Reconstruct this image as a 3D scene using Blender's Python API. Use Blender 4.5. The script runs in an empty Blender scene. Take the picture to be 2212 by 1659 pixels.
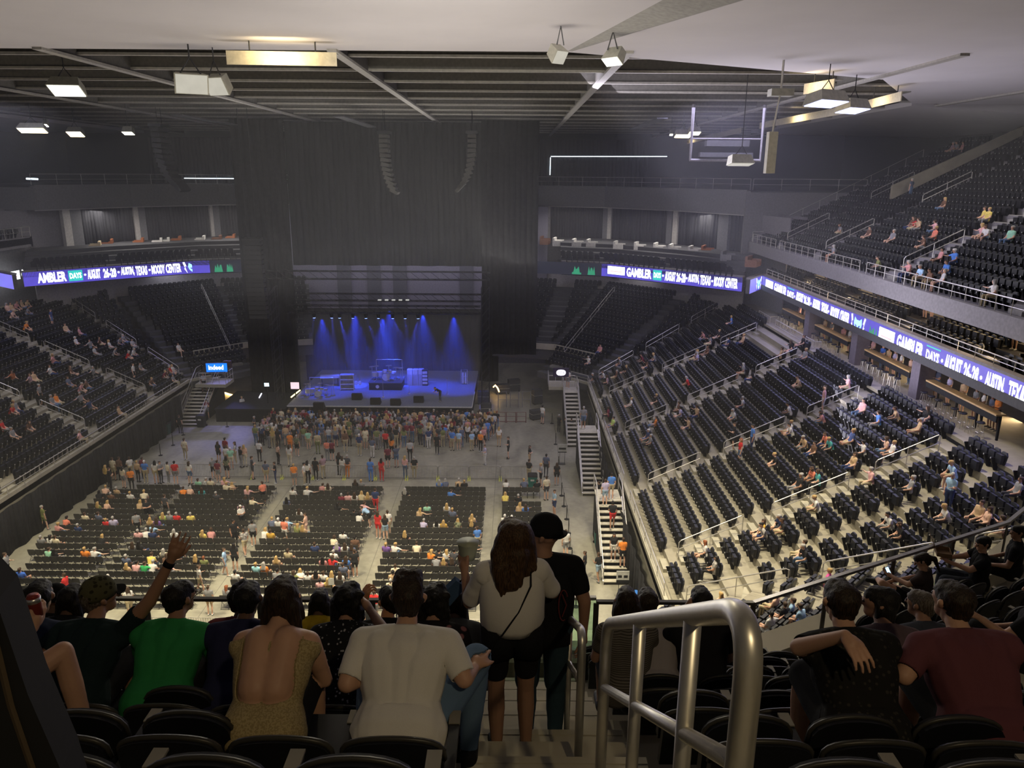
import bpy, bmesh, math, random
import numpy as np
from mathutils import Vector, Matrix
random.seed(7); RNG = np.random.default_rng(7)
PI = math.pi
C = bpy.context.scene.collection
SC = bpy.context.scene
# ------------------------------------------------------------------ camera
F, PITCH, ROLL, EYE = 1659.0, math.radians(15.3), math.radians(0.4), 22.0
cam = bpy.data.cameras.new('camera'); camo = bpy.data.objects.new('camera', cam); C.objects.link(camo)
cam.sensor_fit = 'HORIZONTAL'; cam.sensor_width = 36; cam.lens = 36*F/2212; cam.clip_start = .05; cam.clip_end = 400
camo.matrix_world = (Matrix.Translation((0, 0, EYE)) @ Matrix.Rotation(PI/2-PITCH, 4, 'X') @ Matrix.Rotation(ROLL, 4, 'Z'))
SC.camera = camo
# ------------------------------------------------------------------ world, exposure
w = bpy.data.worlds.new('arena_air'); SC.world = w; w.use_nodes = True
w.node_tree.nodes['Background'].inputs[0].default_value = (.62, .6, .72, 1)
w.node_tree.nodes['Background'].inputs[1].default_value = .035
SC.view_settings.view_transform = 'Standard'; SC.view_settings.look = 'None'; SC.view_settings.gamma = 1
SC.view_settings.use_curve_mapping = False
SC.view_settings.exposure = 0.0
SC.cycles.use_adaptive_sampling = True; SC.cycles.adaptive_threshold = .05
SC.cycles.max_bounces = 5; SC.cycles.diffuse_bounces = 2; SC.cycles.volume_bounces = 0; SC.cycles.sample_clamp_indirect = 4
def aim(loc, tgt):
    return (Vector(tgt)-Vector(loc)).to_track_quat('-Z', 'Y').to_euler()
def spot(name, loc, tgt, e, col, deg, blend=.6, size=.5):
    l = bpy.data.lights.new(name, 'SPOT'); l.energy = e; l.color = col; l.spot_size = math.radians(deg); l.spot_blend = blend; l.shadow_soft_size = size
    o = bpy.data.objects.new(name, l); C.objects.link(o); o.location = loc; o.rotation_euler = aim(loc, tgt); return o
def area(name, loc, tgt, e, col, sx, sy):
    l = bpy.data.lights.new(name, 'AREA'); l.shape = 'RECTANGLE'; l.size = sx; l.size_y = sy; l.energy = e; l.color = col
    o = bpy.data.objects.new(name, l); C.objects.link(o); o.location = loc; o.rotation_euler = aim(loc, tgt); return o
WARM = (1, .88, .62); NEUT = (1, .93, .84); COOL = (.62, .62, 1)
# house lights hung from the roof: house_light fixtures are built further down at the same places
for X, Y, e in ((-24, 32, .9), (-13, 31, 1.0), (-3, 30, 1.0), (6, 31, .7)):
    spot('house_light', (X, Y, 26.0), (X, Y+1.5, 0), 27000*e, WARM, 88, 1, .5)
spot('house_light', (15, 36, 26), (13, 31, 6), 13000, WARM, 84, 1, .5)
area('hall_fill', (-12, 50, 26.4), (-12, 50, 0), 1500, NEUT, 26, 5)  # wide fill panels added over floor and bowls, without fixtures
area('hall_fill', (14, 54, 26.4), (14, 54, 0), 2300, (.72, .68, 1), 6, 16)
area('hall_fill', (-36, 52, 26.4), (-36, 52, 0), 1400, (.85, .84, 1), 6, 16)
area('hall_fill', (30, 48, 26.4), (30, 48, 0), 700, NEUT, 6, 16)
for x in (-14, -1, 10): spot('parapet_light', (x, 27, 26.3), (x, 9, 16), 1900, WARM, 56, 1, .4)  # spots added to brighten the parapet, without fixtures
# unseen uplight panels added to brighten the white soffits
area('soffit_fill', (-3, 30, 17.0), (-3, 25, 27), 520, (1, .93, .82), 8, 8)
area('soffit_fill', (-14, 30, 12.0), (-14, 24, 27), 640, (.98, .92, .94), 40, 8)
spot('far_fill', (-2, 18, 26.2), (-1, 80, 21), 5200, (1, .94, .82), 100, 1, .3)  # unseen fill added to brighten the haze, standing in for lens glare
area('soffit_fill', (14, 44, 15.0), (27, 38, 27), 3300, (.88, .84, 1), 8, 40)
area('roof_fill', (-10, 62, 14), (-6, 58, 28), 2600, (1, .95, .88), 30, 10)  # unseen uplight added to brighten the roof steel
# aisle light over the seats behind the camera
spot('aisle_light', (1.9, -2.6, 25.4), (.2, 5.5, 17.6), 330, (1, .78, .45), 75, .8, .12)
# light haze that fills the whole hall
def haze(name, x0, x1, y0, y1, z0, z1, dens):
    m = bpy.data.materials.new(name); m.use_nodes = True; nt = m.node_tree; nt.nodes.remove(nt.nodes['Principled BSDF'])
    v = nt.nodes.new('ShaderNodeVolumeScatter'); v.inputs['Density'].default_value = dens; v.inputs['Color'].default_value = (.95, .95, 1, 1)
    nt.links.new(v.outputs[0], nt.nodes['Material Output'].inputs['Volume'])
    me = bpy.data.meshes.new(name); V = [(x, y, z) for x in (x0, x1) for y in (y0, y1) for z in (z0, z1)]
    me.from_pydata(V, [], [(0, 1, 3, 2), (4, 6, 7, 5), (0, 4, 5, 1), (2, 3, 7, 6), (0, 2, 6, 4), (1, 5, 7, 3)]); me.materials.append(m)
    o = bpy.data.objects.new(name, me); C.objects.link(o); o['kind'] = 'stuff'; return o
for y0, z0, z1, dn, lb in ((37, 14, 28.5, .0026, 'thin grey haze hanging under the roof of the hall'), (16, .05, 13.99, .001, 'fainter haze over the floor and the lower seats')):
    HZ = haze('hall_haze', -59, 43, y0, 106, z0, z1, dn); HZ['label'] = lb; HZ['category'] = 'haze'
# ------------------------------------------------------------------ pixel helpers (photo is 2212 x 1659)
def ray(px, py):
    u = px-1106.; v = py-829.5
    u, v = u*math.cos(ROLL)+v*math.sin(ROLL), -u*math.sin(ROLL)+v*math.cos(ROLL)
    return np.array([u, F*math.cos(PITCH)-v*math.sin(PITCH), -F*math.sin(PITCH)-v*math.cos(PITCH)])/F
O_ = np.array([0, 0, EYE])
def atz(px, py, z):
    d = ray(px, py); return O_+d*((z-EYE)/d[2])
def atx(px, py, x):
    d = ray(px, py); return O_+d*(x/d[0])
def aty(px, py, y):
    d = ray(px, py); return O_+d*(y/d[1])
def atplane(px, py, p, n):
    d = ray(px, py); n = np.array(n, float); return O_+d*((n@(np.array(p)-O_))/(n@d))
def proj(p):
    x, y, z = p[0], p[1], p[2]-EYE
    zc = y*math.cos(PITCH)-z*math.sin(PITCH)
    if zc < .05: return (-9e3, -9e3, zc)
    v = (-z*math.cos(PITCH)-y*math.sin(PITCH))/zc*F; u = x/zc*F
    u, v = u*math.cos(ROLL)-v*math.sin(ROLL), u*math.sin(ROLL)+v*math.cos(ROLL)
    return u+1106, v+829.5, zc
# ------------------------------------------------------------------ materials
_M = {}
def mat(name, col, rough=.7, metal=0., var=.12, scale=6., bump=0., spec=.3):
    key = (name, tuple(np.round(col, 3)), rough, metal)
    if key in _M: return _M[key]
    m = bpy.data.materials.new(name); m.use_nodes = True; nt = m.node_tree; b = nt.nodes['Principled BSDF']
    b.inputs['Roughness'].default_value = rough; b.inputs['Metallic'].default_value = metal
    b.inputs['Specular IOR Level'].default_value = spec
    tc = nt.nodes.new('ShaderNodeTexCoord'); n = nt.nodes.new('ShaderNodeTexNoise'); r = nt.nodes.new('ShaderNodeValToRGB')
    n.inputs['Scale'].default_value = scale; n.inputs['Detail'].default_value = 3
    nt.links.new(tc.outputs['Object'], n.inputs['Vector']); nt.links.new(n.outputs['Fac'], r.inputs['Fac'])
    c = np.array(col[:3])
    r.color_ramp.elements[0].position = .3; r.color_ramp.elements[1].position = .7
    r.color_ramp.elements[0].color = (*(c*(1-var)), 1); r.color_ramp.elements[1].color = (*np.minimum(c*(1+var), 1), 1)
    nt.links.new(r.outputs['Color'], b.inputs['Base Color'])
    if bump:
        bp = nt.nodes.new('ShaderNodeBump'); bp.inputs['Strength'].default_value = bump; bp.inputs['Distance'].default_value = .02
        nt.links.new(n.outputs['Fac'], bp.inputs['Height']); nt.links.new(bp.outputs['Normal'], b.inputs['Normal'])
    _M[key] = m; return m
def emit(name, col, s=1., base=None):
    key = ('e', name, tuple(col), s)
    if key in _M: return _M[key]
    m = bpy.data.materials.new(name); m.use_nodes = True; nt = m.node_tree; b = nt.nodes['Principled BSDF']
    tc = nt.nodes.new('ShaderNodeTexCoord'); n = nt.nodes.new('ShaderNodeTexNoise'); n.inputs['Scale'].default_value = 2.
    nt.links.new(tc.outputs['Object'], n.inputs['Vector'])
    mx = nt.nodes.new('ShaderNodeMapRange'); mx.inputs['To Min'].default_value = s*.85; mx.inputs['To Max'].default_value = s*1.15
    nt.links.new(n.outputs['Fac'], mx.inputs['Value']); nt.links.new(mx.outputs['Result'], b.inputs['Emission Strength'])
    b.inputs['Base Color'].default_value = (*(base or (.05, .05, .05)), 1)
    b.inputs['Emission Color'].default_value = (*col[:3], 1)
    _M[key] = m; return m
def glass(name, col=(.75, .9, .85), alpha=.18):
    m = bpy.data.materials.new(name); m.use_nodes = True; nt = m.node_tree
    o = nt.nodes['Material Output']; t = nt.nodes.new('ShaderNodeBsdfTransparent'); g = nt.nodes.new('ShaderNodeBsdfGlossy'); mx = nt.nodes.new('ShaderNodeMixShader')
    t.inputs[0].default_value = (*col, 1); g.inputs['Roughness'].default_value = .05
    fr = nt.nodes.new('ShaderNodeFresnel'); fr.inputs[0].default_value = 1.5
    nt.links.new(fr.outputs[0], mx.inputs[0]); nt.links.new(t.outputs[0], mx.inputs[1]); nt.links.new(g.outputs[0], mx.inputs[2]); nt.links.new(mx.outputs[0], o.inputs[0])
    return m
def srgb(r, g, b):
    f = lambda c: (c/255/12.92) if c/255 <= .04045 else ((c/255+.055)/1.055)**2.4
    return (f(r), f(g), f(b))
def concrete(name, a, b, rough, spec=.3):
    m = bpy.data.materials.new(name); m.use_nodes = True; nt = m.node_tree; bs = nt.nodes['Principled BSDF']
    tc = nt.nodes.new('ShaderNodeTexCoord'); n1 = nt.nodes.new('ShaderNodeTexNoise'); n2 = nt.nodes.new('ShaderNodeTexNoise')
    mp = nt.nodes.new('ShaderNodeMapping'); mp.inputs['Scale'].default_value = (1, .45, 1)
    n1.inputs['Scale'].default_value = .45; n1.inputs['Detail'].default_value = 8; n1.inputs['Distortion'].default_value = .8
    n2.inputs['Scale'].default_value = 3.; n2.inputs['Detail'].default_value = 4
    nt.links.new(tc.outputs['Object'], mp.inputs['Vector']); nt.links.new(mp.outputs[0], n1.inputs['Vector']); nt.links.new(tc.outputs['Object'], n2.inputs['Vector'])
    mx = nt.nodes.new('ShaderNodeMath'); mx.operation = 'MULTIPLY_ADD'; mx.inputs[1].default_value = .35
    nt.links.new(n2.outputs['Fac'], mx.inputs[0]); nt.links.new(n1.outputs['Fac'], mx.inputs[2])
    r = nt.nodes.new('ShaderNodeValToRGB'); r.color_ramp.elements[0].position = .42; r.color_ramp.elements[1].position = .85
    r.color_ramp.elements[0].color = (*a, 1); r.color_ramp.elements[1].color = (*b, 1)
    nt.links.new(mx.outputs[0], r.inputs['Fac']); nt.links.new(r.outputs[0], bs.inputs['Base Color'])
    bs.inputs['Roughness'].default_value = rough; bs.inputs['Specular IOR Level'].default_value = spec
    return m
M_FLOOR = concrete('floor_concrete', (.17, .163, .13), (.36, .34, .265), .42, .4)
M_DECK = concrete('deck_concrete', (.23, .21, .165), (.35, .32, .245), .8, .2)
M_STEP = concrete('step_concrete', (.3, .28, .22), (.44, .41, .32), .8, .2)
M_STEP_SHADE = concrete('shaded_step_concrete', (.16, .155, .14), (.24, .23, .2), .8, .2)  # darker copy of the step concrete, dimness of the stage end painted in
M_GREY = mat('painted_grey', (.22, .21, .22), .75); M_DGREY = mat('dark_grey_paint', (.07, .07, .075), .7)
M_BLACK = mat('matte_black', (.012, .012, .013), .8); M_DRAPE = mat('black_drape', (.010, .010, .011), .95, 0, .4, 3)
M_SEAT = mat('black_seat_plastic', (.011, .012, .016), .42, spec=.35); M_SEATF = mat('seat_frame', (.03, .03, .033), .4, .5)
M_METAL = mat('brushed_metal', (.72, .69, .61), .38, .85, .06, 20); M_RAIL = mat('galvanised_rail', (.6, .58, .54), .4, .6, .08)
M_WHITE = mat('white_soffit', (.62, .59, .61), .8, 0, .03, .4); M_PALE = mat('seat_number_plate', (.55, .55, .52), .4)  # second one: tone of the painted armrest glints, shared by signs and stickers
M_WALL = mat('warm_wall', (.5, .42, .34), .8); M_STEEL = mat('dark_roof_steel', (.2, .19, .17), .6, .2); M_DECKROOF = mat('roof_deck', (.3, .28, .25), .8)
# ------------------------------------------------------------------ mesh building
class MB:
    def __init__(s): s.v = []; s.f = []; s.m = []
    def poly(s, pts, mi=0):
        n = len(s.v); s.v += [tuple(p) for p in pts]; s.f.append(tuple(range(n, n+len(pts)))); s.m.append(mi); return s
    def prism(s, a, b, mi=0, cap=True):    # two matching rings
        n = len(s.v); k = len(a); s.v += [tuple(p) for p in a]+[tuple(p) for p in b]
        for i in range(k): s.f.append((n+i, n+(i+1) % k, n+k+(i+1) % k, n+k+i)); s.m.append(mi)
        if cap: s.f.append(tuple(range(n+k-1, n-1, -1))); s.f.append(tuple(range(n+k, n+2*k))); s.m += [mi, mi]
        return s
    def box(s, x0, x1, y0, y1, z0, z1, mi=0):
        return s.prism([(x0, y0, z0), (x1, y0, z0), (x1, y1, z0), (x0, y1, z0)], [(x0, y0, z1), (x1, y0, z1), (x1, y1, z1), (x0, y1, z1)], mi)
    def obox(s, c, ux, uy, sx, sy, z0, z1, mi=0):   # oriented box, ux/uy 2D unit vectors
        P = lambda a, b, z: (c[0]+ux[0]*a+uy[0]*b, c[1]+ux[1]*a+uy[1]*b, z)
        q = [(-sx/2, -sy/2), (sx/2, -sy/2), (sx/2, sy/2), (-sx/2, sy/2)]
        return s.prism([P(a, b, z0) for a, b in q], [P(a, b, z1) for a, b in q], mi)
    def tube(s, pts, r, n=6, mi=0, r2=None):
        pts = [Vector(p) for p in pts]; rings = []
        a = None
        for i, p in enumerate(pts):
            d = (pts[min(i+1, len(pts)-1)]-pts[max(i-1, 0)]).normalized()
            if a is None:
                up = Vector((0, 0, 1)) if abs(d.z) < .95 else Vector((0, 1, 0)); a = d.cross(up).normalized()
            else:
                a = a-d*a.dot(d); a = a.normalized() if a.length > 1e-5 else d.cross(Vector((0, 0, 1))).normalized()
            b = d.cross(a).normalized()
            rr = r if r2 is None else r+(r2-r)*i/(len(pts)-1)
            rings.append([p+(a*math.cos(2*PI*k/n)+b*math.sin(2*PI*k/n))*rr for k in range(n)])
        base = len(s.v)
        for R in rings: s.v += [tuple(q) for q in R]
        for i in range(len(rings)-1):
            for k in range(n):
                s.f.append((base+i*n+k, base+i*n+(k+1) % n, base+(i+1)*n+(k+1) % n, base+(i+1)*n+k)); s.m.append(mi)
        s.f.append(tuple(range(base, base+n))); s.f.append(tuple(range(base+(len(rings)-1)*n+n-1, base+(len(rings)-1)*n-1, -1))); s.m += [mi, mi]
        return s
    def lathe(s, c, prof, n=12, mi=0):   # prof: (r,z)
        base = len(s.v)
        for r, z in prof:
            s.v += [(c[0]+r*math.cos(2*PI*k/n), c[1]+r*math.sin(2*PI*k/n), c[2]+z) for k in range(n)]
        for i in range(len(prof)-1):
            for k in range(n):
                s.f.append((base+i*n+k, base+i*n+(k+1) % n, base+(i+1)*n+(k+1) % n, base+(i+1)*n+k)); s.m.append(mi)
        s.f.append(tuple(range(base+n-1, base-1, -1))); s.f.append(tuple(range(base+(len(prof)-1)*n, base+len(prof)*n))); s.m += [mi, mi]
        return s
    def mesh(s, name, mats, smooth=False):
        me = bpy.data.meshes.new(name); me.from_pydata(s.v, [], s.f); me.update()
        for m in (mats if isinstance(mats, (list, tuple)) else [mats]): me.materials.append(m)
        if any(s.m): me.polygons.foreach_set('material_index', s.m)
        if smooth: me.polygons.foreach_set('use_smooth', [True]*len(me.polygons))
        bm = bmesh.new(); bm.from_mesh(me); bmesh.ops.recalc_face_normals(bm, faces=bm.faces); bm.to_mesh(me); bm.free()
        return me
    def obj(s, name, mats, parent=None, smooth=False):
        return link(name, s.mesh(name, mats, smooth), parent)
def link(name, me, parent=None):
    o = bpy.data.objects.new(name, me); C.objects.link(o)
    if parent: o.parent = parent
    return o
def tag(o, label, cat, group=None, kind=None):
    o['label'] = label; o['category'] = cat
    if group: o['group'] = group
    if kind: o['kind'] = kind
    return o
def struct(o): o['kind'] = 'structure'; return o
def thing(name, label, cat, loc=(0, 0, 0), rz=0, group=None):
    o = bpy.data.objects.new(name, None); C.objects.link(o); o.location = loc; o.rotation_euler = (0, 0, rz); o.empty_display_size = .1
    return tag(o, label, cat, group)
def arc(c, a, b, r, a0, a1, n=6):
    return [Vector(c)+Vector(a)*r*math.cos(a0+(a1-a0)*i/n)+Vector(b)*r*math.sin(a0+(a1-a0)*i/n) for i in range(n+1)]
ORD = ['zeroth', 'first', 'second', 'third', 'fourth', 'fifth', 'sixth', 'seventh', 'eighth', 'ninth', 'tenth', 'eleventh', 'twelfth', 'thirteenth', 'fourteenth', 'fifteenth', 'sixteenth', 'seventeenth', 'eighteenth', 'nineteenth', 'twentieth']
def nth(n):
    if n <= 20: return ORD[n]
    t = {2: 'twenty', 3: 'thirty', 4: 'forty', 5: 'fifty', 6: 'sixty', 7: 'seventy', 8: 'eighty', 9: 'ninety'}[n//10]
    return (t[:-1]+'ieth') if n % 10 == 0 else t+'-'+ORD[n % 10]
# ================================================================== BIG STRUCTURE
# floor
struct(MB().box(-62, 46, 4, 116, -.3, 0).obj('floor', M_FLOOR))
mb = MB()      # darker line where the floor plates meet in the aisle (thin joint strips)
for y in (33.9, 51.9): mb.box(-30, 7, y, y+.03, 0, .004)
for x in (-16, -8.1, -1.2): mb.box(x, x+.03, 27, 66, 0, .004)
struct(mb.obj('trim_1', mat('floor_joint', (.16, .155, .13), .8)))
def offs(path, d):   # mitred offset to the right-hand outward side
    out = []; n = len(path)
    for i, p in enumerate(path):
        p = Vector(p); ns = []
        if i > 0: t = (p-Vector(path[i-1])).normalized(); ns.append(Vector((t.y, -t.x)))
        if i < n-1: t = (Vector(path[i+1])-p).normalized(); ns.append(Vector((t.y, -t.x)))
        b = (ns[0]+ns[-1]).normalized(); out.append(p+b*(d/max(.3, b.dot(ns[0]))))
    return out
def seat_runs(path, d, sp, gaps):
    """seat spots on the path offset by d, skipping gaps = [(segment, t0, half width)] and returning x,y,facing"""
    o = offs(path, d); res = []
    for i in range(len(path)-1):
        a, b = o[i], o[i+1]; L = (b-a).length; t = (b-a)/L; base = Vector(path[i]); 
        n = int((L-.5)/sp)
        for k in range(n):
            s = (L-n*sp)/2+(k+.5)*sp; q = a+t*s
            al = (q-base).dot(t)      # position measured along the front segment
            if any(g[0] == i and abs(al-g[1]) < g[2]+sp*.5 for g in gaps): continue
            res.append((q.x, q.y, math.atan2(t.y, t.x), i, k))
    return res     # facing = direction of travel t ; inward normal is left of t
def bowl_steps(name, path, z0, rows, tread, rise, r0=0, mats=None, under=0.6):
    mb = MB()
    for r in range(r0, rows):
        a = offs(path, r*tread); b = offs(path, (r+1)*tread); z = z0+r*rise
        for i in range(len(path)-1):
            mb.poly([(*a[i], z), (*b[i], z), (*b[i+1], z), (*a[i+1], z)])
            mb.poly([(*a[i], z-(rise if r > r0 else under)), (*a[i], z), (*a[i+1], z), (*a[i+1], z-(rise if r > r0 else under))])
        for e in (0, len(path)-1):   # end cheeks
            mb.poly([(*a[e], z), (*a[e], z-.5), (*b[e], z-.5), (*b[e], z)])
    return struct(mb.obj(name, mats or M_DECK))
# lower bowl: right (outward = right-hand side of travel, so go from near to far along x=7, i.e. direction +Y has right side +X)
CX = -11.5
LR = [(-24, 26), (2, 26), (7, 31), (7, 69), (2.5, 74), (-3, 75.5)]
def mirror(p): return [(2*CX-x, y) for x, y in p][::-1]
LL = mirror([(7, 30), (7, 69), (2.5, 74), (-3, 75.5)])
Z0, TR, RI = 3.1, .85, .4
NROW = 17
bowl_steps('wall_right_bowl', LR[:4], Z0, NROW, TR, RI)
bowl_steps('wall_right_corner', [(7, 69), (2.5, 74)], Z0, NROW, TR, RI, 0, M_DGREY)  # dark grey puts the dimness of the stage-end corners into the deck
bowl_steps('wall_left_bowl', LL[2:], Z0, NROW, TR, RI)
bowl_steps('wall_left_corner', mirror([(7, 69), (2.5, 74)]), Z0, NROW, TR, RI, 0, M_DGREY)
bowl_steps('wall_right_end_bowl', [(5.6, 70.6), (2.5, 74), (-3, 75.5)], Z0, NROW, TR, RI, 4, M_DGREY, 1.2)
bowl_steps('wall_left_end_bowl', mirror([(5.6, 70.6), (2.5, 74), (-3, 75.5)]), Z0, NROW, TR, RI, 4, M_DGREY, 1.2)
# fascia + drape under the bowl front
def wallrun(name, path, z0, z1, m, t=.12):
    mb = MB(); o = offs(path, t)
    for i in range(len(path)-1):
        mb.prism([(*path[i], z0), (*path[i+1], z0), (*o[i+1], z0), (*o[i], z0)], [(*path[i], z1), (*path[i+1], z1), (*o[i+1], z1), (*o[i], z1)])
    return mb.obj(name, m)
struct(wallrun('trim_2', LR[:4]+[(5.6, 70.6)], 2.75, 3.35, M_STEP, .18))
struct(wallrun('trim_3', [(2*CX-5.6, 70.6)]+LL[2:], 2.75, 3.35, M_STEP, .18))
def drape(name, p0, p1, z0, z1, label, cat='curtain', fold=.12, amp=.07, parent=None, m=None, grp=None, seedv=0):
    p0 = Vector(p0); p1 = Vector(p1); L = (p1-p0).length; n = max(8, int(L/fold/1.0)); t = (p1-p0)/L; nn = Vector((t.y, -t.x)); mb = MB(); rr = random.Random(seedv)
    top = []; bot = []
    for i in range(n+1):
        o = amp*math.sin(i*1.35+rr.random()*1.2)*(1 if 0 < i < n else 0); q = p0+t*(L*i/n)+nn*o; top.append((*(p0+t*(L*i/n)+nn*o*.5), z1)); bot.append((*q, z0))
    for i in range(n):
        mb.poly([bot[i], bot[i+1], top[i+1], top[i]])
    o = mb.obj(name, m or M_DRAPE, parent, True)
    if not parent: tag(o, label, cat, grp)
    s = o.modifiers.new('t', 'SOLIDIFY'); s.thickness = .02
    return o
drape('pipe_drape', (6.55, 31.2), (6.55, 62), .02, 2.8, 'black drape hanging under the front of the right lower seating bowl', fold=.3, amp=.1)
drape('pipe_drape', (-29.7, 31), (-29.7, 66), .02, 2.8, 'long black drape hanging under the front of the left lower seating bowl', fold=.35, amp=.1)
# aisles: half steps + handrails.  (seg index in LR, distance along, half width)
def aisle(path, seg, s, rows, z0, tread, rise, hw=.55, r0=0, mb=None, nb=0):
    a = Vector(path[seg]); t = (Vector(path[seg+1])-a).normalized(); n = Vector((t.y, -t.x)); c = a+t*s
    for r in range(r0, rows-1):
        q = c+n*(tread*(r+1)-.17)
        mb.obox(q, t, n, hw*2, .34, z0+r*rise+.001, z0+r*rise+rise/2)
    return c, t, n
AIS_R = [(2, 3.6), (2, 12.5), (2, 22.5), (2, 32.2)]   # along x=7 from y=31: aisles at y 34, 43.5, 53.5, 63.2
AIS_C = [(1, .1)]
AIS_L = [(2*0+2, 6.0), (2, 15.5), (2, 25.5), (2, 35)]
M_NOSE = mat('step_nosing', (.6, .56, .42), .7)
def handrail(c, t, n, z0, tread, rise, r_a, r_b, label, grp, h=.95, off=0.):
    """rail up the middle of an aisle from row r_a to row r_b"""
    p0 = c+n*(r_a*tread+.3); p1 = c+n*(r_b*tread+.3); za = z0+r_a*rise; zb = z0+r_b*rise
    o = thing('handrail', label, 'handrail', (p0.x, p0.y, za), 0, grp)
    d = p1-p0; P = lambda u, z: (d.x*u, d.y*u, (zb-za)*u+z)
    mb = MB(); mb.tube([P(0, 0), P(0, h-.08), P(.03, h), P(.97, h), P(1, h-.08), P(1, 0)], .028, 6)
    mb.obj('top_rail', M_RAIL, o)
    MB().tube([P(0, h*.55), P(1, h*.55)], .022, 5).obj('mid_rail', M_RAIL, o)
    k = max(1, round((r_b-r_a)/2.2))
    for i in range(1, k):
        u = i/k; MB().tube([P(u, 0 if False else -.02), P(u, h)], .022, 5).obj('post', M_RAIL, o)
    return o
GAPS_R = []; mbs = MB()
SIDE = ['nearest', 'second', 'third', 'fourth']
for k, (sg, s) in enumerate(AIS_R):
    c, t, n = aisle(LR, sg, s, NROW, Z0, TR, RI, .55, 0, mbs); GAPS_R.append((sg, s, .58))
    for a, b, wd in ((1.2, 4.8, 'lowest'), (6.4, 10.6, 'middle'), (12, 15.4, 'top')):
        handrail(c, t, n, Z0, TR, RI, a, b, f'{wd} handrail of the {SIDE[k]} straight aisle in the right lower bowl', 'handrails on the right lower bowl aisles')
# corner aisle on the mitre line
cc = Vector((7, 31)); nb = (Vector((1, 0))+Vector((.7071, -.7071))).normalized(); tb = Vector((-nb.y, nb.x))
for r in range(NROW-1): mbs.obox(cc+nb*((TR*(r+1)-.17)*1.08), tb, nb, 1.3, .36, Z0+r*RI+.001, Z0+r*RI+RI/2)
for a, b, wd in ((.7, 5.2, 'lowest'), (6.6, 10.8, 'middle'), (12.2, 15.6, 'top')):
    handrail(cc, tb, nb, Z0, TR*1.08, RI, a, b, f'{wd} handrail where the right lower bowl rows bend round the near corner', 'handrails on the right lower bowl aisles')
GAPS_R += [(2, .0, .3), (1, 7.07, .4)]
struct(mbs.obj('trim_4', M_STEP))
mbs = MB(); GAPS_L = []
for k, (sg, s) in enumerate(AIS_L):
    c, t, n = aisle(LL, sg, s, NROW, Z0, TR, RI, .55, 0, mbs); GAPS_L.append((sg, s, .58))
    for a, b, wd in ((1.2, 4.8, 'lowest'), (6.4, 10.6, 'middle'), (12, 15.4, 'top')):
        handrail(c, t, n, Z0, TR, RI, a, b, f'{wd} handrail of the {nth(k+1)} aisle from the stage in the left lower bowl', 'handrails on the left lower bowl aisles')
struct(mbs.obj('trim_5', M_STEP))
# end-corner aisles (a0) climbing beside the stage
mbs = MB(); RP = LR[3:]; LP = mirror(RP)
for P, side in ((RP, 'right'), (LP, 'left')):
    corner = Vector((7, 69)) if side == 'right' else Vector((2*CX-7, 69)); sx = 1 if side == 'right' else -1
    nn = Vector((sx*.93, .37)); tt = Vector((-nn.y, nn.x)); 
    for r in range(NROW-1): mbs.obox(corner+nn*((TR*(r+1)-.17)*1.05), tt, nn, 1.3, .5, Z0+r*RI, Z0+r*RI+RI/2)
    n2 = Vector((sx*.55, .835)); t2 = Vector((-n2.y, n2.x)); c2 = Vector((3.6, 72.6)) if side == 'right' else Vector((2*CX-3.6, 72.6))
    for r in range(1, NROW-1): mbs.obox(c2+n2*((TR*(r+1)-.17)*1.03), t2, n2, 1.4, .55, Z0+r*RI-.2, Z0+r*RI+RI/2)
    handrail(corner, tt, nn, Z0, TR*1.05, RI, 1, 5, f'lowest handrail of the corner aisle nearest the stage, {side} lower bowl', 'handrails on the corner aisles')
    handrail(corner, tt, nn, Z0, TR*1.05, RI, 6.5, 10.5, f'middle handrail of the corner aisle nearest the stage, {side} lower bowl', 'handrails on the corner aisles')
    handrail(corner, tt, nn, Z0, TR*1.05, RI, 12, 15.4, f'top handrail of the corner aisle nearest the stage, {side} lower bowl', 'handrails on the corner aisles')
    handrail(c2, t2, n2, Z0, TR*1.03, RI, 3, 15.4, f'long handrail climbing beside the stage end seats on the {side}', 'handrails on the corner aisles')
struct(mbs.obj('trim_6', M_STEP_SHADE))
# front guard rail of the lower bowl
def guard(path, z, h, label, name='guard_rail', every=1.6, g='front guard rails', glassy=False):
    L0 = path[0]; o = thing(name, label, 'railing', (L0[0], L0[1], z), 0, None)
    P = [Vector((p[0]-L0[0], p[1]-L0[1])) for p in path]
    MB().tube([(p.x, p.y, h) for p in P], .028, 6).obj('top_rail', M_RAIL, o)
    MB().tube([(p.x, p.y, h*.5) for p in P], .018, 5).obj('mid_rail', M_RAIL, o)
    me = None
    for i in range(len(P)-1):
        L = (P[i+1]-P[i]).length; n = max(1, int(L/every))
        for k in range(n+(i == len(P)-2)):
            q = P[i]+(P[i+1]-P[i])*(k/n)
            if me is None: me = MB().tube([(0, 0, 0), (0, 0, h)], .022, 5).mesh('post', M_RAIL)
            p = link('post', me, o); p.location = (q.x, q.y, 0)
    return o
guard([(7.05, 31.5), (7.05, 42.2)], 3.35, .62, 'low front railing of the right lower bowl, stretch nearest the camera')
guard([(7.05, 44.8), (7.05, 55.5)], 3.35, .62, 'low front railing of the right lower bowl, between the two floor stairs')
guard([(7.05, 57.2), (7.05, 69), (5.6, 70.6)], 3.35, .62, 'low front railing of the right lower bowl, stretch beside the stage')
guard([(-29.95, 31), (-29.95, 66.5)], 3.35, .62, 'low front railing along the whole left lower bowl')
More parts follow.
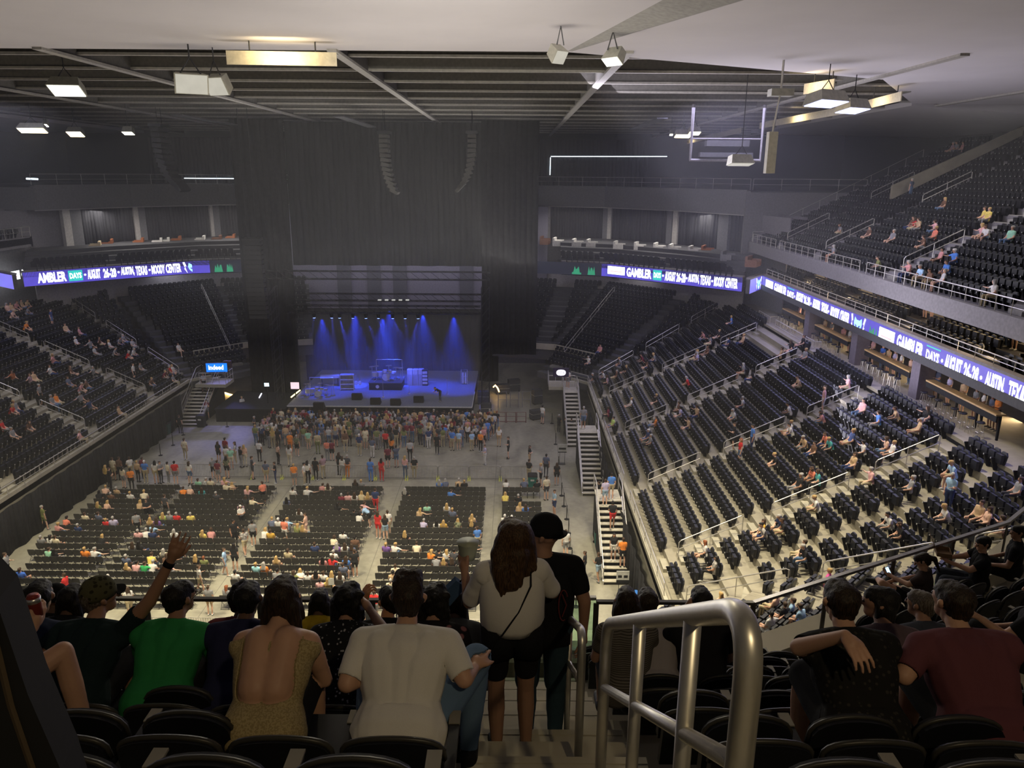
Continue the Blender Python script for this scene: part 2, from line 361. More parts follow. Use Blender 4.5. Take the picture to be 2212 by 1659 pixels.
# ------------------------------------------------------------------ upper deck on the right
UR = [(22.6, 20), (22.6, 73.5)]; UZ, UTR, URI, UN = 15.9, .85, .43, 21
bowl_steps('wall_right_upper', UR, UZ, UN, UTR, URI, 0, M_GREY)
struct(MB().box(22.3, 22.62, 20, 73.7, 15.05, 16.0).box(22.3, 41, 73.5, 73.75, 14.9, 16.0).obj('trim_7', M_GREY))
struct(MB().poly([(22.5, 20, 15.3), (40.6, 20, 23.9), (40.6, 73.7, 23.9), (22.5, 73.7, 15.3)]).obj('ceiling_loge', mat('loge_ceiling', (.3, .27, .23), .8)))
mbs = MB(); GAPS_U = []
for k, s in enumerate((15.0, 27.0, 39.0, 47.5)):
    c, t, n = aisle(UR, 0, s, UN, UZ, UTR, URI, .5, 0, mbs); GAPS_U.append((0, s, .55))
    for a, b, wd in ((1, 5, 'lowest'), (9, 13, 'upper')):
        handrail(c, t, n, UZ, UTR, URI, a, b, f'{wd} handrail of the {nth(4-k)} aisle from the stage end, right upper deck', 'handrails on the right upper deck')
struct(mbs.obj('trim_8', mat('upper_steps', (.34, .33, .31), .8)))
for a, b, l in ((72.9, 66.5, 'shortest front rail piece at the stage end of the right upper deck'), (65.5, 50, 'front rail piece of the right upper deck, second from the stage end'), (49, 33, 'front rail piece of the right upper deck nearest the camera')):
    guard([(22.45, a), (22.45, b)], 16.0, .75, l, every=1.2)
o = guard([(22.6, 73.6), (26, 73.6)], 16.0, .9, 'sloping side railing at the foot of the right upper deck end', every=1.2)
# sloping end rail
o = thing('side_rail', 'thin railing climbing the stage-side end of the right upper deck', 'railing', (22.6, 73.62, 15.9))
MB().tube([(3, 0, 2.4), (15, 0, 8.5)], .022, 5).obj('top_rail', M_RAIL, o)
for k in range(9): MB().tube([(3+k*1.5, 0, 1.5+k*.76), (3+k*1.5, 0, 2.4+k*.76)], .018, 5).obj('post', M_RAIL, o)
struct(MB().prism([(22.5, 73.75, 15.1), (41, 73.75, 24.2), (41, 73.75, 25.2), (22.5, 73.75, 16.3)], [(22.5, 73.95, 15.1), (41, 73.95, 24.2), (41, 73.95, 25.2), (22.5, 73.95, 16.3)]).obj('trim_9', M_GREY))
# vomitory cheek walls on the right upper deck
mb = MB()
mb.prism([(30.5, 63.8, 20.2), (40.2, 63.8, 25.2), (40.2, 63.8, 25.9), (30.5, 63.8, 21.3)], [(30.5, 64.1, 20.2), (40.2, 64.1, 25.2), (40.2, 64.1, 25.9), (30.5, 64.1, 21.3)])
struct(mb.obj('wall_vomitory', M_DECK))
# small lit loge box in the right upper deck
bx = atx(2094, 448, 28.0)
mb = MB().box(28, 28.25, 30, 39.6, 18.7, 20.3).box(28, 31.5, 39.4, 39.6, 18.7, 20.3).box(28, 31.5, 30, 39.6, 20.15, 20.3)
struct(mb.obj('wall_loge_box', M_DECK))
struct(MB().prism([(31.5, 30, 20.3), (31.5, 39.6, 20.3), (31.5, 39.6, 21.0), (31.5, 30, 23.4)], [(31.7, 30, 20.3), (31.7, 39.6, 20.3), (31.7, 39.6, 21.0), (31.7, 30, 23.4)]).obj('wall_loge_back', mat('loge_white', (.75, .78, .8), .6)))
guard([(28.1, 30), (28.1, 39.5), (31.4, 39.5)], 20.3, .85, 'bright railing round the small lit box in the right upper deck', every=1.2)
area('loge_light', (30, 35, 23), (30, 35, 20), 60, (1, .97, .92), 1, 4)
# left upper deck end (only its corner shows at the left edge)
UL = [(2*CX-22.6, 73.5), (2*CX-22.6, 20)]
bowl_steps('wall_left_upper', UL, UZ, 12, UTR, URI, 0, M_GREY)
struct(MB().box(-45.9, -45.6, 20, 73.8, 15.05, 16.0).box(-56, -45.6, 73.5, 73.8, 15, 16).obj('trim_10', M_GREY))
guard([(-45.6, 55), (-45.6, 73.6), (-48, 73.6)], 16.0, .9, 'railing on the corner of the left upper deck', every=1.2)
# ------------------------------------------------------------------ concourse, walls
struct(MB().box(21.45, 30, 24, 74, 9.7, 9.9).box(-53, 2*CX-21.45, 24, 74, 9.7, 9.9).obj('floor_concourse', M_DECK))
WR = [(-4, 97), (3, 95), (12, 91.5), (19, 84), (23.5, 75), (24.5, 69)]; WL = mirror(WR)
struct(MB().box(27.5, 27.8, 20, 74.5, 9.8, 16.2).obj('wall_right', M_WALL))
struct(MB().box(-51, -50.8, 20, 74.5, 9.8, 16.2).obj('wall_left', M_WALL))
struct(MB().box(44, 44.3, 5, 107.3, 15, 28.6).obj('wall_right_high', M_DGREY))
struct(MB().box(-60, -59.7, 5, 107.3, 0, 28.6).obj('wall_left_high', M_DGREY))
struct(MB().box(-60, 46, 107, 107.3, 0, 28.6).obj('wall_far', M_BLACK))
struct(MB().box(-60, 46, 3.6, 3.9, 0, 12).obj('wall_near', M_DGREY))
# far terraces above the ribbon
RB_R = [(5.0, 79.4), (9.5, 78), (15.3, 72.8), (20.3, 67.9)]   # ribbon line, measured
RB_L = mirror(RB_R)
mbF = MB()
def terrace(rb, wl, rows=4):
    for r in range(rows+1):
        u0 = r*.1+.0; u1 = (r+1)*.1 if r < rows else 1.
        z = 13.35+r*.36
        a = [Vector(p).lerp(Vector(q), u0) for p, q in zip(rb, wl)]; b = [Vector(p).lerp(Vector(q), u1) for p, q in zip(rb, wl)]
        for i in range(len(rb)-1):
            mbF.poly([(*a[i], z), (*b[i], z), (*b[i+1], z), (*a[i+1], z)]); mbF.poly([(*a[i], z-.5), (*a[i], z), (*a[i+1], z), (*a[i+1], z-.5)])
    for i in range(len(rb)-1): mbF.poly([(*rb[i], 12.0), (*wl[i], 12.0), (*wl[i+1], 12.0), (*rb[i+1], 12.0)])
WR4 = [(5.5, 94.5), (12, 91.5), (19, 84), (23.5, 75)]
terrace(RB_R, WR4); terrace(RB_L, mirror(WR4))
struct(mbF.obj('floor_terrace', M_DGREY))
# back walls, ledge band
struct(wallrun('wall_end_right', WR, 0, 18.4, M_GREY)); struct(wallrun('wall_end_left', WL, 0, 18.4, M_GREY))
def inset(p, d): return [tuple(q) for q in offs(p, -d)]
struct(wallrun('trim_11', inset(WR[::-1], -1.2), 18.25, 18.5, M_GREY, .3)); struct(wallrun('trim_12', inset(WL[::-1], -1.2), 18.25, 18.5, M_GREY, .3))
# ================================================================== FAR END
def hit(px, py, path):
    d = ray(px, py); best = None
    for i in range(len(path)-1):
        a = np.array(path[i]); b = np.array(path[i+1]); e = b-a
        M = np.array([[d[0], -e[0]], [d[1], -e[1]]])
        if abs(np.linalg.det(M)) < 1e-9: continue
        t, s = np.linalg.solve(M, a)
        if t > 0 and -.02 <= s <= 1.02 and (best is None or t < best[0]): best = (t, i, s)
    if best is None: return None
    t, i, s = best; return O_+d*t, i
WRi = inset(WR[::-1], -.9)[::-1] if False else [(-4, 96), (3, 94), (11.3, 90.7), (18.2, 83.4), (22.6, 74.6), (23.6, 69)]
WLi = mirror(WRi)
# fascia band above the terraces, its upper ledge and rail
BR = [(-3, 94), (2.6, 93), (10.6, 90), (17.4, 83), (22.2, 74.3)]; BL = mirror(BR)
struct(wallrun('wall_band_right', BR, 18.4, 20.7, mat('band_grey', (.17, .165, .165), .8), .4)); struct(wallrun('wall_band_left', BL, 18.4, 20.7, mat('band_grey', (.17, .165, .165), .8), .4))
struct(wallrun('trim_13', inset(BR[::-1], 0), 18.3, 18.5, M_RAIL, .12)); struct(wallrun('trim_14', inset(BL[::-1], 0), 18.3, 18.5, M_RAIL, .12))
mb = MB()
for B in (BR, BL):
    for i in range(len(B)-1): mb.poly([(*B[i], 20.6), (*B[i+1], 20.6), (B[i+1][0], 107, 20.6), (B[i][0], 107, 20.6)])
mb.box(22.2, 44, 73.8, 107, 20.5, 20.6).box(-59.7, 2*CX-22.2, 73.8, 107, 20.5, 20.6)
struct(mb.obj('floor_ledge', M_DGREY))
struct(MB().box(21.8, 44, 74.0, 74.3, 14, 20.6).box(-59.7, -44.8, 74, 74.3, 18.4, 20.6).obj('trim_15', mat('band_grey', (.17, .165, .165), .8)))
guard([p for p in BR], 20.7, 1.0, 'thin railing on the high dark ledge right of the stage', every=2.2)
guard([p for p in BL], 20.7, 1.0, 'thin railing on the high dark ledge left of the stage', every=2.2)
guard([(22.4, 74.1), (33, 74.1)], 20.7, 1.0, 'thin railing on the high ledge beside the right upper deck', every=2.2)
M_STRIP = emit('cool_strip_light', (.75, .9, 1), 3.2)
def stripl(p, q, label, g=None, s=.05, m=None):
    c = Vector(p); o = thing('strip_light', label, 'strip light', p, 0, g); d = Vector(q)-c
    MB().tube([(0, 0, 0), d], s, 5).obj('tube', m or M_STRIP, o); MB().tube([(0, 0, s*1.6), d+Vector((0, 0, s*1.6))], s*.7, 4).obj('housing', M_DGREY, o)
Y_ = 100.7
stripl(aty(398, 385, Y_), aty(528, 386, Y_), 'long cool white strip light behind the railing left of the stage')
stripl(aty(530, 386, Y_), aty(561, 386, Y_), 'brightest short strip light on the high ledge left of the stage', s=.14, m=emit('cool_strip_bright', (.7, .92, 1), 9))
stripl(aty(57, 386, 90), aty(82, 387, 90), 'short white strip light at the far left of the high ledge', s=.1)
stripl(aty(1190, 338, Y_), aty(1441, 338, Y_), 'long thin white strip light along the top of the dark curtain, right of stage')
stripl(aty(1189, 340, Y_), aty(1188, 378, Y_), 'short vertical strip of light at the left end of the long right strip')
for a, b, x in ((-3, 17, 'right'), (-46, -25, 'left')):
    drape('masking_curtain', (a, 101), (b, 101), 20.6, 26.2, f'dark masking curtain on the high ledge {x} of the stage', fold=.5, amp=.18, m=mat('ledge_curtain', (.03, .03, .033), .9))
# columns and curtains of the terraces
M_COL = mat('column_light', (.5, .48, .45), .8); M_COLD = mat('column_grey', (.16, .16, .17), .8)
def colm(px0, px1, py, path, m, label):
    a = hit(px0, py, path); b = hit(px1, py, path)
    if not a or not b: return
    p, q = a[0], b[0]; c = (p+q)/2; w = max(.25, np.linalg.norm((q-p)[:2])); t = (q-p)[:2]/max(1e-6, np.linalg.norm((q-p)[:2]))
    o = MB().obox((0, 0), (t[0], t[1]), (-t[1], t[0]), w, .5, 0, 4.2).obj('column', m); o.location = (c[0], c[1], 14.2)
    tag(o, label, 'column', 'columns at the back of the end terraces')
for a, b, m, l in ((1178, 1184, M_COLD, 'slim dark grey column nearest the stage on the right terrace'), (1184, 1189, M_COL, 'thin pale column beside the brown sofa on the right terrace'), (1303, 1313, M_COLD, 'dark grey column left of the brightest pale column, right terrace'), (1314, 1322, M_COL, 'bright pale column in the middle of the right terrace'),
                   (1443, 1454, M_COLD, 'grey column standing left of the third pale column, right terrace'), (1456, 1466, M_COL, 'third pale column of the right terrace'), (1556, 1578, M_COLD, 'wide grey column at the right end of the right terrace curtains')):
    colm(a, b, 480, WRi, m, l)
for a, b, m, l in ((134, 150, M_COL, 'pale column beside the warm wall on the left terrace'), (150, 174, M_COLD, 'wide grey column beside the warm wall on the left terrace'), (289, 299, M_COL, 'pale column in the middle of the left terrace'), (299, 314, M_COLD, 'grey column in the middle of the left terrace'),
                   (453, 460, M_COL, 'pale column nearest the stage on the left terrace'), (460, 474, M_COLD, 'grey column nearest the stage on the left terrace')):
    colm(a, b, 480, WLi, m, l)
def curt(px0, px1, path, label, k):
    a = hit(px0, 480, path); b = hit(px1, 480, path)
    drape('terrace_curtain', a[0][:2], b[0][:2], 14.3, 18.3, label, fold=.33, amp=.14, m=mat('terrace_curtain', (.035, .036, .042), .85), grp='curtains at the back of the end terraces', seedv=k)
curt(1190, 1302, WRi, 'dark curtain between the first two columns of the right terrace', 1); curt(1323, 1441, WRi, 'dark curtain between the second and third columns of the right terrace', 2)
curt(1467, 1555, WRi, 'dark curtain right of the third pale column of the right terrace', 3); curt(1580, 1625, WRi, 'narrow dark curtain at the right end of the right terrace', 4)
curt(176, 288, WLi, 'dark curtain left of the middle column of the left terrace', 5); curt(315, 452, WLi, 'dark curtain right of the middle column of the left terrace', 6); curt(475, 562, WLi, 'dark curtain next to the stage on the left terrace', 7)
p = hit(60, 480, WLi)[0]
struct(MB().box(-50, -44.8, 78, 78.3, 13.4, 18.4).obj('wall_lit_room', mat('lit_wall', (.55, .5, .5), .7)))
spot('downlight', (-47.4, 77.2, 18.2), (-47.3, 77.9, 14), 60, (1, .6, .25), 70, .8, .1); spot('downlight', (-49.2, 77, 18.2), (-49.3, 77.9, 14), 60, (1, .95, .9), 80, .8, .1)
for x, y in ((7, 86), (16, 80), (2*CX-7, 86), (2*CX-16, 80)): area('terrace_fill', (x, y, 18.1), (x, y-.5, 14), 330, (1, .93, .88), 8, 2)  # fill lamps added to brighten the terrace curtains and sofas
# ------------------------------------------------------------------ sofas on the terraces
SOFM = {'white': mat('white_sofa_fabric', (.75, .73, .68), .8), 'orange': mat('tan_orange_leather', (.42, .14, .05), .5), 'brown': mat('brown_leather', (.2, .09, .05), .5), 'grey': mat('grey_fabric', (.2, .2, .2), .8), 'cream': mat('cream_fabric', (.7, .56, .35), .8)}
_sf = {}
def sofa(px, py, col, w, label, z=14.85):
    q = atz(px, py, z); o = thing('sofa', label, 'sofa', (q[0], q[1], z-.55), math.atan2(q[0]-CX, -(q[1]-50))*.5, 'sofas along the end terraces')
    if (col, w) not in _sf:
        _sf[(col, w)] = [(n, b.mesh(n, SOFM[col])) for n, b in (('seat', MB().box(-w/2+.15, w/2-.15, -.35, .4, .12, .42)), ('backrest', MB().box(-w/2, -.02, .4, .62, .1, .9).box(.02, w/2, .4, .62, .1, .9)), ('armrest', MB().box(-w/2, -w/2+.16, -.4, .4, .1, .62)), ('armrest', MB().box(w/2-.16, w/2, -.4, .4, .1, .62)), ('base', MB().box(-w/2, w/2, -.36, .6, 0, .12)))]
    for n, me in _sf[(col, w)]: link(n, me, o)
for i, (x, y, c) in enumerate([(1180, 517, 'brown'), (1208, 520, 'white'), (1250, 523, 'white'), (1281, 524, 'white'), (1340, 528, 'white'), (1385, 530, 'white'), (1427, 532, 'white'), (1460, 535, 'white'), (1503, 539, 'white'), (1531, 538, 'orange'), (1575, 550, 'grey'), (1630, 562, 'brown')]):
    sofa(x, y, c, 1.7, f'{c} sofa, {nth(i+1)} from the stage on the right terrace')
for i, (x, y, c) in enumerate([(530, 512, 'white'), (496, 512, 'orange'), (466, 515, 'brown'), (430, 516, 'white'), (378, 517, 'orange'), (353, 520, 'white'), (337, 521, 'white'), (297, 521, 'orange'), (230, 524, 'orange'), (203, 529, 'cream')]):
    sofa(x, y, c, 1.6 if x not in (353, 337) else .9, f'{c} {"armchair" if x in (353, 337) else "sofa"}, {nth(i+1)} from the stage on the left terrace')
# ------------------------------------------------------------------ ribbon displays
M_LED = emit('led_blue_field', (.055, .04, .36), 1.7); M_LEDW = emit('led_white', (.92, .97, 1), 3.0); M_LEDT = emit('led_teal', (.02, .55, .5), 1.2); M_LEDG = emit('led_green', (.03, .5, .25), .6)
M_LEDF = emit('led_lavender_face', (.24, .22, .95), 1.0); M_LEDK = emit('led_dark', (.006, .008, .02), 1); M_LEDC = emit('led_cyan', (.3, .7, 1), 2.)
def ribbon(name, a, b, z0, z1, label, face=M_LED):
    """display segment from a (reading start) to b (reading end); local x along reading direction, y outward to the viewer side"""
    a = Vector((*a, 0)); b = Vector((*b, 0)); L = (b-a).length; ang = math.atan2(b.y-a.y, b.x-a.x)
    o = thing('ribbon_display', label, 'display', (a.x, a.y, z0), ang)
    h = z1-z0
    MB().box(0, L, .012, .35, 0, h).obj('housing', M_DGREY, o)
    MB().poly([(0, 0, 0), (L, 0, 0), (L, 0, h), (0, 0, h)]).obj('screen', face, o)
    MB().box(0, L, -.05, .4, h, h+.14).obj('cap', M_GREY, o)
    return o, L, h
_tx = {}
def text(parent, s, x0, x1, z0, z1, m, bold=.03, y=-.02, name='lettering'):
    if s not in _tx:
        cu = bpy.data.curves.new('t', 'FONT'); cu.body = s; cu.size = 1; cu.offset = bold; cu.resolution_u = 2
        t = bpy.data.objects.new('t', cu); C.objects.link(t); bpy.context.view_layer.update()
        me = bpy.data.meshes.new_from_object(t.evaluated_get(bpy.context.evaluated_depsgraph_get())); bpy.data.objects.remove(t); _tx[s] = me
    me = _tx[s].copy(); v = np.zeros(len(me.vertices)*3); me.vertices.foreach_get('co', v); v = v.reshape(-1, 3)
    mn = v.min(0); mxx = v.max(0)
    u = (v[:, 0]-mn[0])/(mxx[0]-mn[0])*(x1-x0)+x0; q = (v[:, 1]-mn[1])/(mxx[1]-mn[1])*(z1-z0)+z0
    me.vertices.foreach_set('co', np.stack([u, np.full_like(u, y), q], 1).ravel()); me.materials.clear(); me.materials.append(m); me.update()
    return link(name, me, parent)
def emblem(parent, x0, x1, h, m=M_LEDW, m2=M_LEDC):
    c = (x0+x1)/2; w = (x1-x0); P = lambda pts, mm, y: MB().poly([(c+a*w, y, b*h) for a, b in pts]).obj('emblem', mm, parent)
    P([(-.22, .85), (-.26, .55), (-.2, .3), (-.08, .1), (.08, .1), (.2, .3), (.26, .55), (.22, .85), (.1, .72), (-.1, .72)], m2, -.02)
    P([(-.17, .5), (-.05, .42), (-.06, .34), (-.15, .38)], M_LED, -.03); P([(.17, .5), (.05, .42), (.06, .34), (.15, .38)], M_LED, -.03)
    P([(-.06, .28), (.06, .28), (.02, .16), (-.02, .16)], m, -.03)
    for s in (-1, 1):
        P([(s*.4, .95), (s*.33, .6), (s*.4, .62), (s*.3, .05), (s*.44, .45), (s*.38, .42), (s*.48, .92)], m, -.02)
def panel(parent, x0, x1, z0, z1, m, y=-.012, name='panel'): return MB().poly([(x0, y, z0), (x1, y, z0), (x1, y, z1), (x0, y, z1)]).obj(name, m, parent)
def fill(o, a, b, items, z):
    """items: (kind, px0, px1); pixel columns are turned into metres along the segment"""
    A = np.array(a); D = (np.array(b)-A); L = np.linalg.norm(D); D = D/L; h = 1.24
    for k, p0, p1, py in items:
        def pos(px):
            d = ray(px, py); M = np.array([[d[0], -D[0]], [d[1], -D[1]]]); return np.linalg.solve(M, A)[1]
        x0, x1 = pos(p0), pos(p1)
        if k == 'DAYS': panel(o, x0, x1, .86*h, .92*h, M_LEDT); panel(o, x0, x1, .1*h, .16*h, M_LEDT); text(o, k, x0+.05, x1-.05, .28*h, .74*h, M_LEDW)
        elif k == 'DAYSBOX': panel(o, x0, x1, .12*h, .9*h, M_LEDT); text(o, 'DAYS', x0+.1, x1-.1, .3*h, .72*h, M_LEDW)
        elif k == 'box': panel(o, x0, x1, .22*h, .86*h, M_LEDW); panel(o, x0+.3, x1-.3, .42*h, .5*h, emit('led_pink', (.9, .5, .55), 1.4), -.02)
        elif k == 'logo': emblem(o, x0, x1, h)
        elif k == 'dot': mb = MB(); r = .1; mb.poly([((x0+x1)/2+r*math.cos(t*PI/4), -.02, .52*h+r*math.sin(t*PI/4)) for t in range(8)]); mb.obj('bullet', M_LEDW, o)
        elif k == 'green': panel(o, x0, x1, .0, h, M_LEDK, -.006)
        elif k == 'flame':
            n = 7; pts = [(x0+(x1-x0)*i/n, -.02, (.15+.6*abs(math.sin(i*1.9+x0)))*h*(0.3 if i in (0, n) else 1)) for i in range(n+1)]
            MB().poly([(x0, -.02, .05*h)]+pts+[(x1, -.02, .05*h)]).obj('flame', M_LEDG, o)
        elif k == 'teal': panel(o, x0, x1, 0, .22*h, M_LEDT, -.008)
        else: text(o, k, x0, x1, .16*h, .88*h, M_LEDW, .04)
ZR0, ZR1 = 12.06, 13.3
XR = 22.55
# right side ribbon: reading direction runs from the far end towards the camera
o, L, h = ribbon('r', (XR, 69.6), (XR, 18), ZR0, ZR1, 'long ribbon display under the right upper level, event text in white on blue')
it = [('box', 1655, 1671, 605), ('GAMBLER', 1673, 1700, 620), ('DAYS', 1701, 1716, 630), ('dot', 1717, 1719, 630), ('AUGUST', 1720, 1736, 640), ('26-28', 1737, 1751, 645), ('dot', 1752, 1754, 650), ('AUSTIN,', 1756, 1773, 655), ('TEXAS', 1775, 1790, 660), ('dot', 1791, 1793, 660), ('MOODY', 1795, 1814, 670), ('CENTER', 1815, 1836, 680), ('logo', 1838, 1872, 690),
      ('box', 1898, 1933, 725), ('GAMBLER', 1936, 1996, 750), ('DAYS', 1999, 2031, 770), ('dot', 2033, 2038, 780), ('AUGUST', 2040, 2079, 790), ('26-28', 2081, 2115, 805), ('dot', 2117, 2123, 815), ('AUSTIN,', 2127, 2172, 830), ('TEXAS', 2177, 2222, 850), ('dot', 2226, 2234, 860), ('MOODY', 2240, 2290, 870),
      ('teal', 1655, 1725, 640), ('teal', 1760, 1830, 690), ('teal', 1985, 2060, 800), ('teal', 2085, 2130, 850), ('teal', 2160, 2260, 890), ('flame', 1876, 1896, 720)]
fill(o, (XR, 69.6), (XR, 18), it, ZR0)
a, b = (20.3, 67.9), (XR, 69.6)
o, L, h = ribbon('r', (20.6, 66.6), (XR, 69.6), ZR0, ZR1, 'short angled end face of the right ribbon display with part of an emblem', M_LEDF)
panel(o, 1.9, L, 0, 1.24, M_LED, -.006); emblem(o, 1.8, L-.1, 1.24)
segs = [(RB_R[i], RB_R[i+1]) for i in range(3)]
its = [[('green', 1150, 1300, 570), ('flame', 1236, 1256, 572), ('flame', 1270, 1286, 574)],
       [('flame', 1296, 1311, 575), ('box', 1313, 1350, 578), ('GAMBLER', 1354, 1408, 583), ('DAYSBOX', 1411, 1430, 585), ('dot', 1432, 1434, 586), ('AUGUST', 1437, 1460, 590)],
       [('26-28', 1462, 1482, 590), ('dot', 1483, 1485, 595), ('AUSTIN,', 1487, 1511, 597), ('TEXAS', 1513, 1536, 600), ('dot', 1538, 1540, 602), ('MOODY', 1543, 1565, 605), ('CENTER', 1567, 1594, 608)]]
for (a, b), iti, l in zip(segs, its, ('dark ribbon display piece with green flames nearest the stage on the right', 'ribbon display piece starting the event text, right of the stage', 'ribbon display piece with the place names, right of the stage')):
    o, L, h = ribbon('r', a, b, ZR0, ZR1, l); 
    def inr(px): 
        q = hit(px, 590, [a, b]); return q is not None
    fill(o, a, b, iti, ZR0)
its = [[('AMBLER', 80, 143, 596), ('DAYSBOX', 147, 178, 590), ('dot', 182, 184, 588), ('AUGUST', 188, 216, 586), ],
       [('26-28', 222, 250, 582), ('dot', 254, 256, 580), ('AUSTIN,', 260, 289, 578), ('TEXAS', 292, 317, 575), ('dot', 321, 323, 574), ('MOODY', 326, 355, 572), ('CENTER', 357, 390, 570), ('logo', 393, 443, 567)],
       [('green', 452, 560, 566), ('flame', 462, 480, 568), ('flame', 488, 502, 566)]]
for i, (iti, l) in enumerate(zip(its, ('ribbon display piece with the start of the event text, left corner', 'ribbon display piece ending in an emblem, left of the stage', 'dark ribbon display piece with green flames nearest the stage on the left'))):
    a, b = RB_L[i], RB_L[i+1]; o, L, h = ribbon('r', a, b, ZR0, ZR1, l); fill(o, a, b, iti, ZR0)
XL = 2*CX-XR
o, L, h = ribbon('r', (XL, 40), (XL, 68.0), ZR0, ZR1, 'end of the left side ribbon display with a bright white box at the left edge')
fill(o, (XL, 40), (XL, 68.0), [('box', 12, 42, 590), ('0', 45, 52, 590), ('flame', -8, 6, 600)], ZR0)
o, L, h = ribbon('r', (XL, 68.0), (XL+2.4, 66.2), ZR0, ZR1, 'short blank lavender end face of the left ribbon display', M_LEDF)
# light the ribbons throw on the seats beneath them
for y in (58, 44, 30): area('ribbon_glow', (22.2, y, 12.5), (14, y, 8.2), 190, (.42, .4, 1), 12, 1.1)
area('ribbon_glow', (13.5, 71, 12.4), (9, 64, 6), 170, (.42, .4, 1), 10, 1.1); area('ribbon_glow', (2*CX-13.5, 71, 12.4), (2*CX-9, 64, 6), 220, (.42, .4, 1), 10, 1.1)
area('soffit_light', (10.5, 82.5, 11.8), (10.5, 82.5, 9), 80, (1, .95, 1), 12, 2); area('soffit_light', (2*CX-10.5, 82.5, 11.8), (2*CX-10.5, 82.5, 9), 120, (.85, .85, 1), 12, 2)
struct(wallrun('wall_under_ribbon_right', [(4.2, 90.5), (11, 87), (18.2, 79), (21.6, 71.5)], 8.5, 12.05, mat('pale_wall', (.42, .4, .4), .8))); struct(wallrun('wall_under_ribbon_left', mirror([(4.2, 90.5), (11, 87), (18.2, 79), (21.6, 71.5)]), 8.5, 12.05, mat('pale_wall', (.42, .4, .4), .8)))
# ------------------------------------------------------------------ loge level on the right, between ribbon and upper deck
mb = MB()
for r in range(4): mb.box(22.9+r*.95, 27.5, 20, 73.4, 12.5+r*.32, 12.9+r*.32)
struct(mb.obj('floor_loge', M_DGREY)); struct(MB().box(22.5, 27.8, 20, 73.4, 12.06, 12.5).obj('ceiling_bar', M_DGREY))
guard([(22.75, 69), (22.75, 20)], 13.45, .5, 'low rail on top of the long right ribbon display', every=1.5)
M_WARMLIT = emit('lit_suite_interior', (1, .66, .3), .8); M_COUNTER = mat('wood_counter', (.55, .36, .15), .4)
YY = [70, 63.2, 62, 56.3, 54.6, 48.4, 46.4, 40.5, 38.6, 31, 29, 22]
for i in range(0, len(YY), 2):
    y1, y0 = YY[i], YY[i+1]; n = i//2+1
    o = thing('suite_counter', f'warm lit counter of the {nth(n)} suite from the stage end under the right upper deck', 'counter', (27.0, y0, 13.86))
    MB().box(-.35, .2, 0, y1-y0, .95, 1.05).obj('counter_top', M_COUNTER, o); MB().box(-.2, .1, 0, y1-y0, 0, .95).obj('front_panel', M_BLACK, o)
    area('suite_light', (26.9, (y0+y1)/2, 15.9), (26.6, (y0+y1)/2, 14.6), 130, (1, .7, .36), y1-y0, .6)
    struct(MB().box(26.9, 27.6, y0-1.1, y0-.2, 13.8, 16.2).obj('trim_suite', M_WALL))
# bar counters under the ribbon
BARS = []
for i, (p, q) in enumerate([((1700, 632), (1745, 657)), ((1768, 690), (1840, 728)), ((1877, 743), (1975, 795)), ((2010, 820), (2165, 888))]):
    y1 = atx(*p, 23.1)[1]; y0 = atx(*q, 23.1)[1]; BARS.append((y0, y1))
    o = thing('bar_counter', f'{["narrow", "wooden", "long wooden", "longest wooden"][i]} bar counter under the right ribbon display, {nth(i+1)} from the stage end', 'counter', (23.1, y0, 9.9), 0, 'bar counters under the right ribbon display')
    MB().box(-.25, .25, 0, y1-y0, 1.22, 1.3).obj('counter_top', M_COUNTER, o); MB().box(-.22, -.14, 0, y1-y0, .9, 1.22).obj('front_panel', M_BLACK, o)
    for k in range(int((y1-y0)/1.8)+1): MB().box(-.05, .05, min(k*1.8, y1-y0-.1), min(k*1.8+.08, y1-y0), 0, 1.22).obj('leg', M_BLACK, o)
    area('bar_light', (25, (y0+y1)/2, 11.9), (23.4, (y0+y1)/2, 11), 130, (1, .72, .42), .8, y1-y0)
    n = int((y1-y0)/.75)
    for k in range(n):
        s = thing('bar_stool', f'black bar stool with pale highlights at the {nth(i+1)} bar counter from the stage end', 'stool', (22.45, y0+.4+k*.75, 9.9), 0, f'bar stools at right bar counter {nth(i+1)}')
        if i == 0 and k == 0:
            SM = [('seat', MB().lathe((0, 0, 0), [(.18, .74), (.2, .78), (.17, .82)], 8).mesh('seat', M_SEATF)), ('leg_frame', MB().tube([(-.16, -.16, 0), (-.08, -.08, .75)], .018, 4).tube([(.16, -.16, 0), (.08, -.08, .75)], .018, 4).tube([(-.16, .16, 0), (-.08, .08, .75)], .018, 4).tube([(.16, .16, 0), (.08, .08, .75)], .018, 4).tube([(-.13, -.13, .3), (.13, -.13, .3), (.13, .13, .3), (-.13, .13, .3), (-.13, -.13, .3)], .012, 4).mesh('leg_frame', M_METAL))]
        for nme, me in SM: link(nme, me, s)
for i in range(3):
    y = (BARS[i][0]+BARS[i+1][1])/2; struct(MB().box(22.7, 23.6, y-.45, y+.45, 9.9, 12.06).obj('trim_pier', mat('pier_purple_grey', (.16, .14, .17), .8)))
# accessible platform rails in the right bowl
for pts, l in (([(1640, 672), (1664, 686), (1690, 683)], 'railing of the upper raised platform in the right lower bowl'), ([(1676, 692), (1760, 739), (1775, 740)], 'longer railing of the raised platform in the right lower bowl')):
    P = [atz(a, b, 10.4)[:2] for a, b in pts]; guard([tuple(p) for p in P], 9.5, .95, l, every=1.2)
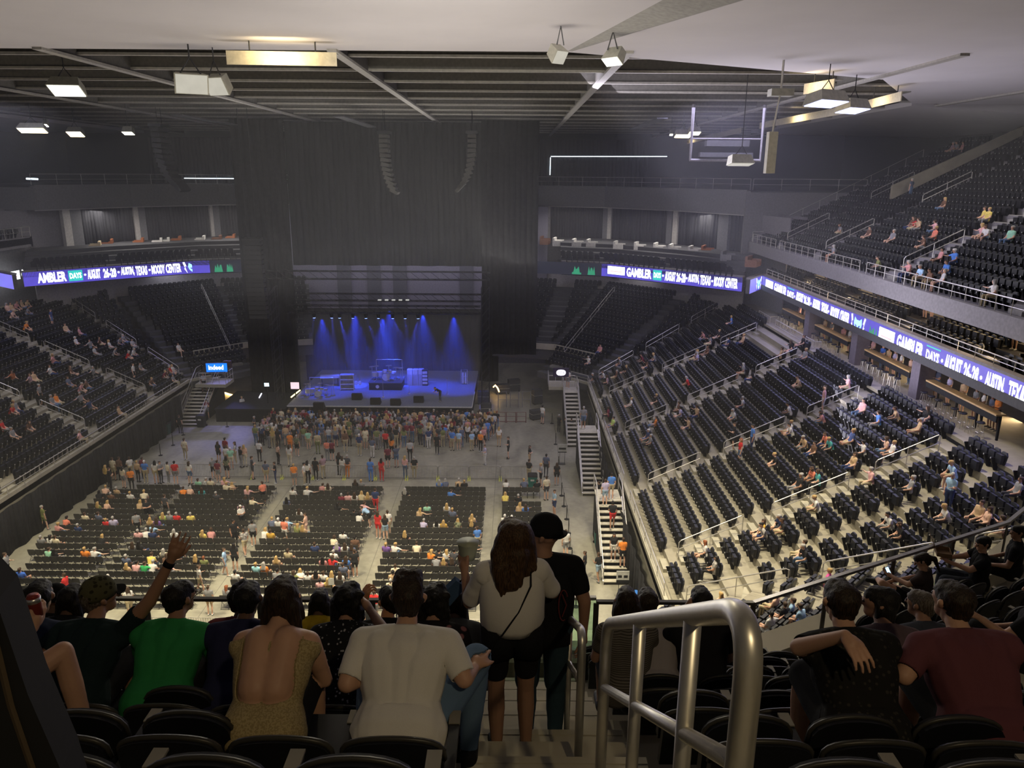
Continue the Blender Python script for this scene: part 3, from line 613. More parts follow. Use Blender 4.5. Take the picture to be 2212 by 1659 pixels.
# ================================================================== ROOF
struct(MB().box(-60, 46, 3, 108, 28.6, 28.8).obj('ceiling', M_DECKROOF))
jm = MB().box(-58, 44, -.1, .1, 0, .12, 0).box(-58, 44, -.04, .04, .12, 1.3, 1).mesh('roof_joist', [mat('joist_flange', (.42, .4, .36), .6), M_STEEL])
for k in range(14):
    o = struct(link('trim_joist', jm)); o.location = (0, 37+k*5, 27.0)
gm = MB().box(-.2, .2, 34, 107, 0, .12, 0).box(-.07, .07, 34, 107, .12, 1.6, 1).mesh('roof_girder', [mat('girder_flange', (.4, .38, .35), .6), M_STEEL])
for x in (-43.8, -31.7, -19.6, -7.5, 4.7, 18.5, 30): o = struct(link('trim_girder', gm)); o.location = (x, 0, 26.8)
# catwalk pieces
mb = MB()
for x in (-25, -13, 11): mb.box(x-.4, x+.4, 60, 74, 26.0, 26.1)
struct(mb.obj('trim_catwalk', M_DGREY))
# white soffits
struct(MB().prism([(-59, 3.9, 26.9), (19, 3.9, 26.9), (19.3, 43.1, 26.9), (18.5, 42.7, 26.9), (2.1, 34.4, 26.9), (-59, 34.6, 26.9)], [(-59, 3.9, 27.2), (19, 3.9, 27.2), (19.3, 43.1, 27.2), (18.5, 42.7, 27.2), (2.1, 34.4, 27.2), (-59, 34.6, 27.2)]).obj('ceiling_soffit', M_WHITE))
struct(MB().prism([(19.0, 3.9, 26.93), (44, 3.9, 26.93), (44, 57.6, 26.93), (27.9, 57.1, 26.93), (19.3, 43.1, 26.93)], [(19.0, 3.9, 27.2), (44, 3.9, 27.2), (44, 57.6, 27.2), (27.9, 57.1, 27.2), (19.3, 43.1, 27.2)]).obj('ceiling_corner', M_WHITE))
struct(MB().prism([(28.2, 57.8, 26.85), (44.2, 57.8, 25.9), (44.2, 84, 25.9), (28.2, 96, 26.85)], [(28.2, 57.8, 27.2), (44.2, 57.8, 27.2), (44.2, 84, 27.2), (28.2, 96, 27.2)]).obj('ceiling_side', M_WHITE))
struct(MB().box(-60, -44, 40, 96, 26.4, 26.7).obj('ceiling_left_side', M_WHITE))
q = atz(1500, -10, 26.9)
d = Vector((q[0]-2.1, q[1]-34.4, 0)).normalized(); n_ = Vector((-d.y, d.x, 0)); A = Vector((2.3, 34.2, 26.9)); Bq = A+d*16
struct(MB().prism([A-n_*.1, A+n_*.1, A+n_*.1+Vector((0, 0, .02)), A-n_*.1+Vector((0, 0, .02))], [Bq-n_*1.1, Bq+n_*1.1+Vector((0, 0, -.35)), Bq+n_*1.1, Bq-n_*1.1+Vector((0, 0, .05))]).obj('trim_fold', mat('soffit_fold', (.34, .33, .31), .8)))
# floodlight fixtures
M_LAMP = emit('lamp_white', (1, .96, .85), 9); M_LAMPW = emit('lamp_warm', (1, .8, .45), 14); M_LAMPB = emit('lamp_blue_white', (.45, .5, 1), 5); M_HOUS = mat('lamp_housing', (.45, .44, .38), .4, .4); M_LAMPD = emit('lamp_dim', (1, .95, .8), .5)
def flood(px, py, z, w, hgt, rz, tilt, label, m=M_LAMP, g='floodlights hung from the roof', d=.5):
    p = atz(px, py, z); o = thing('floodlight', label, 'floodlight', p, rz, g)
    R = Matrix.Rotation(tilt, 4, 'X')
    h1 = MB().prism([(-w/2, -hgt/2, 0), (w/2, -hgt/2, 0), (w/2, hgt/2, 0), (-w/2, hgt/2, 0)], [(-w*.4, -hgt*.4, d), (w*.4, -hgt*.4, d), (w*.4, hgt*.4, d), (-w*.4, hgt*.4, d)], 0).obj('housing', M_HOUS, o); h1.matrix_local = R
    e = MB().box(-w*.46, w*.46, -hgt*.46, hgt*.46, -.03, -.005).obj('lens', m, o); e.matrix_local = R
    MB().tube([(-w*.3, 0, d*.8), (0, 0, d+.5), (w*.3, 0, d*.8)], .03, 4).tube([(0, 0, d+.5), (0, 0, 28.6-p[2])], .03, 4).obj('yoke', M_DGREY, o)
    return o
flood(144, 196, 25.6, 1.5, .9, .1, -.5, 'bright white floodlight at the far left under the roof', emit('lamp_pale', (1, 1, .9), 2.2))
flood(414, 182, 25.4, 1.3, .8, .5, -1.2, 'dull metal floodlight housing hanging left of centre, left one of the pair', M_LAMPD)
flood(466, 187, 25.4, 1.0, .8, -.35, -1.0, 'dull metal floodlight housing hanging left of centre, right one of the pair', M_LAMPD)
flood(1210, 124, 25.9, .5, .5, .6, -.9, 'small pale floodlight just below the soffit corner', M_LAMPD)
flood(1322, 133, 25.9, .75, .42, -.8, -.6, 'small white floodlight right of the soffit corner', emit('lamp_pale', (1, 1, .9), 2.2))
flood(70, 282, 25.0, 2.2, .7, 0, -.5, 'glaring warm floodlight at the left edge above the dark ledge', M_LAMPW)
flood(163, 290, 25.0, 1.3, .8, 0, -.5, 'second glaring warm floodlight from the left edge', M_LAMPW)
flood(98, 271, 25.6, .4, .4, 0, -.5, 'small spot lamp above the two warm floodlights on the left', M_LAMP)
flood(277, 288, 25.0, .9, .6, 0, -.4, 'small white floodlight left of the hanging speaker array', emit('lamp_pale', (1, 1, .9), 2.2))
flood(1785, 224, 25.2, 1.9, 1.1, .5, -.2, 'blue-white floodlight panel in the right roof corner, left one of the pair', M_LAMPB)
flood(1842, 239, 25.2, 1.6, 1.0, .5, -.2, 'blue-white floodlight panel in the right roof corner, right one of the pair', M_LAMPB)
flood(1475, 294, 25.2, 1.4, .6, .1, -.4, 'bright warm floodlight right of centre near the far roof', M_LAMPW)
flood(1500, 288, 25.4, 1.0, .6, .1, -.4, 'second bright warm floodlight right of centre near the far roof', M_LAMPW)
flood(1450, 291, 25.6, .3, .3, 0, -.5, 'small star-bright lamp left of the far warm floodlights', M_LAMP)
flood(1600, 355, 22.6, 1.6, .5, .4, -.3, 'thin tilted metal light hanging over the far right seats', M_LAMPD)
for x, y in ((735, 290), (1370, 320)): pass
# warm light troughs along the soffit edges
def trough(p0, p1, z, label, e, w=.5):
    a = atz(*p0, z); b = atz(*p1, z); a = Vector(a); b = Vector(b); o = thing('light_trough', label, 'light fixture', a, 0, None)
    d = b-a; L = d.length; t = d/L; nn = Vector((-t.y, t.x, 0))*w
    V = lambda s, q, h: tuple(t*s*L+nn*q+Vector((0, 0, h)))
    MB().prism([V(0, 0, 0), V(1, 0, 0), V(1, .12, 0), V(0, .12, 0)], [V(0, 0, .5), V(1, 0, .5), V(1, .12, .5), V(0, .12, .5)]).obj('side_plate', mat('trough_plate', (.62, .56, .42), .6), o)
    MB().prism([V(0, .12, .45), V(1, .12, .45), V(1, 1, .45), V(0, 1, .45)], [V(0, .12, .5), V(1, .12, .5), V(1, 1, .5), V(0, 1, .5)]).obj('top_plate', M_HOUS, o)
    MB().tube([V(.2, .5, .5), V(.2, .5, 28.6-z)], .03, 4).tube([V(.8, .5, .5), V(.8, .5, 28.6-z)], .03, 4).obj('hanger', M_DGREY, o)
    c = a+d*.5-nn*1.6+Vector((0, 0, .2)); area('trough_lamp', c, c+nn+Vector((0, 0, .05)), e, (1, .78, .42), min(L*.4, 2), .25)
trough((490, 139), (728, 143), 26.0, 'warm lit ceiling trough below the soffit, left of centre', 55)
trough((1735, 204), (1800, 194), 26.0, 'short warm lit trough at the right roof corner', 25)
trough((1430, 322), (1600, 287), 26.0, 'long pale beam trough along the right side soffit, far part', 40)
trough((1860, 238), (1945, 218), 26.0, 'pale trough along the right side soffit, near part', 40)
trough((1640, 278), (1840, 243), 26.0, 'pale trough along the right side soffit, middle part', 60)
# hanging frame and vertical speaker right
o = thing('hanging_speaker', 'narrow vertical pale speaker column hanging on cables at the right', 'speaker', atz(1665, 330, 23.0), 0)
MB().box(-.2, .2, -.2, .2, -.9, .9).obj('column', mat('pale_speaker', (.5, .47, .38), .5), o); MB().tube([(0, 0, .9), (.2, 0, 2.6), (.2, 0, 5.2)], .05, 4).obj('cable', M_RAIL, o); MB().box(-.3, .7, -.3, .3, 2.4, 2.7).obj('bracket', M_HOUS, o)
o = thing('equipment_rack', 'square hanging metal frame with equipment under the far right roof', 'frame', atz(1570, 300, 24.4), 0)
MB().tube([(-2.4, 0, 2.2), (-2.4, 0, -1.4), (2.4, 0, -1.4), (2.4, 0, 2.2)], .12, 4).tube([(-2.4, 0, 0), (2.4, 0, 0)], .05, 4).obj('frame', M_GREY, o); MB().box(-1.8, 1.8, -.3, .3, -1.2, -.9).box(-1.4, 1.5, -.3, .3, -.5, -.1).obj('equipment', M_DGREY, o)
# ================================================================== STAGE
SX0, SX1, SY0, SY1, SZ = -20.2, -3.6, 66.0, 79.0, 1.8
st = thing('stage', 'large black concert stage washed in deep blue light', 'stage', (-12, 66, 0))
M_STAGE = mat('stage_deck', (.16, .17, .2), .5, spec=.3)
MB().box(SX0+12, SX1+12, 0, 13, SZ-.15, SZ).obj('deck', M_STAGE, st)
MB().box(SX0+12+.1, SX1+12-.1, .1, 12.9, 0, SZ-.15).obj('skirt', M_BLACK, st)
MB().box(SX0+12, SX1+12, -.05, 0, SZ-.1, SZ+.0).box(SX1+12, SX1+12.05, 0, 5, SZ-.1, SZ).obj('edge_strip', mat('white_edge', (.5, .5, .5), .6), st)
drape('stage_backdrop', (-22.5, 81.5), (-1.5, 81.5), .02, 8.0, 'dark blue-lit curtain at the back of the stage', 'curtain', .6, .2, m=mat('backdrop_cloth', (.006, .006, .008), .95))
drape('side_drape', (-25.4, 72.2), (-20.6, 72.2), .02, 26.6, 'tall black drape masking the left side of the stage', 'curtain', .5, .15)
drape('side_drape', (-2.9, 72.2), (2.3, 72.2), 5.2, 26.6, 'tall black drape masking the right side of the stage', 'curtain', .5, .15)
drape('overhead_border', (-21.6, 76), (-1.8, 76), 13.2, 26.6, 'huge black cloth hanging above the stage', 'curtain', .55, .2, m=mat('border_cloth', (.018, .018, .018), .95))
struct(MB().box(-27, 4, 90, 90.3, 0, 18.4).obj('wall_stage_back', mat('violet_grey_wall', (.2, .19, .24), .8)))
for k, x in enumerate((-20.5, -17, -14, -6.2)):
    o = MB().box(0, 1.6, 0, .15, 5.5, 12.8).obj('wall_panel', mat('dark_panel', (.09, .09, .11), .8)); o.location = (x, 89.7, 0); tag(o, f'dark upright panel on the grey wall above the stage, {nth(k+1)} from the left', 'wall panel', 'panels behind the stage')
area('backstage_glow', (-12, 84, 15), (-12, 90, 9.5), 420, (.8, .75, 1), 20, 2)
# lighting truss
def truss(p, q, label, s=.35, m=None):
    p = Vector(p); q = Vector(q); o = thing('truss', label, 'truss', p, 0, 'lighting trusses over the stage'); d = q-p; L = d.length; t = d/L
    a = t.cross(Vector((0, 0, 1))); a = a.normalized()*s if a.length > .1 else Vector((s, 0, 0)); b = t.cross(a).normalized()*s
    mb = MB()
    for sa, sb in ((-1, -1), (1, -1), (1, 1), (-1, 1)): mb.tube([a*sa+b*sb, a*sa+b*sb+d], .04, 4)
    mb.obj('chord', m or M_SEATF, o)
    mb = MB(); n = int(L/.9)
    for k in range(n):
        s0 = t*(k*L/n); s1 = t*((k+1)*L/n); mb.tube([s0-a-b, s1+a-b], .022, 3); mb.tube([s0-a+b, s1+a+b], .022, 3); mb.tube([s0-a-b, s1-a+b], .022, 3)
    mb.obj('lattice', m or M_SEATF, o); return o
truss((-21, 71, 9.7), (-3, 71, 9.7), 'front lighting truss across the stage opening')
truss((-21, 77, 9.9), (-3, 77, 9.9), 'rear lighting truss across the back of the stage')
truss((-22, 68.5, 13.2), (-2, 68.5, 13.2), 'high dark truss above the stage opening, upper one')
for k, (x, c) in enumerate([(-2.5, 1), (-22, 1)]): truss((x, 70, 0.05), (x, 70, 12), f'dark vertical truss tower at the {"right" if k == 0 else "left"} side of the stage')
M_BLUEL = emit('beam_lens', (.2, .3, 1), 14)
BEAMS = [(678, -1, .12), (716, .0, .3), (733, .5, .8), (762, -.1, .8), (790, .9, .6), (817, .7, .8), (848, 1.2, .6), (875, .1, .3), (903, -.9, .9)]
_hd = [('yoke', MB().tube([(-.16, 0, 0), (-.16, 0, .35), (.16, 0, .35), (.16, 0, 0)], .025, 4).mesh('yoke', M_BLACK)), ('head', MB().lathe((0, 0, 0), [(.13, -.22), (.15, -.1), (.12, .16), (.05, .2)], 10).mesh('head', M_BLACK)), ('lens', MB().lathe((0, 0, 0), [(.115, -.235), (.115, -.225)], 10).mesh('lens', M_BLUEL))]
for k, (px, dx, e) in enumerate(BEAMS):
    p = aty(px, 676, 71.0); o = thing('moving_light', f'stage spotlight throwing a blue beam, {nth(k+1)} from the left on the front truss', 'stage light', (p[0], 71, 9.1), 0, 'moving lights on the front truss')
    for n, me in _hd: link(n, me, o)
    spot('stage_beam', (p[0], 71, 8.85), (p[0]+dx*2.2, 72.5+abs(dx), 2), 9000*e, (.05, .09, 1), 15, .35, .05)
for k, (x, y) in enumerate(((-17.5, 70.5), (-15, 73), (-12, 71), (-12, 75), (-8.5, 73), (-5.5, 72))):
    spot('stage_wash', (x, y-1., 9.2), (x, y, 1.8), 5200, (.02, .06, 1), 50, .9, .1)
for k in range(5):
    p = aty(820+k*15, 648, 73); o = MB().box(-.16, .16, -.1, .1, -.06, .06).obj('truss_lamp', emit('pale_lamp', (.8, .8, .75), .5)); o.location = p; tag(o, f'small pale lamp in the row above the stage truss, {nth(k+1)} from the left', 'lamp', 'row of small lamps above the stage')
spot('floor_blue', (-27, 74, 10), (-26, 64, 0), 3600, (.25, .25, 1), 34, .8, .2)  # added spot standing in for the blue sheen on the left floor
# local stage haze that shows the beams
vm = bpy.data.materials.new('stage_haze'); vm.use_nodes = True; nt = vm.node_tree; nt.nodes.remove(nt.nodes['Principled BSDF']); vs = nt.nodes.new('ShaderNodeVolumeScatter'); vs.inputs['Density'].default_value = .03; nt.links.new(vs.outputs[0], nt.nodes['Material Output'].inputs['Volume'])
o = MB().box(-20.4, -3.2, 69.5, 80.5, 2.2, 9.0).obj('stage_haze', vm); tag(o, 'thin haze above the stage lit by the blue beams', 'haze', kind='stuff')
# line arrays
def line_array(p, n, curve, rz, label, w=1.3, h=.38, m=None):
    o = thing('line_array', label, 'speaker array', p, rz, 'hanging speaker arrays'); m = m or mat('speaker_black', (.02, .02, .022), .6)
    me = MB().prism([(-w/2, -.35, -h*.9), (w/2, -.35, -h*.9), (w/2, .35, -h*.75), (-w/2, .35, -h*.75)], [(-w/2, -.35, 0), (w/2, -.35, 0), (w/2, .35, -.05), (-w/2, .35, -.05)]).mesh('speaker_cabinet', m)
    z = 0; y = 0; a = 0
    for k in range(n):
        c = link('speaker_cabinet', me, o); c.location = (0, y, z); c.rotation_euler = (-a, 0, 0); z -= h*math.cos(a); y += h*math.sin(a); a += curve*(.3+1.4*k/n)
    MB().box(-w/2, w/2, -.5, .5, .02, .25).tube([(-.4, 0, .2), (-.4, 0, 27-p[2])], .02, 4).tube([(.4, 0, .2), (.4, 0, 27-p[2])], .02, 4).obj('rigging_frame', M_SEATF, o); return o
p = aty(345, 275, 66); line_array((p[0], 66, p[2]), 13, .085, PI/2+PI, 'curved black speaker array hanging at the left above the seats', 2.0, .42)
p = aty(545, 520, 66); line_array((p[0], 66, p[2]), 17, .01, 0, 'long straight black speaker array hanging left of the stage', 1.5, .4)
M_HZ = mat('hazy_speaker', (.06, .057, .05), .8)  # haze put into a greyer colour for the arrays over the stage
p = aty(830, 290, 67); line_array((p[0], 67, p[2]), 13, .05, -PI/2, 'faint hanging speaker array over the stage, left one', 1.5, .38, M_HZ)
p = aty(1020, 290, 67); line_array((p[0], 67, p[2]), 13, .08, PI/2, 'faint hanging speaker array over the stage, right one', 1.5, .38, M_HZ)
# ------------------------------------------------------------------ stage gear
M_BL = mat('pale_kit', (.5, .5, .55), .3, .3); M_CYM = mat('cymbal', (.7, .6, .35), .25, .9); M_SKIN = mat('drum_head', (.7, .7, .7), .5)
def drum_kit(p, label, s=1.0, extra=False):
    o = thing('drum_kit', label, 'drum kit', p, PI); o.scale = (s, s, s)
    MB().lathe((0, 0, 0), [(.3, -.25), (.3, .25)], 14).obj('bass_drum', M_BL, o).matrix_local = Matrix.Translation((0, .3, .32)) @ Matrix.Rotation(PI/2, 4, 'X')
    for x, y, z, r, h in ((-.3, .3, .75, .17, .2), (.1, .32, .78, .17, .22), (.6, -.1, .45, .22, .36), (-.55, -.2, .55, .18, .15), (.95, .2, .5, .22, .35)):
        MB().lathe((x, y, z), [(r, -h/2), (r, h/2)], 12).tube([(x, y, z), (x+.1, y, 0)], .015, 4).obj('drum', M_BL, o)
    for x, y, z in ((-.8, .3, 1.1), (.75, .5, 1.25), (-.3, .7, 1.35), (1.2, -.1, 1.05), (-1.1, -.1, .95)):
        c = MB().lathe((x, y, z), [(.03, .04), (.24, 0), (.24, -.006)], 14).obj('cymbal', M_CYM, o); MB().tube([(x, y, z), (x, y, .1), (x+.2, y, 0)], .014, 4).obj('stand', M_METAL, o)
    MB().tube([(-1.2, -.5, 0), (-1.2, -.5, 1.55), (.9, -.5, 1.55), (.9, -.5, 0)], .03, 5).obj('rack', M_METAL, o)
    MB().lathe((0, -.5, 0), [(.05, 0), (.05, .42), (.17, .44), (.17, .52)], 10).obj('stool', M_BLACK, o)
def on_stage(px, py): return atz(px, py, SZ)
r = on_stage(833, 842); rz_ = SZ+.75
o = thing('drum_riser', 'black raised platform carrying the main drum kit', 'riser', (r[0], r[1]+.9, SZ)); MB().box(-1.6, 1.6, -1.1, 1.3, .68, .75).obj('platform', M_DGREY, o); MB().box(-1.55, 1.55, -1.05, 1.25, 0, .68).obj('skirt', M_BLACK, o)
MB().lathe((0, 0, 0), [(.17, -.02), (.17, .02)], 12).obj('emblem', M_BL, o).matrix_local = Matrix.Translation((-.75, -1.08, .35)) @ Matrix.Rotation(PI/2, 4, 'X')
drum_kit((r[0], r[1]+1.0, rz_+.01), 'main drum kit on the riser at centre stage', 1.2)
q = on_stage(690, 855); drum_kit((q[0], q[1], SZ+.01), 'percussion set at the left front of the stage', 1.05)
q = on_stage(705, 838)
o = thing('keyboard_table', 'pale covered keyboard table at the left of the stage', 'table', (q[0]+.2, q[1]+.8, SZ), .2); MB().box(-.9, .9, -.4, .4, .85, 1.05).obj('top', M_BL, o); MB().box(-.8, -.7, -.3, .3, 0, .85).box(.7, .8, -.3, .3, 0, .85).obj('leg', M_SEATF, o)
q = on_stage(748, 845)
o = thing('keyboard_rack', 'tall keyboard rack with shelves left of the main drum kit', 'rack', (q[0], q[1]+.6, SZ), .1)
MB().box(-.65, -.6, -.3, .3, 0, 1.5).box(.6, .65, -.3, .3, 0, 1.5).box(-.6, .6, .25, .3, 0, 1.5).obj('frame', M_BL, o)
for z in (.1, .55, 1.0, 1.45): MB().box(-.6, .6, -.3, .25, z, z+.08).obj('shelf', M_BL, o)
for k, x in enumerate((768, 776)):
    q = on_stage(x, 838); o = thing('guitar', f'guitar on a stand left of the main drum kit, {("left", "right")[k]} one', 'guitar', (q[0], q[1]+.4, SZ+.1), 0)
    MB().lathe((0, 0, 0), [(.12, -.03), (.17, -.02), (.17, .02), (.12, .03)], 10).obj('body', M_BL, o).matrix_local = Matrix.Translation((0, 0, .3)) @ Matrix.Rotation(PI/2, 4, 'X') @ Matrix.Diagonal((1, 1.3, 1, 1))
    MB().box(-.03, .03, -.02, .02, .4, 1.1).obj('neck', M_CYM, o)
for k, x in enumerate((885, 897, 909)):
    q = on_stage(x, 834); o = thing('amp_cabinet', f'tall amplifier cabinet in the stack right of the drums, {nth(k+1)} from the left', 'amplifier', (q[0], q[1]+.5, SZ), 0, 'amplifier stack')
    MB().box(-.25, .25, -.3, .3, 0, 1.15).box(-.25, .25, -.3, .3, 1.17, 1.6).obj('cabinet', M_BL, o); MB().box(-.22, .22, -.32, -.3, .05, 1.1).obj('grille', mat('grille', (.25, .25, .3), .8), o)
q = on_stage(917, 836); o = thing('gear_rack', 'open rack of blinking equipment right of the amplifier stack', 'rack', (q[0], q[1]+.5, SZ), 0)
MB().box(-.28, .28, 0, .3, 0, 1.6).obj('case', M_SEATF, o)
for z in (.15, .5, .85, 1.2): MB().box(-.24, .24, -.03, 0, z, z+.25).obj('unit', M_BL, o)
q = on_stage(1003, 830); o = thing('guitar_rack', 'upright rack of guitars at the right edge of the stage', 'rack', (q[0], q[1], SZ), 0)
MB().tube([(-.3, 0, 0), (-.3, 0, 1.5), (.3, 0, 1.5), (.3, 0, 0)], .03, 4).tube([(-.3, 0, .8), (.3, 0, .8)], .02, 4).obj('frame', M_BL, o); MB().box(-.2, -.05, -.1, .1, .1, 1.2).box(.05, .2, -.1, .1, .1, 1.2).obj('guitar', M_BL, o)
for k, (x, y) in enumerate(((772, 862), (812, 872), (855, 874), (690, 882), (905, 868))):
    q = on_stage(x, y); o = MB().prism([(-.3, -.25, 0), (.3, -.25, 0), (.3, .3, 0), (-.3, .3, 0)], [(-.3, -.25, .38), (.3, -.25, .38), (.3, -.05, .4), (-.3, -.05, .4)]).obj('wedge_monitor', M_BLACK); o.location = (q[0], q[1], SZ); o.scale = (1.5,)*3; tag(o, f'black wedge monitor on the stage floor, {nth(k+1)} listed from the {"left" if k < 4 else "right"} front', 'speaker', 'stage wedge monitors')
for k, (x, y) in enumerate(((828, 858), (966, 852), (884, 850))):
    q = on_stage(x, y); o = thing('microphone_stand', f'thin microphone stand, {("in front of the drum riser", "at the right of the stage", "before the amplifier stack")[k]}', 'microphone', (q[0], q[1], SZ)); MB().lathe((0, 0, 0), [(.14, 0), (.14, .03), (.015, .04), (.012, 1.5), (.03, 1.52), (.03, 1.6)], 8).obj('stand', M_METAL, o)
# side-of-stage: left risers, screens, rope light
o = thing('side_platform', 'black skirted platform left of the stage', 'platform', (-24, 66.6, 0)); MB().box(-3, 3.4, 0, 6, 1.1, 1.25).obj('deck', M_BLACK, o); MB().box(-2.95, 3.35, .05, 5.9, 0, 1.1).obj('skirt', M_DRAPE, o)
for k, (x, y, w, hh, m, l) in enumerate(((576, 831, .45, .35, emit('monitor_cyan', (.5, .85, 1), 5), 'glowing blue-white monitor left of the stage'), (637, 833, .85, .7, emit('monitor_mixed', (.7, .5, .55), 1.6), 'small bright video monitor at the left stage edge'))):
    p = aty(x, y, 68.5); o = thing('monitor', l, 'monitor', p); MB().box(-w/2, w/2, 0, .05, -hh/2, hh/2).obj('casing', M_BLACK, o); MB().box(-w*.46, w*.46, -.01, 0, -hh*.45, hh*.45).obj('screen', m, o); MB().box(-.04, .04, 0, .05, -p[2]+1.25, -hh/2).obj('stand', M_BLACK, o)
def glow_tube(pts, z, label, m, r=.05):
    P = [Vector(atz(x, y, z)) for x, y in pts]; o = thing('light_tube', label, 'light', P[0]); MB().tube([p-P[0] for p in P], r, 5).obj('tube', m, o)
glow_tube([(629, 858), (648, 843)], 1.9, 'yellow glowing tube lying at the left stage edge', emit('yellow_tube', (1, .85, .3), 5), .06)
glow_tube([(560, 859), (565, 850)], 1.3, 'short white glowing tube on the left side platform', emit('white_tube', (.8, .8, 1), 4), .05)
glow_tube([(472, 848), (486, 849), (495, 852), (507, 855), (512, 859), (524, 861)], .15, 'warm glowing rope light along the floor left of the stage', emit('rope_light', (1, .6, .2), 9), .1)
glow_tube([(1066, 836), (1070, 832), (1075, 838), (1078, 846)], .9, 'cluster of warm work lights right of the stage', emit('rope_light', (1, .6, .2), 9), .07)
# right of stage: crates, barricades etc.
M_CASE = mat('road_case', (.05, .05, .055), .5); M_MAR = mat('maroon_frame', (.16, .05, .05), .6)
for k, (x, y, w, hh) in enumerate([(1045, 872, 1.2, 1.3), (1050, 895, 1.0, 1.1), (1085, 850, 1.4, 1.0), (1110, 845, 1.2, 1.3), (1160, 872, .9, 1.5), (1158, 905, 1.1, .9)]):
    q = atz(x, y, 0); o = thing('road_case', f'dark road case standing right of the stage, {nth(k+1)} of six from the stage outwards', 'case', (q[0], q[1], 0), .1*k); MB().box(-w/2, w/2, -.35, .35, .1, hh).obj('case', M_CASE, o); MB().box(-w/2-.01, w/2+.01, -.36, .36, hh*.6, hh*.6+.03).obj('lid_edge', M_METAL, o); MB().box(-w/2+.05, -w/2+.15, -.3, .3, 0, .1).box(w/2-.15, w/2-.05, -.3, .3, 0, .1).obj('wheel', M_BLACK, o)
for k in range(3):
    q = atz(1082+k*22, 913, 0); o = thing('maroon_barrier', f'low maroon framed barrier right of the stage, {nth(k+1)} from the left', 'barrier', (q[0], q[1], 0), 0, 'maroon barriers right of the stage')
    MB().tube([(-.42, 0, 0), (-.42, 0, 1.0), (.42, 0, 1.0), (.42, 0, 0)], .035, 4).tube([(-.42, 0, .12), (.42, 0, .12)], .03, 4).tube([(-.42, 0, .6), (.42, 0, .6)], .02, 4).obj('frame', M_MAR, o)
for k in range(3):
    q = atz(1085+k*26, 880, 0); o = thing('folding_stage_frame', f'pale open metal frame stacked beyond the maroon barriers, {nth(k+1)} from the left', 'frame', (q[0], q[1], 0), 0, 'open metal frames')
    MB().tube([(-.4, 0, 0), (-.4, 0, 1.6), (.4, 0, 1.6), (.4, 0, 0)], .04, 4).tube([(-.4, 0, .8), (.4, 0, .8)], .03, 4).obj('frame', M_GREY, o)
# blue sign left, oval sign right
p = aty(468, 794, 68.0)
o = thing('blue_sign', 'blue lit sign with a white company name above the left floor exit', 'sign', p, .1)
MB().box(-.95, .95, 0, .2, -.42, .42).obj('box', M_BLACK, o); panel(o, -.93, .93, -.4, .4, emit('sign_blue', (.0, .16, 1), 1.6)); text(o, 'indeed', -.72, .6, -.2, .24, M_LEDW, .02)
o = MB().box(-.35, .35, 0, .2, -.3, .3).obj('dark_panel', mat('maroon_dark', (.06, .03, .04), .7)); o.location = aty(491, 787, 68.2); tag(o, 'small dark maroon panel right of the blue lit sign', 'panel')
p = aty(1212, 805, 66); o = thing('oval_sign', 'white lit oval sign with dark letters by the right floor exit', 'sign', p, 0); MB().box(-.7, .7, .02, .2, -.4, .4).obj('box', mat('purple_black', (.03, .02, .06), .6), o)
MB().poly([(.42*math.cos(t*PI/8)*abs(math.cos(t*PI/8))**-.35 if abs(math.cos(t*PI/8)) > .01 else 0, -.0, .27*math.sin(t*PI/8)) for t in range(16)]).obj('face', emit('sign_white', (.9, .88, 1), 2.2), o)
text(o, 'C D E', -.25, .25, -.09, .1, mat('sign_ink', (.05, .02, .1), .6), .02, -.03)
# square speaker sign under right ribbon
o = MB().box(-.45, .45, -.3, 0, -.45, .45).obj('wall_speaker', M_COL); o.location = hit(1327, 596, [(5, 86), (21, 70)])[0]; tag(o, 'square pale box with a dark centre under the right ribbon display', 'speaker')
MB().box(-.22, .22, -.32, -.3, -.22, .22).obj('grille', M_DGREY, o)
# platforms at the floor exits
for s, l in ((1, 'right'), (-1, 'left')):
    x = 5.0 if s == 1 else 2*CX-5.0
    struct(MB().box(x-1.6 if s > 0 else x-1.2, x+1.2 if s > 0 else x+1.6, 68.2, 70.4, 2.8, 3.1).obj('floor_landing_'+l, M_STEP))
    guard([(x-1.6*s, 70.2), (x-1.6*s, 68.3), (x+.8*s, 68.3)], 3.1, 1.05, f'railing of the small landing beside the stage on the {l}', every=.6)
for s in (1, -1):
    P = [(5.6, 70.6), (2.5, 74), (-3, 75.5)]; P = offs(P, 4*TR) if s == 1 else offs(mirror(P), 4*TR)
    struct(wallrun('trim_edge', [tuple(p) for p in P], Z0+4*RI-.1, Z0+4*RI+.5, M_STEP, -.15))
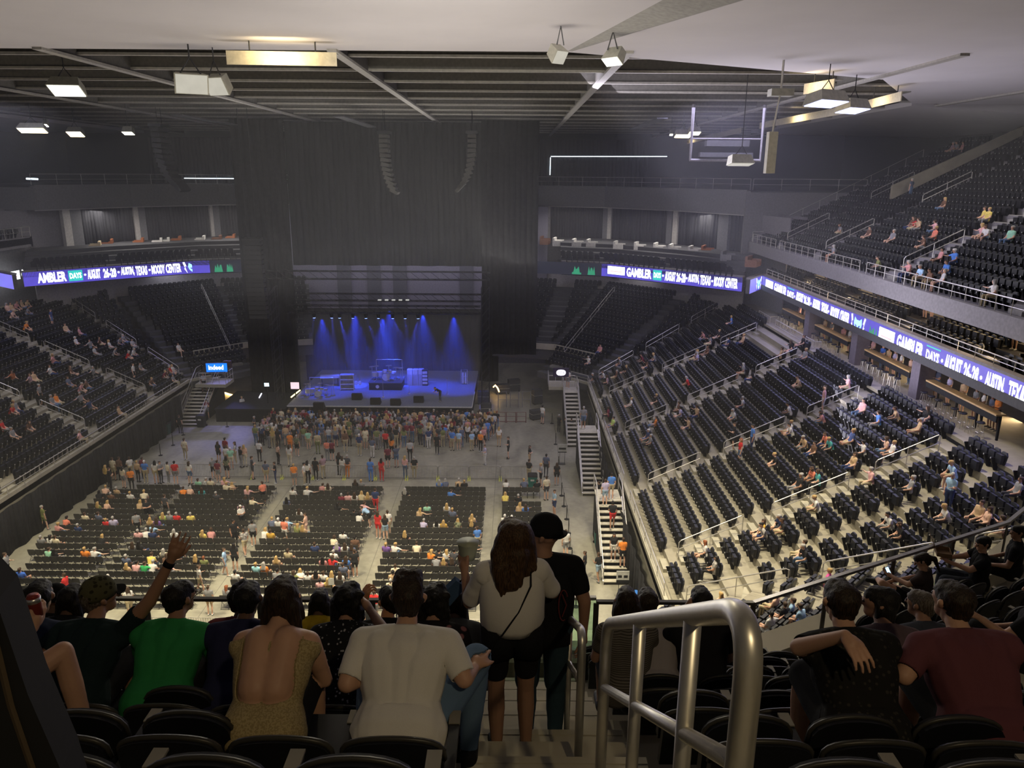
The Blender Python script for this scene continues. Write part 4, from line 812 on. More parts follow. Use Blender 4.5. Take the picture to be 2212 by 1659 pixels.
# ================================================================== FLOOR STAIRS
M_TREAD = mat('stair_tread', (.5, .47, .38), .7)
def floor_stair(x, y0, y1, n, wd, zt, label, landing=1.4, flip=False):
    o = thing('floor_stairs', label, 'stairs', (x, y0, 0)); L = y1-y0
    for k in range(n):
        a = k*L/n; z = zt*(k+1)/n
        MB().box(-wd/2, wd/2, a, a+L/n-.03, z-.05, z).obj('tread', M_TREAD, o)
    MB().box(-wd/2, wd/2, L, L+landing, zt-.1, zt).obj('landing', M_TREAD, o)
    for s in (-1, 1):
        X = s*(wd/2+.04)
        MB().prism([(X-.03, 0, 0), (X+.03, 0, 0), (X+.03, L, zt-.1), (X-.03, L, zt-.1)], [(X-.03, 0, .25), (X+.03, 0, .25), (X+.03, L, zt+.15), (X-.03, L, zt+.15)]).obj('stringer', M_RAIL, o)
        MB().tube([(X, .1, 0), (X, .1, 1.0), (X, L, zt+1.0), (X, L+landing, zt+1.0), (X, L+landing, zt)], .032, 6).obj('handrail', M_RAIL, o)
        MB().tube([(X, .1, .5), (X, L, zt+.5), (X, L+landing, zt+.5)], .022, 5).obj('mid_rail', M_RAIL, o)
        for u in (.25, .5, .75): MB().tube([(X, u*L, zt*u), (X, u*L, zt*u+1.0)], .022, 5).obj('post', M_RAIL, o)
    MB().prism([(-wd/2, .2, 0), (wd/2, .2, 0), (wd/2, L+landing, 0), (-wd/2, L+landing, 0)], [(-wd/2, .3, .05), (wd/2, .3, .05), (wd/2, L+landing, zt-.35), (-wd/2, L+landing, zt-.35)]).obj('under_drape', M_DRAPE, o)
    return o
floor_stair(5.9, 38.2, 43.0, 14, 1.45, 3.1, 'metal stairs from the floor to the right lower bowl, nearer flight')
floor_stair(5.8, 50.4, 55.6, 14, 1.45, 3.1, 'metal stairs from the floor to the right lower bowl, second flight')
floor_stair(5.3, 60.5, 66.8, 14, 1.2, 3.1, 'narrow metal stairs beside the stage at the right')
floor_stair(-28.9, 65.2, 70.4, 14, 1.9, 3.1, 'metal stairs from the floor to the left lower bowl beside the blue sign')
# ================================================================== SEATS
def seat_parts(tip=True):
    """local frame: faces +Y, origin on the floor under the seat"""
    back = MB(); prof = [(-.235, .36), (-.24, .76), (-.2, .88), (-.11, .93), (.11, .93), (.2, .88), (.24, .76), (.235, .36)]
    back.prism([(x, -.2-(z-.4)*.22, z) for x, z in prof], [(x, -.26-(z-.4)*.25, z-.01) for x, z in prof])
    pan = MB(); pan.prism([(-.21, -.16, .44), (.21, -.16, .44), (.2, -.09, .44), (-.2, -.09, .44)], [(-.2, -.2, .84), (.2, -.2, .84), (.2, -.08, .86), (-.2, -.08, .86)]) if tip else pan.box(-.21, .21, -.18, .26, .4, .47)
    arm = MB(); arm.box(.215, .26, -.3, .12, .58, .62); arm.prism([(.22, -.25, 0), (.255, -.25, 0), (.255, -.12, 0), (.22, -.12, 0)], [(.22, -.25, .58), (.255, -.25, .58), (.255, -.12, .58), (.22, -.12, .58)])
    glint = MB(); glint.box(.222, .253, .12, .135, .57, .61)  # small pale patch painting in the glint at the armrest front
    return back, pan, arm, glint
B_, P_, A_, T_ = seat_parts()
SEATS = []     # (x, y, z, facing angle of +Y local, region label key)
def add_seats(path, z0, rows, tr, ri, sp, gaps, reg, r0=0, segs=None, off=.62):
    for r in range(r0, rows):
        for (x, y, ang, sg, k) in seat_runs(path, r*tr+off, sp, gaps):
            if segs is not None and sg not in segs: continue
            SEATS.append((x, y, z0+r*ri, ang, reg, r, sg))
add_seats(LR, Z0, NROW, TR, RI, .52, GAPS_R, 'R', 0, (1, 2))
add_seats(LL, Z0, NROW, TR, RI, .52, GAPS_L, 'L', 0, (2,))
RPf = [(7, 60), (7, 69), (2.5, 74), (-3, 75.5)]
for P, fl in ((RPf, False), (mirror(RPf), True)):
    s1, s2 = (1, 2) if not fl else (1, 0)
    G = [(1, 0.0, .75), (2, .3, .75)] if not fl else [(1, 6.73, .75), (0, 5.4, .75)]
    add_seats(P, Z0, NROW, TR, RI, .52, G, 'E', 1, (s1,)); add_seats(P, Z0, NROW, TR, RI, .52, G, 'E', 4, (s2,))
add_seats(UR, UZ, UN, UTR, URI, .52, GAPS_U, 'U', 0)
add_seats(UL, UZ, 12, UTR, URI, .52, [], 'U', 0)
for r in range(3): add_seats([(23.3+r*.95, 22), (23.3+r*.95, 72)], 12.9+r*.32, 1, 1, 1, .62, [(0, 7, .8), (0, 15.2, .8), (0, 24, .8), (0, 33.3, .8), (0, 42, .8)], 'G', 0, None, .3)
for rb in (RB_R, RB_L):
    for r in range(2): add_seats([tuple(q) for q in offs(rb, .7+r*1.1)], 13.45+r*.36, 1, 1, 1, .56, [], 'T', 0, None, .3)
# remove seats inside cut-outs
def cut(s):
    x, y = s[0], s[1]
    if s[4] == 'U' and x > 27.6 and 29.5 < y < 40: return True
    if s[4] == 'U' and x > 30.2 and 63.2 < y < 64.6: return True
    if s[4] == 'R' and s[5] == 0 and any(abs(y-v) < 1.0 for v in (43.5, 56.3)): return True
    if s[4] == 'R' and s[5] >= 14 and 55 < y < 64: return True
    return False
SEATS = [s for s in SEATS if not cut(s)]
# ================================================================== NEAR UPPER DECK (where the camera stands)
NP = [(-24, 8.8), (3.2, 8.8), (8.1, 11.3), (13.5, 16)]; NZ, NT, NRI, NN = 15.6, .9, .55, 13
M_DARKDECK = concrete('upper_concrete', (.2, .18, .14), (.3, .27, .2), .85, .2)
bowl_steps('wall_near_upper', NP, NZ, NN, NT, NRI, 0, M_DARKDECK, .9)
struct(MB().poly([(-24, 8.6, 14.9), (3.2, 8.6, 14.9), (3.2, -3, 21.6), (-24, -3, 21.6)]).poly([(3.2, 8.6, 14.9), (13.5, 15.8, 14.9), (20, 10, 20), (3.2, -3, 21.6)]).obj('ceiling_under_near', M_DGREY))
mb = MB(); o1 = offs(NP, -.42); o0 = offs(NP, .0)
for i in range(3): mb.prism([(*o0[i], 15.0), (*o0[i+1], 15.0), (*o1[i+1], 15.0), (*o1[i], 15.0)], [(*o0[i], 15.84), (*o0[i+1], 15.84), (*o1[i+1], 15.84), (*o1[i], 15.84)])
struct(mb.obj('trim_parapet', concrete('parapet', (.5, .46, .34), (.62, .57, .44), .8)))
# parapet rail
rp = [tuple(p) for p in offs(NP, -.12)]
M_RAILD = mat('dark_painted_rail', (.09, .085, .08), .35, .4)
for (a, b, l, nm) in (((-24, rp[0][1]), (-.32, rp[0][1]), 'dark guard rail along the parapet in front of the left seats', 'l'), ((1.12, rp[0][1]), rp[1], 'dark guard rail along the parapet right of the aisle', 'm'), (rp[1], rp[2], 'long guard rail on the parapet curving away at the right', 'r'), (rp[2], rp[3], 'far piece of guard rail on the parapet beyond the right edge', 'e')):
    a = Vector(a); b = Vector(b); o = thing('guard_rail', l, 'railing', (a.x, a.y, 15.84)); d = b-a; L = d.length; t = d/L; n = Vector((-t.y, t.x))
    MB().prism([(*(n*-.03), .76), (*(n*.03), .76), (*(d+n*.03), .76), (*(d-n*.03), .76)], [(*(n*-.03), .8), (*(n*.03), .8), (*(d+n*.03), .8), (*(d-n*.03), .8)]).obj('top_rail', M_RAILD if nm in 'lm' else mat('rail_violet_sheen', (.3, .29, .32), .3, .6), o)
    k = max(1, round(L/1.5))
    for i in range(k+(nm in 'lm')):
        q = d*(i/k); MB().obox((q.x, q.y), t, n, .07, .018, 0, .76).obj('post', M_RAILD, o)
o = thing('glass_guard', 'greenish glass guard panel with metal cap at the foot of the aisle', 'glass panel', (.4, 8.95, 15.84))
MB().box(-.72, .72, -.008, .008, .02, .8).obj('pane', glass('green_glass', (.72, .86, .76)), o); MB().box(-.75, .72, -.03, .03, .8, .84).obj('cap', M_RAIL, o); MB().box(-.75, .75, -.04, .04, -.0, .06).obj('shoe', mat('green_grey_shoe', (.25, .3, .27), .5), o); MB().box(-.75, -.71, -.02, .02, 0, .8).obj('post', M_RAILD, o)
# aisle steps
AX0, AX1 = -.25, .82
mb = MB()
for k in range(1, 24):
    if k % 2: mb.box(AX0, AX1, 8.8-.45*k-.45, 8.8-.45*k, NZ+.275*k-.28, NZ+.275*k+.002)
    mb.box(AX0, AX1, 8.8-.45*k-.05, 8.8-.45*k+.004, NZ+.275*k-.03, NZ+.275*k+.006) if k % 2 else mb.box(AX0, AX1, 8.8-.45*k-.45, 8.8-.45*k+.004, NZ+.275*k-.03, NZ+.275*k+.006)
struct(mb.obj('trim_aisle_steps', concrete('aisle_concrete', (.42, .385, .29), (.55, .5, .38), .75, .25)))
struct(MB().box(-2.6, 3.2, 8.72, 8.8, 14.9, 15.84).obj('trim_kickwall', M_DARKDECK))
# ------------------------------------------------------------------ the big brushed handrails
XH = .43
def bend(pts, r=.09, n=5):
    P = [Vector(p) for p in pts]; out = [P[0]]
    for i in range(1, len(P)-1):
        a = (P[i-1]-P[i]).normalized(); b = (P[i+1]-P[i]).normalized(); rr = min(r, (P[i-1]-P[i]).length*.45, (P[i+1]-P[i]).length*.45)
        s = P[i]+a*rr; e = P[i]+b*rr
        for k in range(n+1):
            u = k/n; out.append(s*(1-u)**2+P[i]*2*u*(1-u)+e*u*u)
    return out+[P[-1]]
def big_rail(y0, y1, z0, z1, zb0, zb1, label, drop=.3, posts=(), end_loop=True):
    """near end (y0,z0) to far end (y1,z1)"""
    o = thing('handrail', label, 'handrail', (XH, y0, zb0)); Z = lambda z: z-zb0; Y = lambda y: y-y0
    pts = [(0, Y(y0), Z(zb0)), (0, Y(y0), Z(z0)), (0, Y(y1), Z(z1)), (0, Y(y1), Z(zb1))]
    MB().tube(bend(pts, .17, 8), .026, 16).obj('top_rail', M_METAL, o, True)
    MB().tube([(0, Y(y0), Z(z0)-drop), (0, Y(y1), Z(z1)-drop)], .019, 12).obj('mid_rail', M_METAL, o, True)
    for y in posts:
        u = (y-y0)/(y1-y0); zt = z0+(z1-z0)*u; zbb = zb0+(zb1-zb0)*u
        MB().tube([(0, Y(y), Z(zbb)), (0, Y(y), Z(zt)-.01)], .022, 12).obj('post', M_METAL, o, True)
    return o
zn = EYE-.735; zf = EYE-1.93
big_rail(1.2, 3.02, zn, zf, EYE-1.95, EYE-3.05, 'thick brushed metal handrail in the aisle, nearest and largest', .33, (1.6, 2.25))
big_rail(4.02, 6.2, EYE-2.62, EYE-3.8, EYE-3.95, EYE-4.95, 'brushed metal handrail in the aisle beyond the nearest one, beside the standing pair', .36, (4.9, 5.5))
# ------------------------------------------------------------------ stadium seats
def near_seat_parts():
    prof = []
    for i in range(15):
        a = PI*i/14; prof.append((.215*math.cos(a)*(1 if abs(math.cos(a)) < .8 else 1), .655+.13*math.sin(a)**.5 if math.sin(a) > 0 else .655))
    out = [(.215, .36)]+prof+[(-.215, .36)]
    f = lambda x, z: (x, -.2-(z-.36)*.2+.12*x*x*4*.3, z); b = lambda x, z: (x, -.25-(z-.36)*.2+.12*x*x*4*.3, z)
    back = MB().prism([f(x, z) for x, z in out], [b(x, z) for x, z in out])
    rim = MB().tube([(x*1.02, -.225-(z-.36)*.2+.144*x*x, z+.004) for x, z in prof], .013, 6)
    pp = [(.2, .42)]+[(.2*math.cos(PI*i/12), .6+.15*max(0, math.sin(PI*i/12))**.6) for i in range(13)]+[(-.2, .42)]
    pan = MB().prism([(x, -.1+(z-.42)*-.12, z) for x, z in pp], [(x, -.04+(z-.42)*-.12, z) for x, z in pp])
    prim = MB().tube([(x*1.02, -.07+(z-.42)*-.12, z+.004) for x, z in pp[1:-1]], .010, 5)
    arm = MB().box(.215, .262, -.3, .1, .56, .595).prism([(.222, -.3, 0), (.256, -.3, 0), (.256, -.2, 0), (.222, -.2, 0)], [(.222, -.28, .56), (.256, -.28, .56), (.256, -.12, .56), (.222, -.12, .56)])
    cap = MB().box(.212, .265, .02, .11, .59, .6)  # pale block that paints in the armrest highlight
    pd = MB().box(-.19, .19, -.2, .24, .4, .47)
    return dict(backrest=back, rim=rim, seat_pan=pan, pan_rim=prim, armrest=arm, arm_highlight=cap), pd
NSP, NPD = near_seat_parts()
M_RIM = mat('seat_rim', (.045, .042, .036), .38, .1); M_ARMHL = mat('arm_highlight', (.22, .2, .16), .4)
MNS = {'backrest': M_SEAT, 'rim': M_RIM, 'seat_pan': M_SEAT, 'pan_rim': M_RIM, 'armrest': M_SEATF, 'arm_highlight': M_ARMHL}
NMESH = {k: v.mesh(k, MNS[k], k in ('rim', 'pan_rim')) for k, v in NSP.items()}; NPDM = NPD.mesh('seat_pan', M_SEAT)
FG_SEATS = []
SITK = set()      # (row, seat number) of foreground seats whose pans are down
XS = [(-.5-.48*i, 'left', i+1) for i in range(9)]+[(1.08+.48*i, 'right', i+1) for i in range(6)]
def near_xy(r, x):
    return (x, 8.8-.9*r-.35, NZ+NRI*r)
def near_right_xy(r, s):  # seats on the turned stretch, s metres past the corner along the front
    t = (Vector((8.1, 11.3))-Vector((3.2, 8.8))).normalized(); n = Vector((t.y, -t.x)); q = Vector((3.2, 8.8))+t*s+n*(.9*r+.35)
    return (q.x, q.y, NZ+NRI*r, math.atan2(t.y, t.x))
n_ind = 0
def put_seat(x, y, z, a, label, grp, down=False):
    o = thing('stadium_seat', label, 'seat', (x, y, z), a, grp)
    for k, me in NMESH.items():
        if down and k in ('seat_pan', 'pan_rim'): continue
        link(k, me, o)
    if down: link('seat_pan', NPDM, o)
    return o
OCC = {(6, 'left', 1), (6, 'left', 2), (5, 'left', 2), (5, 'left', 3), (5, 'left', 5), (5, 'left', 7), (4, 'left', 1)}
for r in range(0, 9):
    for x, sd, i in XS:
        q = near_xy(r, x); u, v, zc = proj((q[0], q[1], q[2]+.8))
        if zc < .6 or u < -260 or u > 2450 or v > 1900: continue
        if sd == 'right' and x > 3.0+.24*(r+1)*.9: continue
        put_seat(*q, 0, f'black folding stadium seat, {nth(i)} {sd} of the aisle, {nth(r+1)} row from the parapet', None, (r, sd, i) in OCC); n_ind += 1
for r in range(0, 6):
    for i in range(7):
        s = .35+.24*.9*(r+1)+.5*i; q = near_right_xy(r, s); u, v, zc = proj((q[0], q[1], q[2]+.8))
        if zc < .6 or u > 2500 or v > 1900: continue
        put_seat(*q, f'black folding seat past the bend of the parapet, {nth(i+1)} seat, {nth(r+1)} row', None); n_ind += 1
# individual seats of the right lower bowl that show largest, the rest as one mass
def vis_key(s):
    u, v, zc = proj((s[0], s[1], s[2]+.5))
    if not (-40 < u < 2252 and -40 < v): return 1e9
    lim = 1400 if u < 1640 else 1425-(u-1640)*.285
    if v > lim+15: return 1e9
    return zc
keys = [vis_key(s) for s in SEATS]; order = sorted(range(len(SEATS)), key=lambda i: keys[i])
n_far = 300-n_ind; IND = set(order[:n_far])
FM = dict(backrest=B_.mesh('backrest', M_SEAT), seat_pan=P_.mesh('seat_pan', M_SEAT), armrest=A_.mesh('armrest', M_SEATF), number_plate=T_.mesh('number_plate', M_PALE))
for i in order[:n_far]:
    x, y, z, a, reg, r, sg = SEATS[i]
    part = 'bent near corner' if sg == 1 else 'straight side'
    o = thing('stadium_seat', f'black seat in the {nth(r+1)} row of the right lower bowl, {part}', 'seat', (x, y, z), a, f'right lower bowl seats, row {r+1}, {part}')
    for k, me in FM.items(): link(k, me, o)
# mass of seats
allp = MB()
for k, b in enumerate((B_, P_, A_, T_)):
    n = len(allp.v); allp.v += b.v; allp.f += [tuple(i+n for i in f) for f in b.f]; allp.m += [(0, 0, 1, 2)[k]]*len(b.f)
# low version
low = MB(); prof = [(-.235, .38), (-.235, .8), (-.13, .93), (.13, .93), (.235, .8), (.235, .38)]
low.prism([(x, -.2-(z-.4)*.2, z) for x, z in prof], [(x, -.27-(z-.4)*.2, z) for x, z in prof]); low.box(-.2, .2, -.2, -.06, .42, .84); low.prism([(.22, -.26, 0), (.26, -.26, 0), (.26, -.1, 0), (.22, -.1, 0)], [(.22, -.28, .6), (.26, -.28, .6), (.26, .1, .6), (.22, .1, .6)], 1); low.box(.215, .262, .1, .12, .55, .61, 2)  # last box paints in the armrest glint
def mass(name, tmpl, places, mats, label, cat):
    V = np.array(tmpl.v); nv = len(V); allv = []; F_ = []; MI = []
    for k, (x, y, z, a) in enumerate(places):
        c, s = math.cos(a), math.sin(a); allv.append(np.stack([V[:, 0]*c-V[:, 1]*s+x, V[:, 0]*s+V[:, 1]*c+y, V[:, 2]+z], 1)); b = k*nv
        F_ += [tuple(i+b for i in f) for f in tmpl.f]; MI += tmpl.m
    me = bpy.data.meshes.new(name); me.from_pydata(np.concatenate(allv), [], F_)
    for m in mats: me.materials.append(m)
    me.polygons.foreach_set('material_index', MI); me.update()
    return tag(link(name, me), label, cat, kind='stuff')
rest = [SEATS[i][:4] for i in range(len(SEATS)) if i not in IND]
mass('stadium_seats', low, rest, [M_SEAT, M_SEATF, M_PALE], 'rows upon rows of empty black seats filling the bowls and decks', 'seats')
# ================================================================== FLOOR CHAIRS
BLK = [('A', -28.0, -23.35, 'far left'), ('B', -22.65, -16.75, 'second from left'), ('C', -15.1, -8.85, 'centre'), ('D', -7.45, -2.0, 'fourth from left'), ('E', -.6, 2.0, 'far right')]
NROWF = 19; ROWY = [50.2-.806*k for k in range(NROWF)]; CSP = .435
CH = []   # (x, y, block, row, index)
for b, x0, x1, nm in BLK:
    n = int(round((x1-x0)/CSP))
    for r in range(NROWF):
        for i in range(n):
            x = x0+CSP*(i+.5)
            if b == 'A':
                if r == 0 and i < 4: continue
                if r >= 12 and i < 1+(r > 12): 
                    if r in (13, 14): continue
            if b == 'E' and r in (1, 2) and i > 2: continue
            if b == 'C' and r in (7, 8) and 3 <= i <= 5: continue
            CH.append((x, ROWY[r], b, r, i, nm))
CB = MB(); prof = [(-.2, .5), (-.205, .78), (-.17, .86), (.17, .86), (.205, .78), (.2, .5)]
CB.prism([(x, -.16-(z-.45)*.22, z) for x, z in prof], [(x, -.185-(z-.45)*.22, z) for x, z in prof])
CS = MB().prism([(-.2, -.16, .43), (.2, -.16, .43), (.2, .22, .46), (-.2, .22, .46)], [(-.2, -.16, .455), (.2, -.16, .455), (.2, .22, .485), (-.2, .22, .485)])
CL = MB()
for s in (-1, 1): CL.tube([(s*.21, .26, 0), (s*.205, -.17, .5), (s*.2, -.25, .84)], .011, 4); CL.tube([(s*.2, -.26, 0), (s*.2, .16, .45)], .011, 4)
CH_T = MB().box(-.2, .2, -.24, -.225, .01, .03)
CDOT = MB().box(.19, .225, -.2, -.185, .46, .5)
M_CH = mat('folding_chair_black', (.035, .032, .03), .5, spec=.4); M_CHB = mat('folding_chair_back', (.07, .067, .062), .6); M_CHL = mat('chair_leg_steel', (.05, .05, .05), .4, .5); M_DOT = mat('chair_clip', (.8, .78, .7), .4)
CHM = dict(backrest=CB.mesh('backrest', M_CHB), seat=CS.mesh('seat', M_CH), leg_frame=CL.mesh('leg_frame', M_CHL), cross_bar=CH_T.mesh('cross_bar', M_CHL), clip=CDOT.mesh('clip', M_DOT))
def chvis(c):
    u, v, zc = proj((c[0], c[1], .5)); return zc if (-30 < u < 2240 and v < 1400) else 1e9
ck = sorted(range(len(CH)), key=lambda i: chvis(CH[i])); CIND = set(ck[:300])
for i in ck[:300]:
    x, y, b, r, k, nm = CH[i]
    o = thing('folding_chair', f'black folding chair in the {nth(NROWF-r)} row from the back, {nm} floor block', 'chair', (x, y, 0), 0, f'folding chairs, row {r+1}, {nm} block')
    for kk, me in CHM.items(): link(kk, me, o)
lowc = MB()
for k, bb in enumerate((CB, CS, CL, CDOT)):
    n = len(lowc.v); lowc.v += bb.v; lowc.f += [tuple(i+n for i in f) for f in bb.f]; lowc.m += [(1, 0, 2, 3)[k]]*len(bb.f)
mass('folding_chairs', lowc, [(CH[i][0], CH[i][1], 0, 0) for i in range(len(CH)) if i not in CIND], [M_CH, M_CHB, M_CHL, M_DOT], 'front rows of black folding chairs on the concrete floor', 'chairs')
# ================================================================== BARRICADES, STANCHIONS, BINS, SIGNS
M_BAR = mat('barricade_steel', (.2, .19, .17), .45, .6); M_YEL = mat('yellow_feet', (.75, .8, .1), .5)
bw = 2.3; fr = MB().tube(bend([(0, 0, .12), (0, 0, 1.08), (bw-.06, 0, 1.08), (bw-.06, 0, .12), (0, 0, .12)], .12, 3), .02, 5).mesh('frame', M_BAR)
bars = MB()
for k in range(1, 19): bars.tube([(k*(bw-.06)/19, 0, .13), (k*(bw-.06)/19, 0, 1.07)], .008, 3)
bars = bars.mesh('bars', M_BAR); ft = MB().box(-.02, .03, -.3, .3, .0, .03).tube([(.0, -.28, .02), (0, 0, .3), (0, .28, .02)], .014, 4).mesh('foot', M_YEL); ftd = MB().box(-.02, .03, -.3, .3, .0, .03).mesh('foot', M_BAR)
def barricade(x, y, a, label, g, yel=False):
    o = thing('barricade', label, 'barricade', (x, y, 0), a, g); link('frame', fr, o); link('bars', bars, o)
    for xx in (.02, bw-.1): p = link('foot', ft if yel else ftd, o); p.location = (xx, 0, 0)
for k in range(12):
    x = -26.3+k*2.32
    barricade(x, 53.3, 0, f'steel crowd barricade in the line behind the standing crowd, {nth(k+1)} from the left', 'crowd barricades between the crowd and the chairs', 2 < k)
for k in range(9):
    x = -20.8+k*2.35 if k else -20.0
    if k == 0: barricade(-19.6, 31.6, .95, 'slanted steel barricade at the left end of the line at the back of the floor', None)
    else: barricade(-18.6+(k-1)*2.35, 33.0, 0, f'steel barricade in the line at the back of the floor, {nth(k)} from the left', 'barricades at the back of the floor')
st_m = MB().lathe((0, 0, 0), [(.17, 0), (.17, .025), (.03, .05), (.028, .98), (.04, 1.0)], 8).mesh('pole', M_BLACK)
def stanchion(x, y, label, sign=False, nxt=None, g='stanchions along the right edge of the floor'):
    o = thing('stanchion', label, 'stanchion', (x, y, 0), 0, g); link('pole', st_m, o)
    if nxt is not None: MB().prism([(0, 0, .88), (nxt[0]-x, nxt[1]-y, .88), (nxt[0]-x, nxt[1]-y, .93), (0, 0, .93)], [(.01, 0, .88), (nxt[0]-x+.01, nxt[1]-y, .88), (nxt[0]-x+.01, nxt[1]-y, .93), (.01, 0, .93)]).obj('belt', M_BLACK, o)
    if sign: MB().box(-.15, .15, -.01, .01, 1.0, 1.4).obj('sign', M_PALE, o)
pp = [atz(a, b, 0)[:2] for a, b in ((1244, 1311), (1237, 1263), (1235, 1221), (1231, 1185), (1228, 1152), (1224, 1122), (1218, 1094), (1213, 1071), (1206, 1012), (1200, 960), (1192, 915))]
for k, q in enumerate(pp): stanchion(q[0], q[1], f'black belt stanchion along the right floor edge, {nth(k+1)} from the near end', nxt=pp[k+1] if k+1 < len(pp) else None)
for k, (a, b) in enumerate(((374, 962), (347, 984), (396, 940), (491, 922))):
    q = atz(a, b, 0); stanchion(q[0], q[1], f'thin black stanchion on the open floor at the left, {nth(k+1)} listed', g='stanchions on the left floor')
q = atz(35, 1319, 0); stanchion(q[0], q[1], 'black stanchion with a white paper sign at the far left back row', True, g=None)
q = atz(718, 1300, 0); stanchion(q[0], q[1], 'black stanchion with a white paper sign behind the centre floor block', True, g=None)
M_GRN = mat('green_bin', (.02, .16, .13), .5)
def bin_(px, py, label, m=M_GRN, s=1.):
    q = atz(px, py, 0); o = thing('wheeled_bin', label, 'bin', (q[0], q[1], 0)); 
    MB().prism([(-.28, -.26, .05), (.28, -.26, .05), (.28, .26, .05), (-.28, .26, .05)], [(-.34, -.34, 1.0), (.34, -.34, 1.0), (.34, .34, 1.0), (-.34, .34, 1.0)]).obj('body', m, o)
    MB().prism([(-.36, -.36, 1.0), (.36, -.36, 1.0), (.36, .36, 1.0), (-.36, .36, 1.0)], [(-.3, -.3, 1.12), (.3, -.3, 1.12), (.3, .3, 1.12), (-.3, .3, 1.12)]).obj('liner', M_BLACK, o); MB().box(-.15, .12, -.36, -.33, .7, .82).obj('sticker', M_PALE, o)
    MB().tube([(-.3, .3, .08), (-.3, .36, .08)], .09, 8).tube([(.3, .3, .08), (.3, .36, .08)], .09, 8).obj('wheel', M_BLACK, o)
bin_(1295, 1178, 'green wheeled bin with a black liner beside the nearer floor stairs'); bin_(1262, 1037, 'green wheeled bin beside the second floor stairs'); bin_(1150, 1055, 'green wheeled bin at the right end of the barricade line')
bin_(436, 922, 'dark wheeled bin near the left floor exit', mat('dark_bin', (.02, .022, .025), .6)); bin_(205, 1042, 'dark green bin against the left drape', mat('dark_green_bin', (.02, .06, .05), .6)); bin_(360, 938, 'dark green bin at the foot of the left drape beside the stairs', mat('dark_green_bin', (.02, .06, .05), .6))
q = atz(1385, 1322, 0); o = thing('blue_bin', 'square bin with a bright blue lid at the foot of the right drape', 'bin', (q[0]-.1, q[1], 0)); MB().box(-.35, .35, -.3, .3, 0, 1.05).obj('body', M_DGREY, o); MB().box(-.37, .37, -.32, .32, 1.05, 1.1).obj('lid', mat('blue_lid', (.05, .2, .65), .5), o); MB().box(-.08, .2, -.1, .08, 1.1, 1.11).obj('opening', M_BLACK, o)
def board(px, py, label, lines):
    q = atz(px, py, 0); o = thing('sign_stand', label, 'sign', (q[0], q[1], 0)); MB().tube([(-.2, 0, 0), (-.2, 0, 1.0)], .015, 4).tube([(.2, 0, 0), (.2, 0, 1.0)], .015, 4).box(-.25, .25, -.2, .2, 0, .03).obj('legs', M_SEATF, o)
    MB().box(-.34, .34, -.015, .015, .95, 1.65).obj('board', M_PALE, o)
    for l in lines: MB().box(*l).obj('print', M_BLACK, o)
board(1343, 1293, 'white sign board on a two-legged stand near the right end of the floor', [(-.26, -.05, -.02, -.016, 1.25, 1.4), (.05, .26, -.02, -.016, 1.25, 1.4), (-.34, .34, -.02, -.016, .95, 1.12)])
board(1214, 1002, 'white sign board on a stand beyond the belt stanchions', [(-.28, .28, -.02, -.016, 1.2, 1.35), (-.34, .34, -.02, -.016, .95, 1.02)])
# dark sloping panel at the very left of the near rows
o = thing('draped_panel', 'dark padded panel leaning at the far left edge, close to the camera', 'panel', (-.9, 1.15, 20.55), 0)
A_ = [Vector(aty(x, y, 1.15))-Vector((-.9, 1.15, 20.55)) for x, y in ((-150, 1150), (-8, 1300), (60, 1500), (132, 1665), (175, 1800), (-150, 1900))]
MB().prism(A_, [p+Vector((-.02, .09, 0)) for p in A_]).obj('panel', M_BLACK, o); MB().tube([A_[1]+Vector((-.012, -.004, -.05)), A_[2]+Vector((-.03, -.004, -.02)), A_[4]+Vector((-.045, -.004, 0))], .006, 5).obj('piping', mat('brown_piping', (.07, .05, .03), .6), o)
# ================================================================== PEOPLE: bodies grown as one surface from tapered limbs
def capsule(a, b, ra, rb, n=8):
    """closed tapered capsule mesh"""
    a = np.array(a, float); b = np.array(b, float); d = b-a; L = np.linalg.norm(d)
    if L < 1e-5: d = np.array([0, 0, 1.]); L = 1e-5; b = a+d*L
    d = d/L; u = np.cross(d, [0, 0, 1.] if abs(d[2]) < .9 else [0, 1., 0]); u /= np.linalg.norm(u); v = np.cross(d, u)
    rings = [(a-d*ra*math.cos(t), ra*math.sin(t)) for t in (.35, .8, 1.2, PI/2)]+[(b+d*rb*math.cos(t), rb*math.sin(t)) for t in (PI/2, 1.2, .8, .35)]
    V = []; 
    for c, r in rings:
        for k in range(n): V.append(c+(u*math.cos(2*PI*k/n)+v*math.sin(2*PI*k/n))*r)
    Fc = []; m = len(rings)
    for i in range(m-1):
        for k in range(n): Fc.append((i*n+k, i*n+(k+1) % n, (i+1)*n+(k+1) % n, (i+1)*n+k))
    Fc.append(tuple(range(n-1, -1, -1))); Fc.append(tuple(range((m-1)*n, m*n)))
    return V, Fc
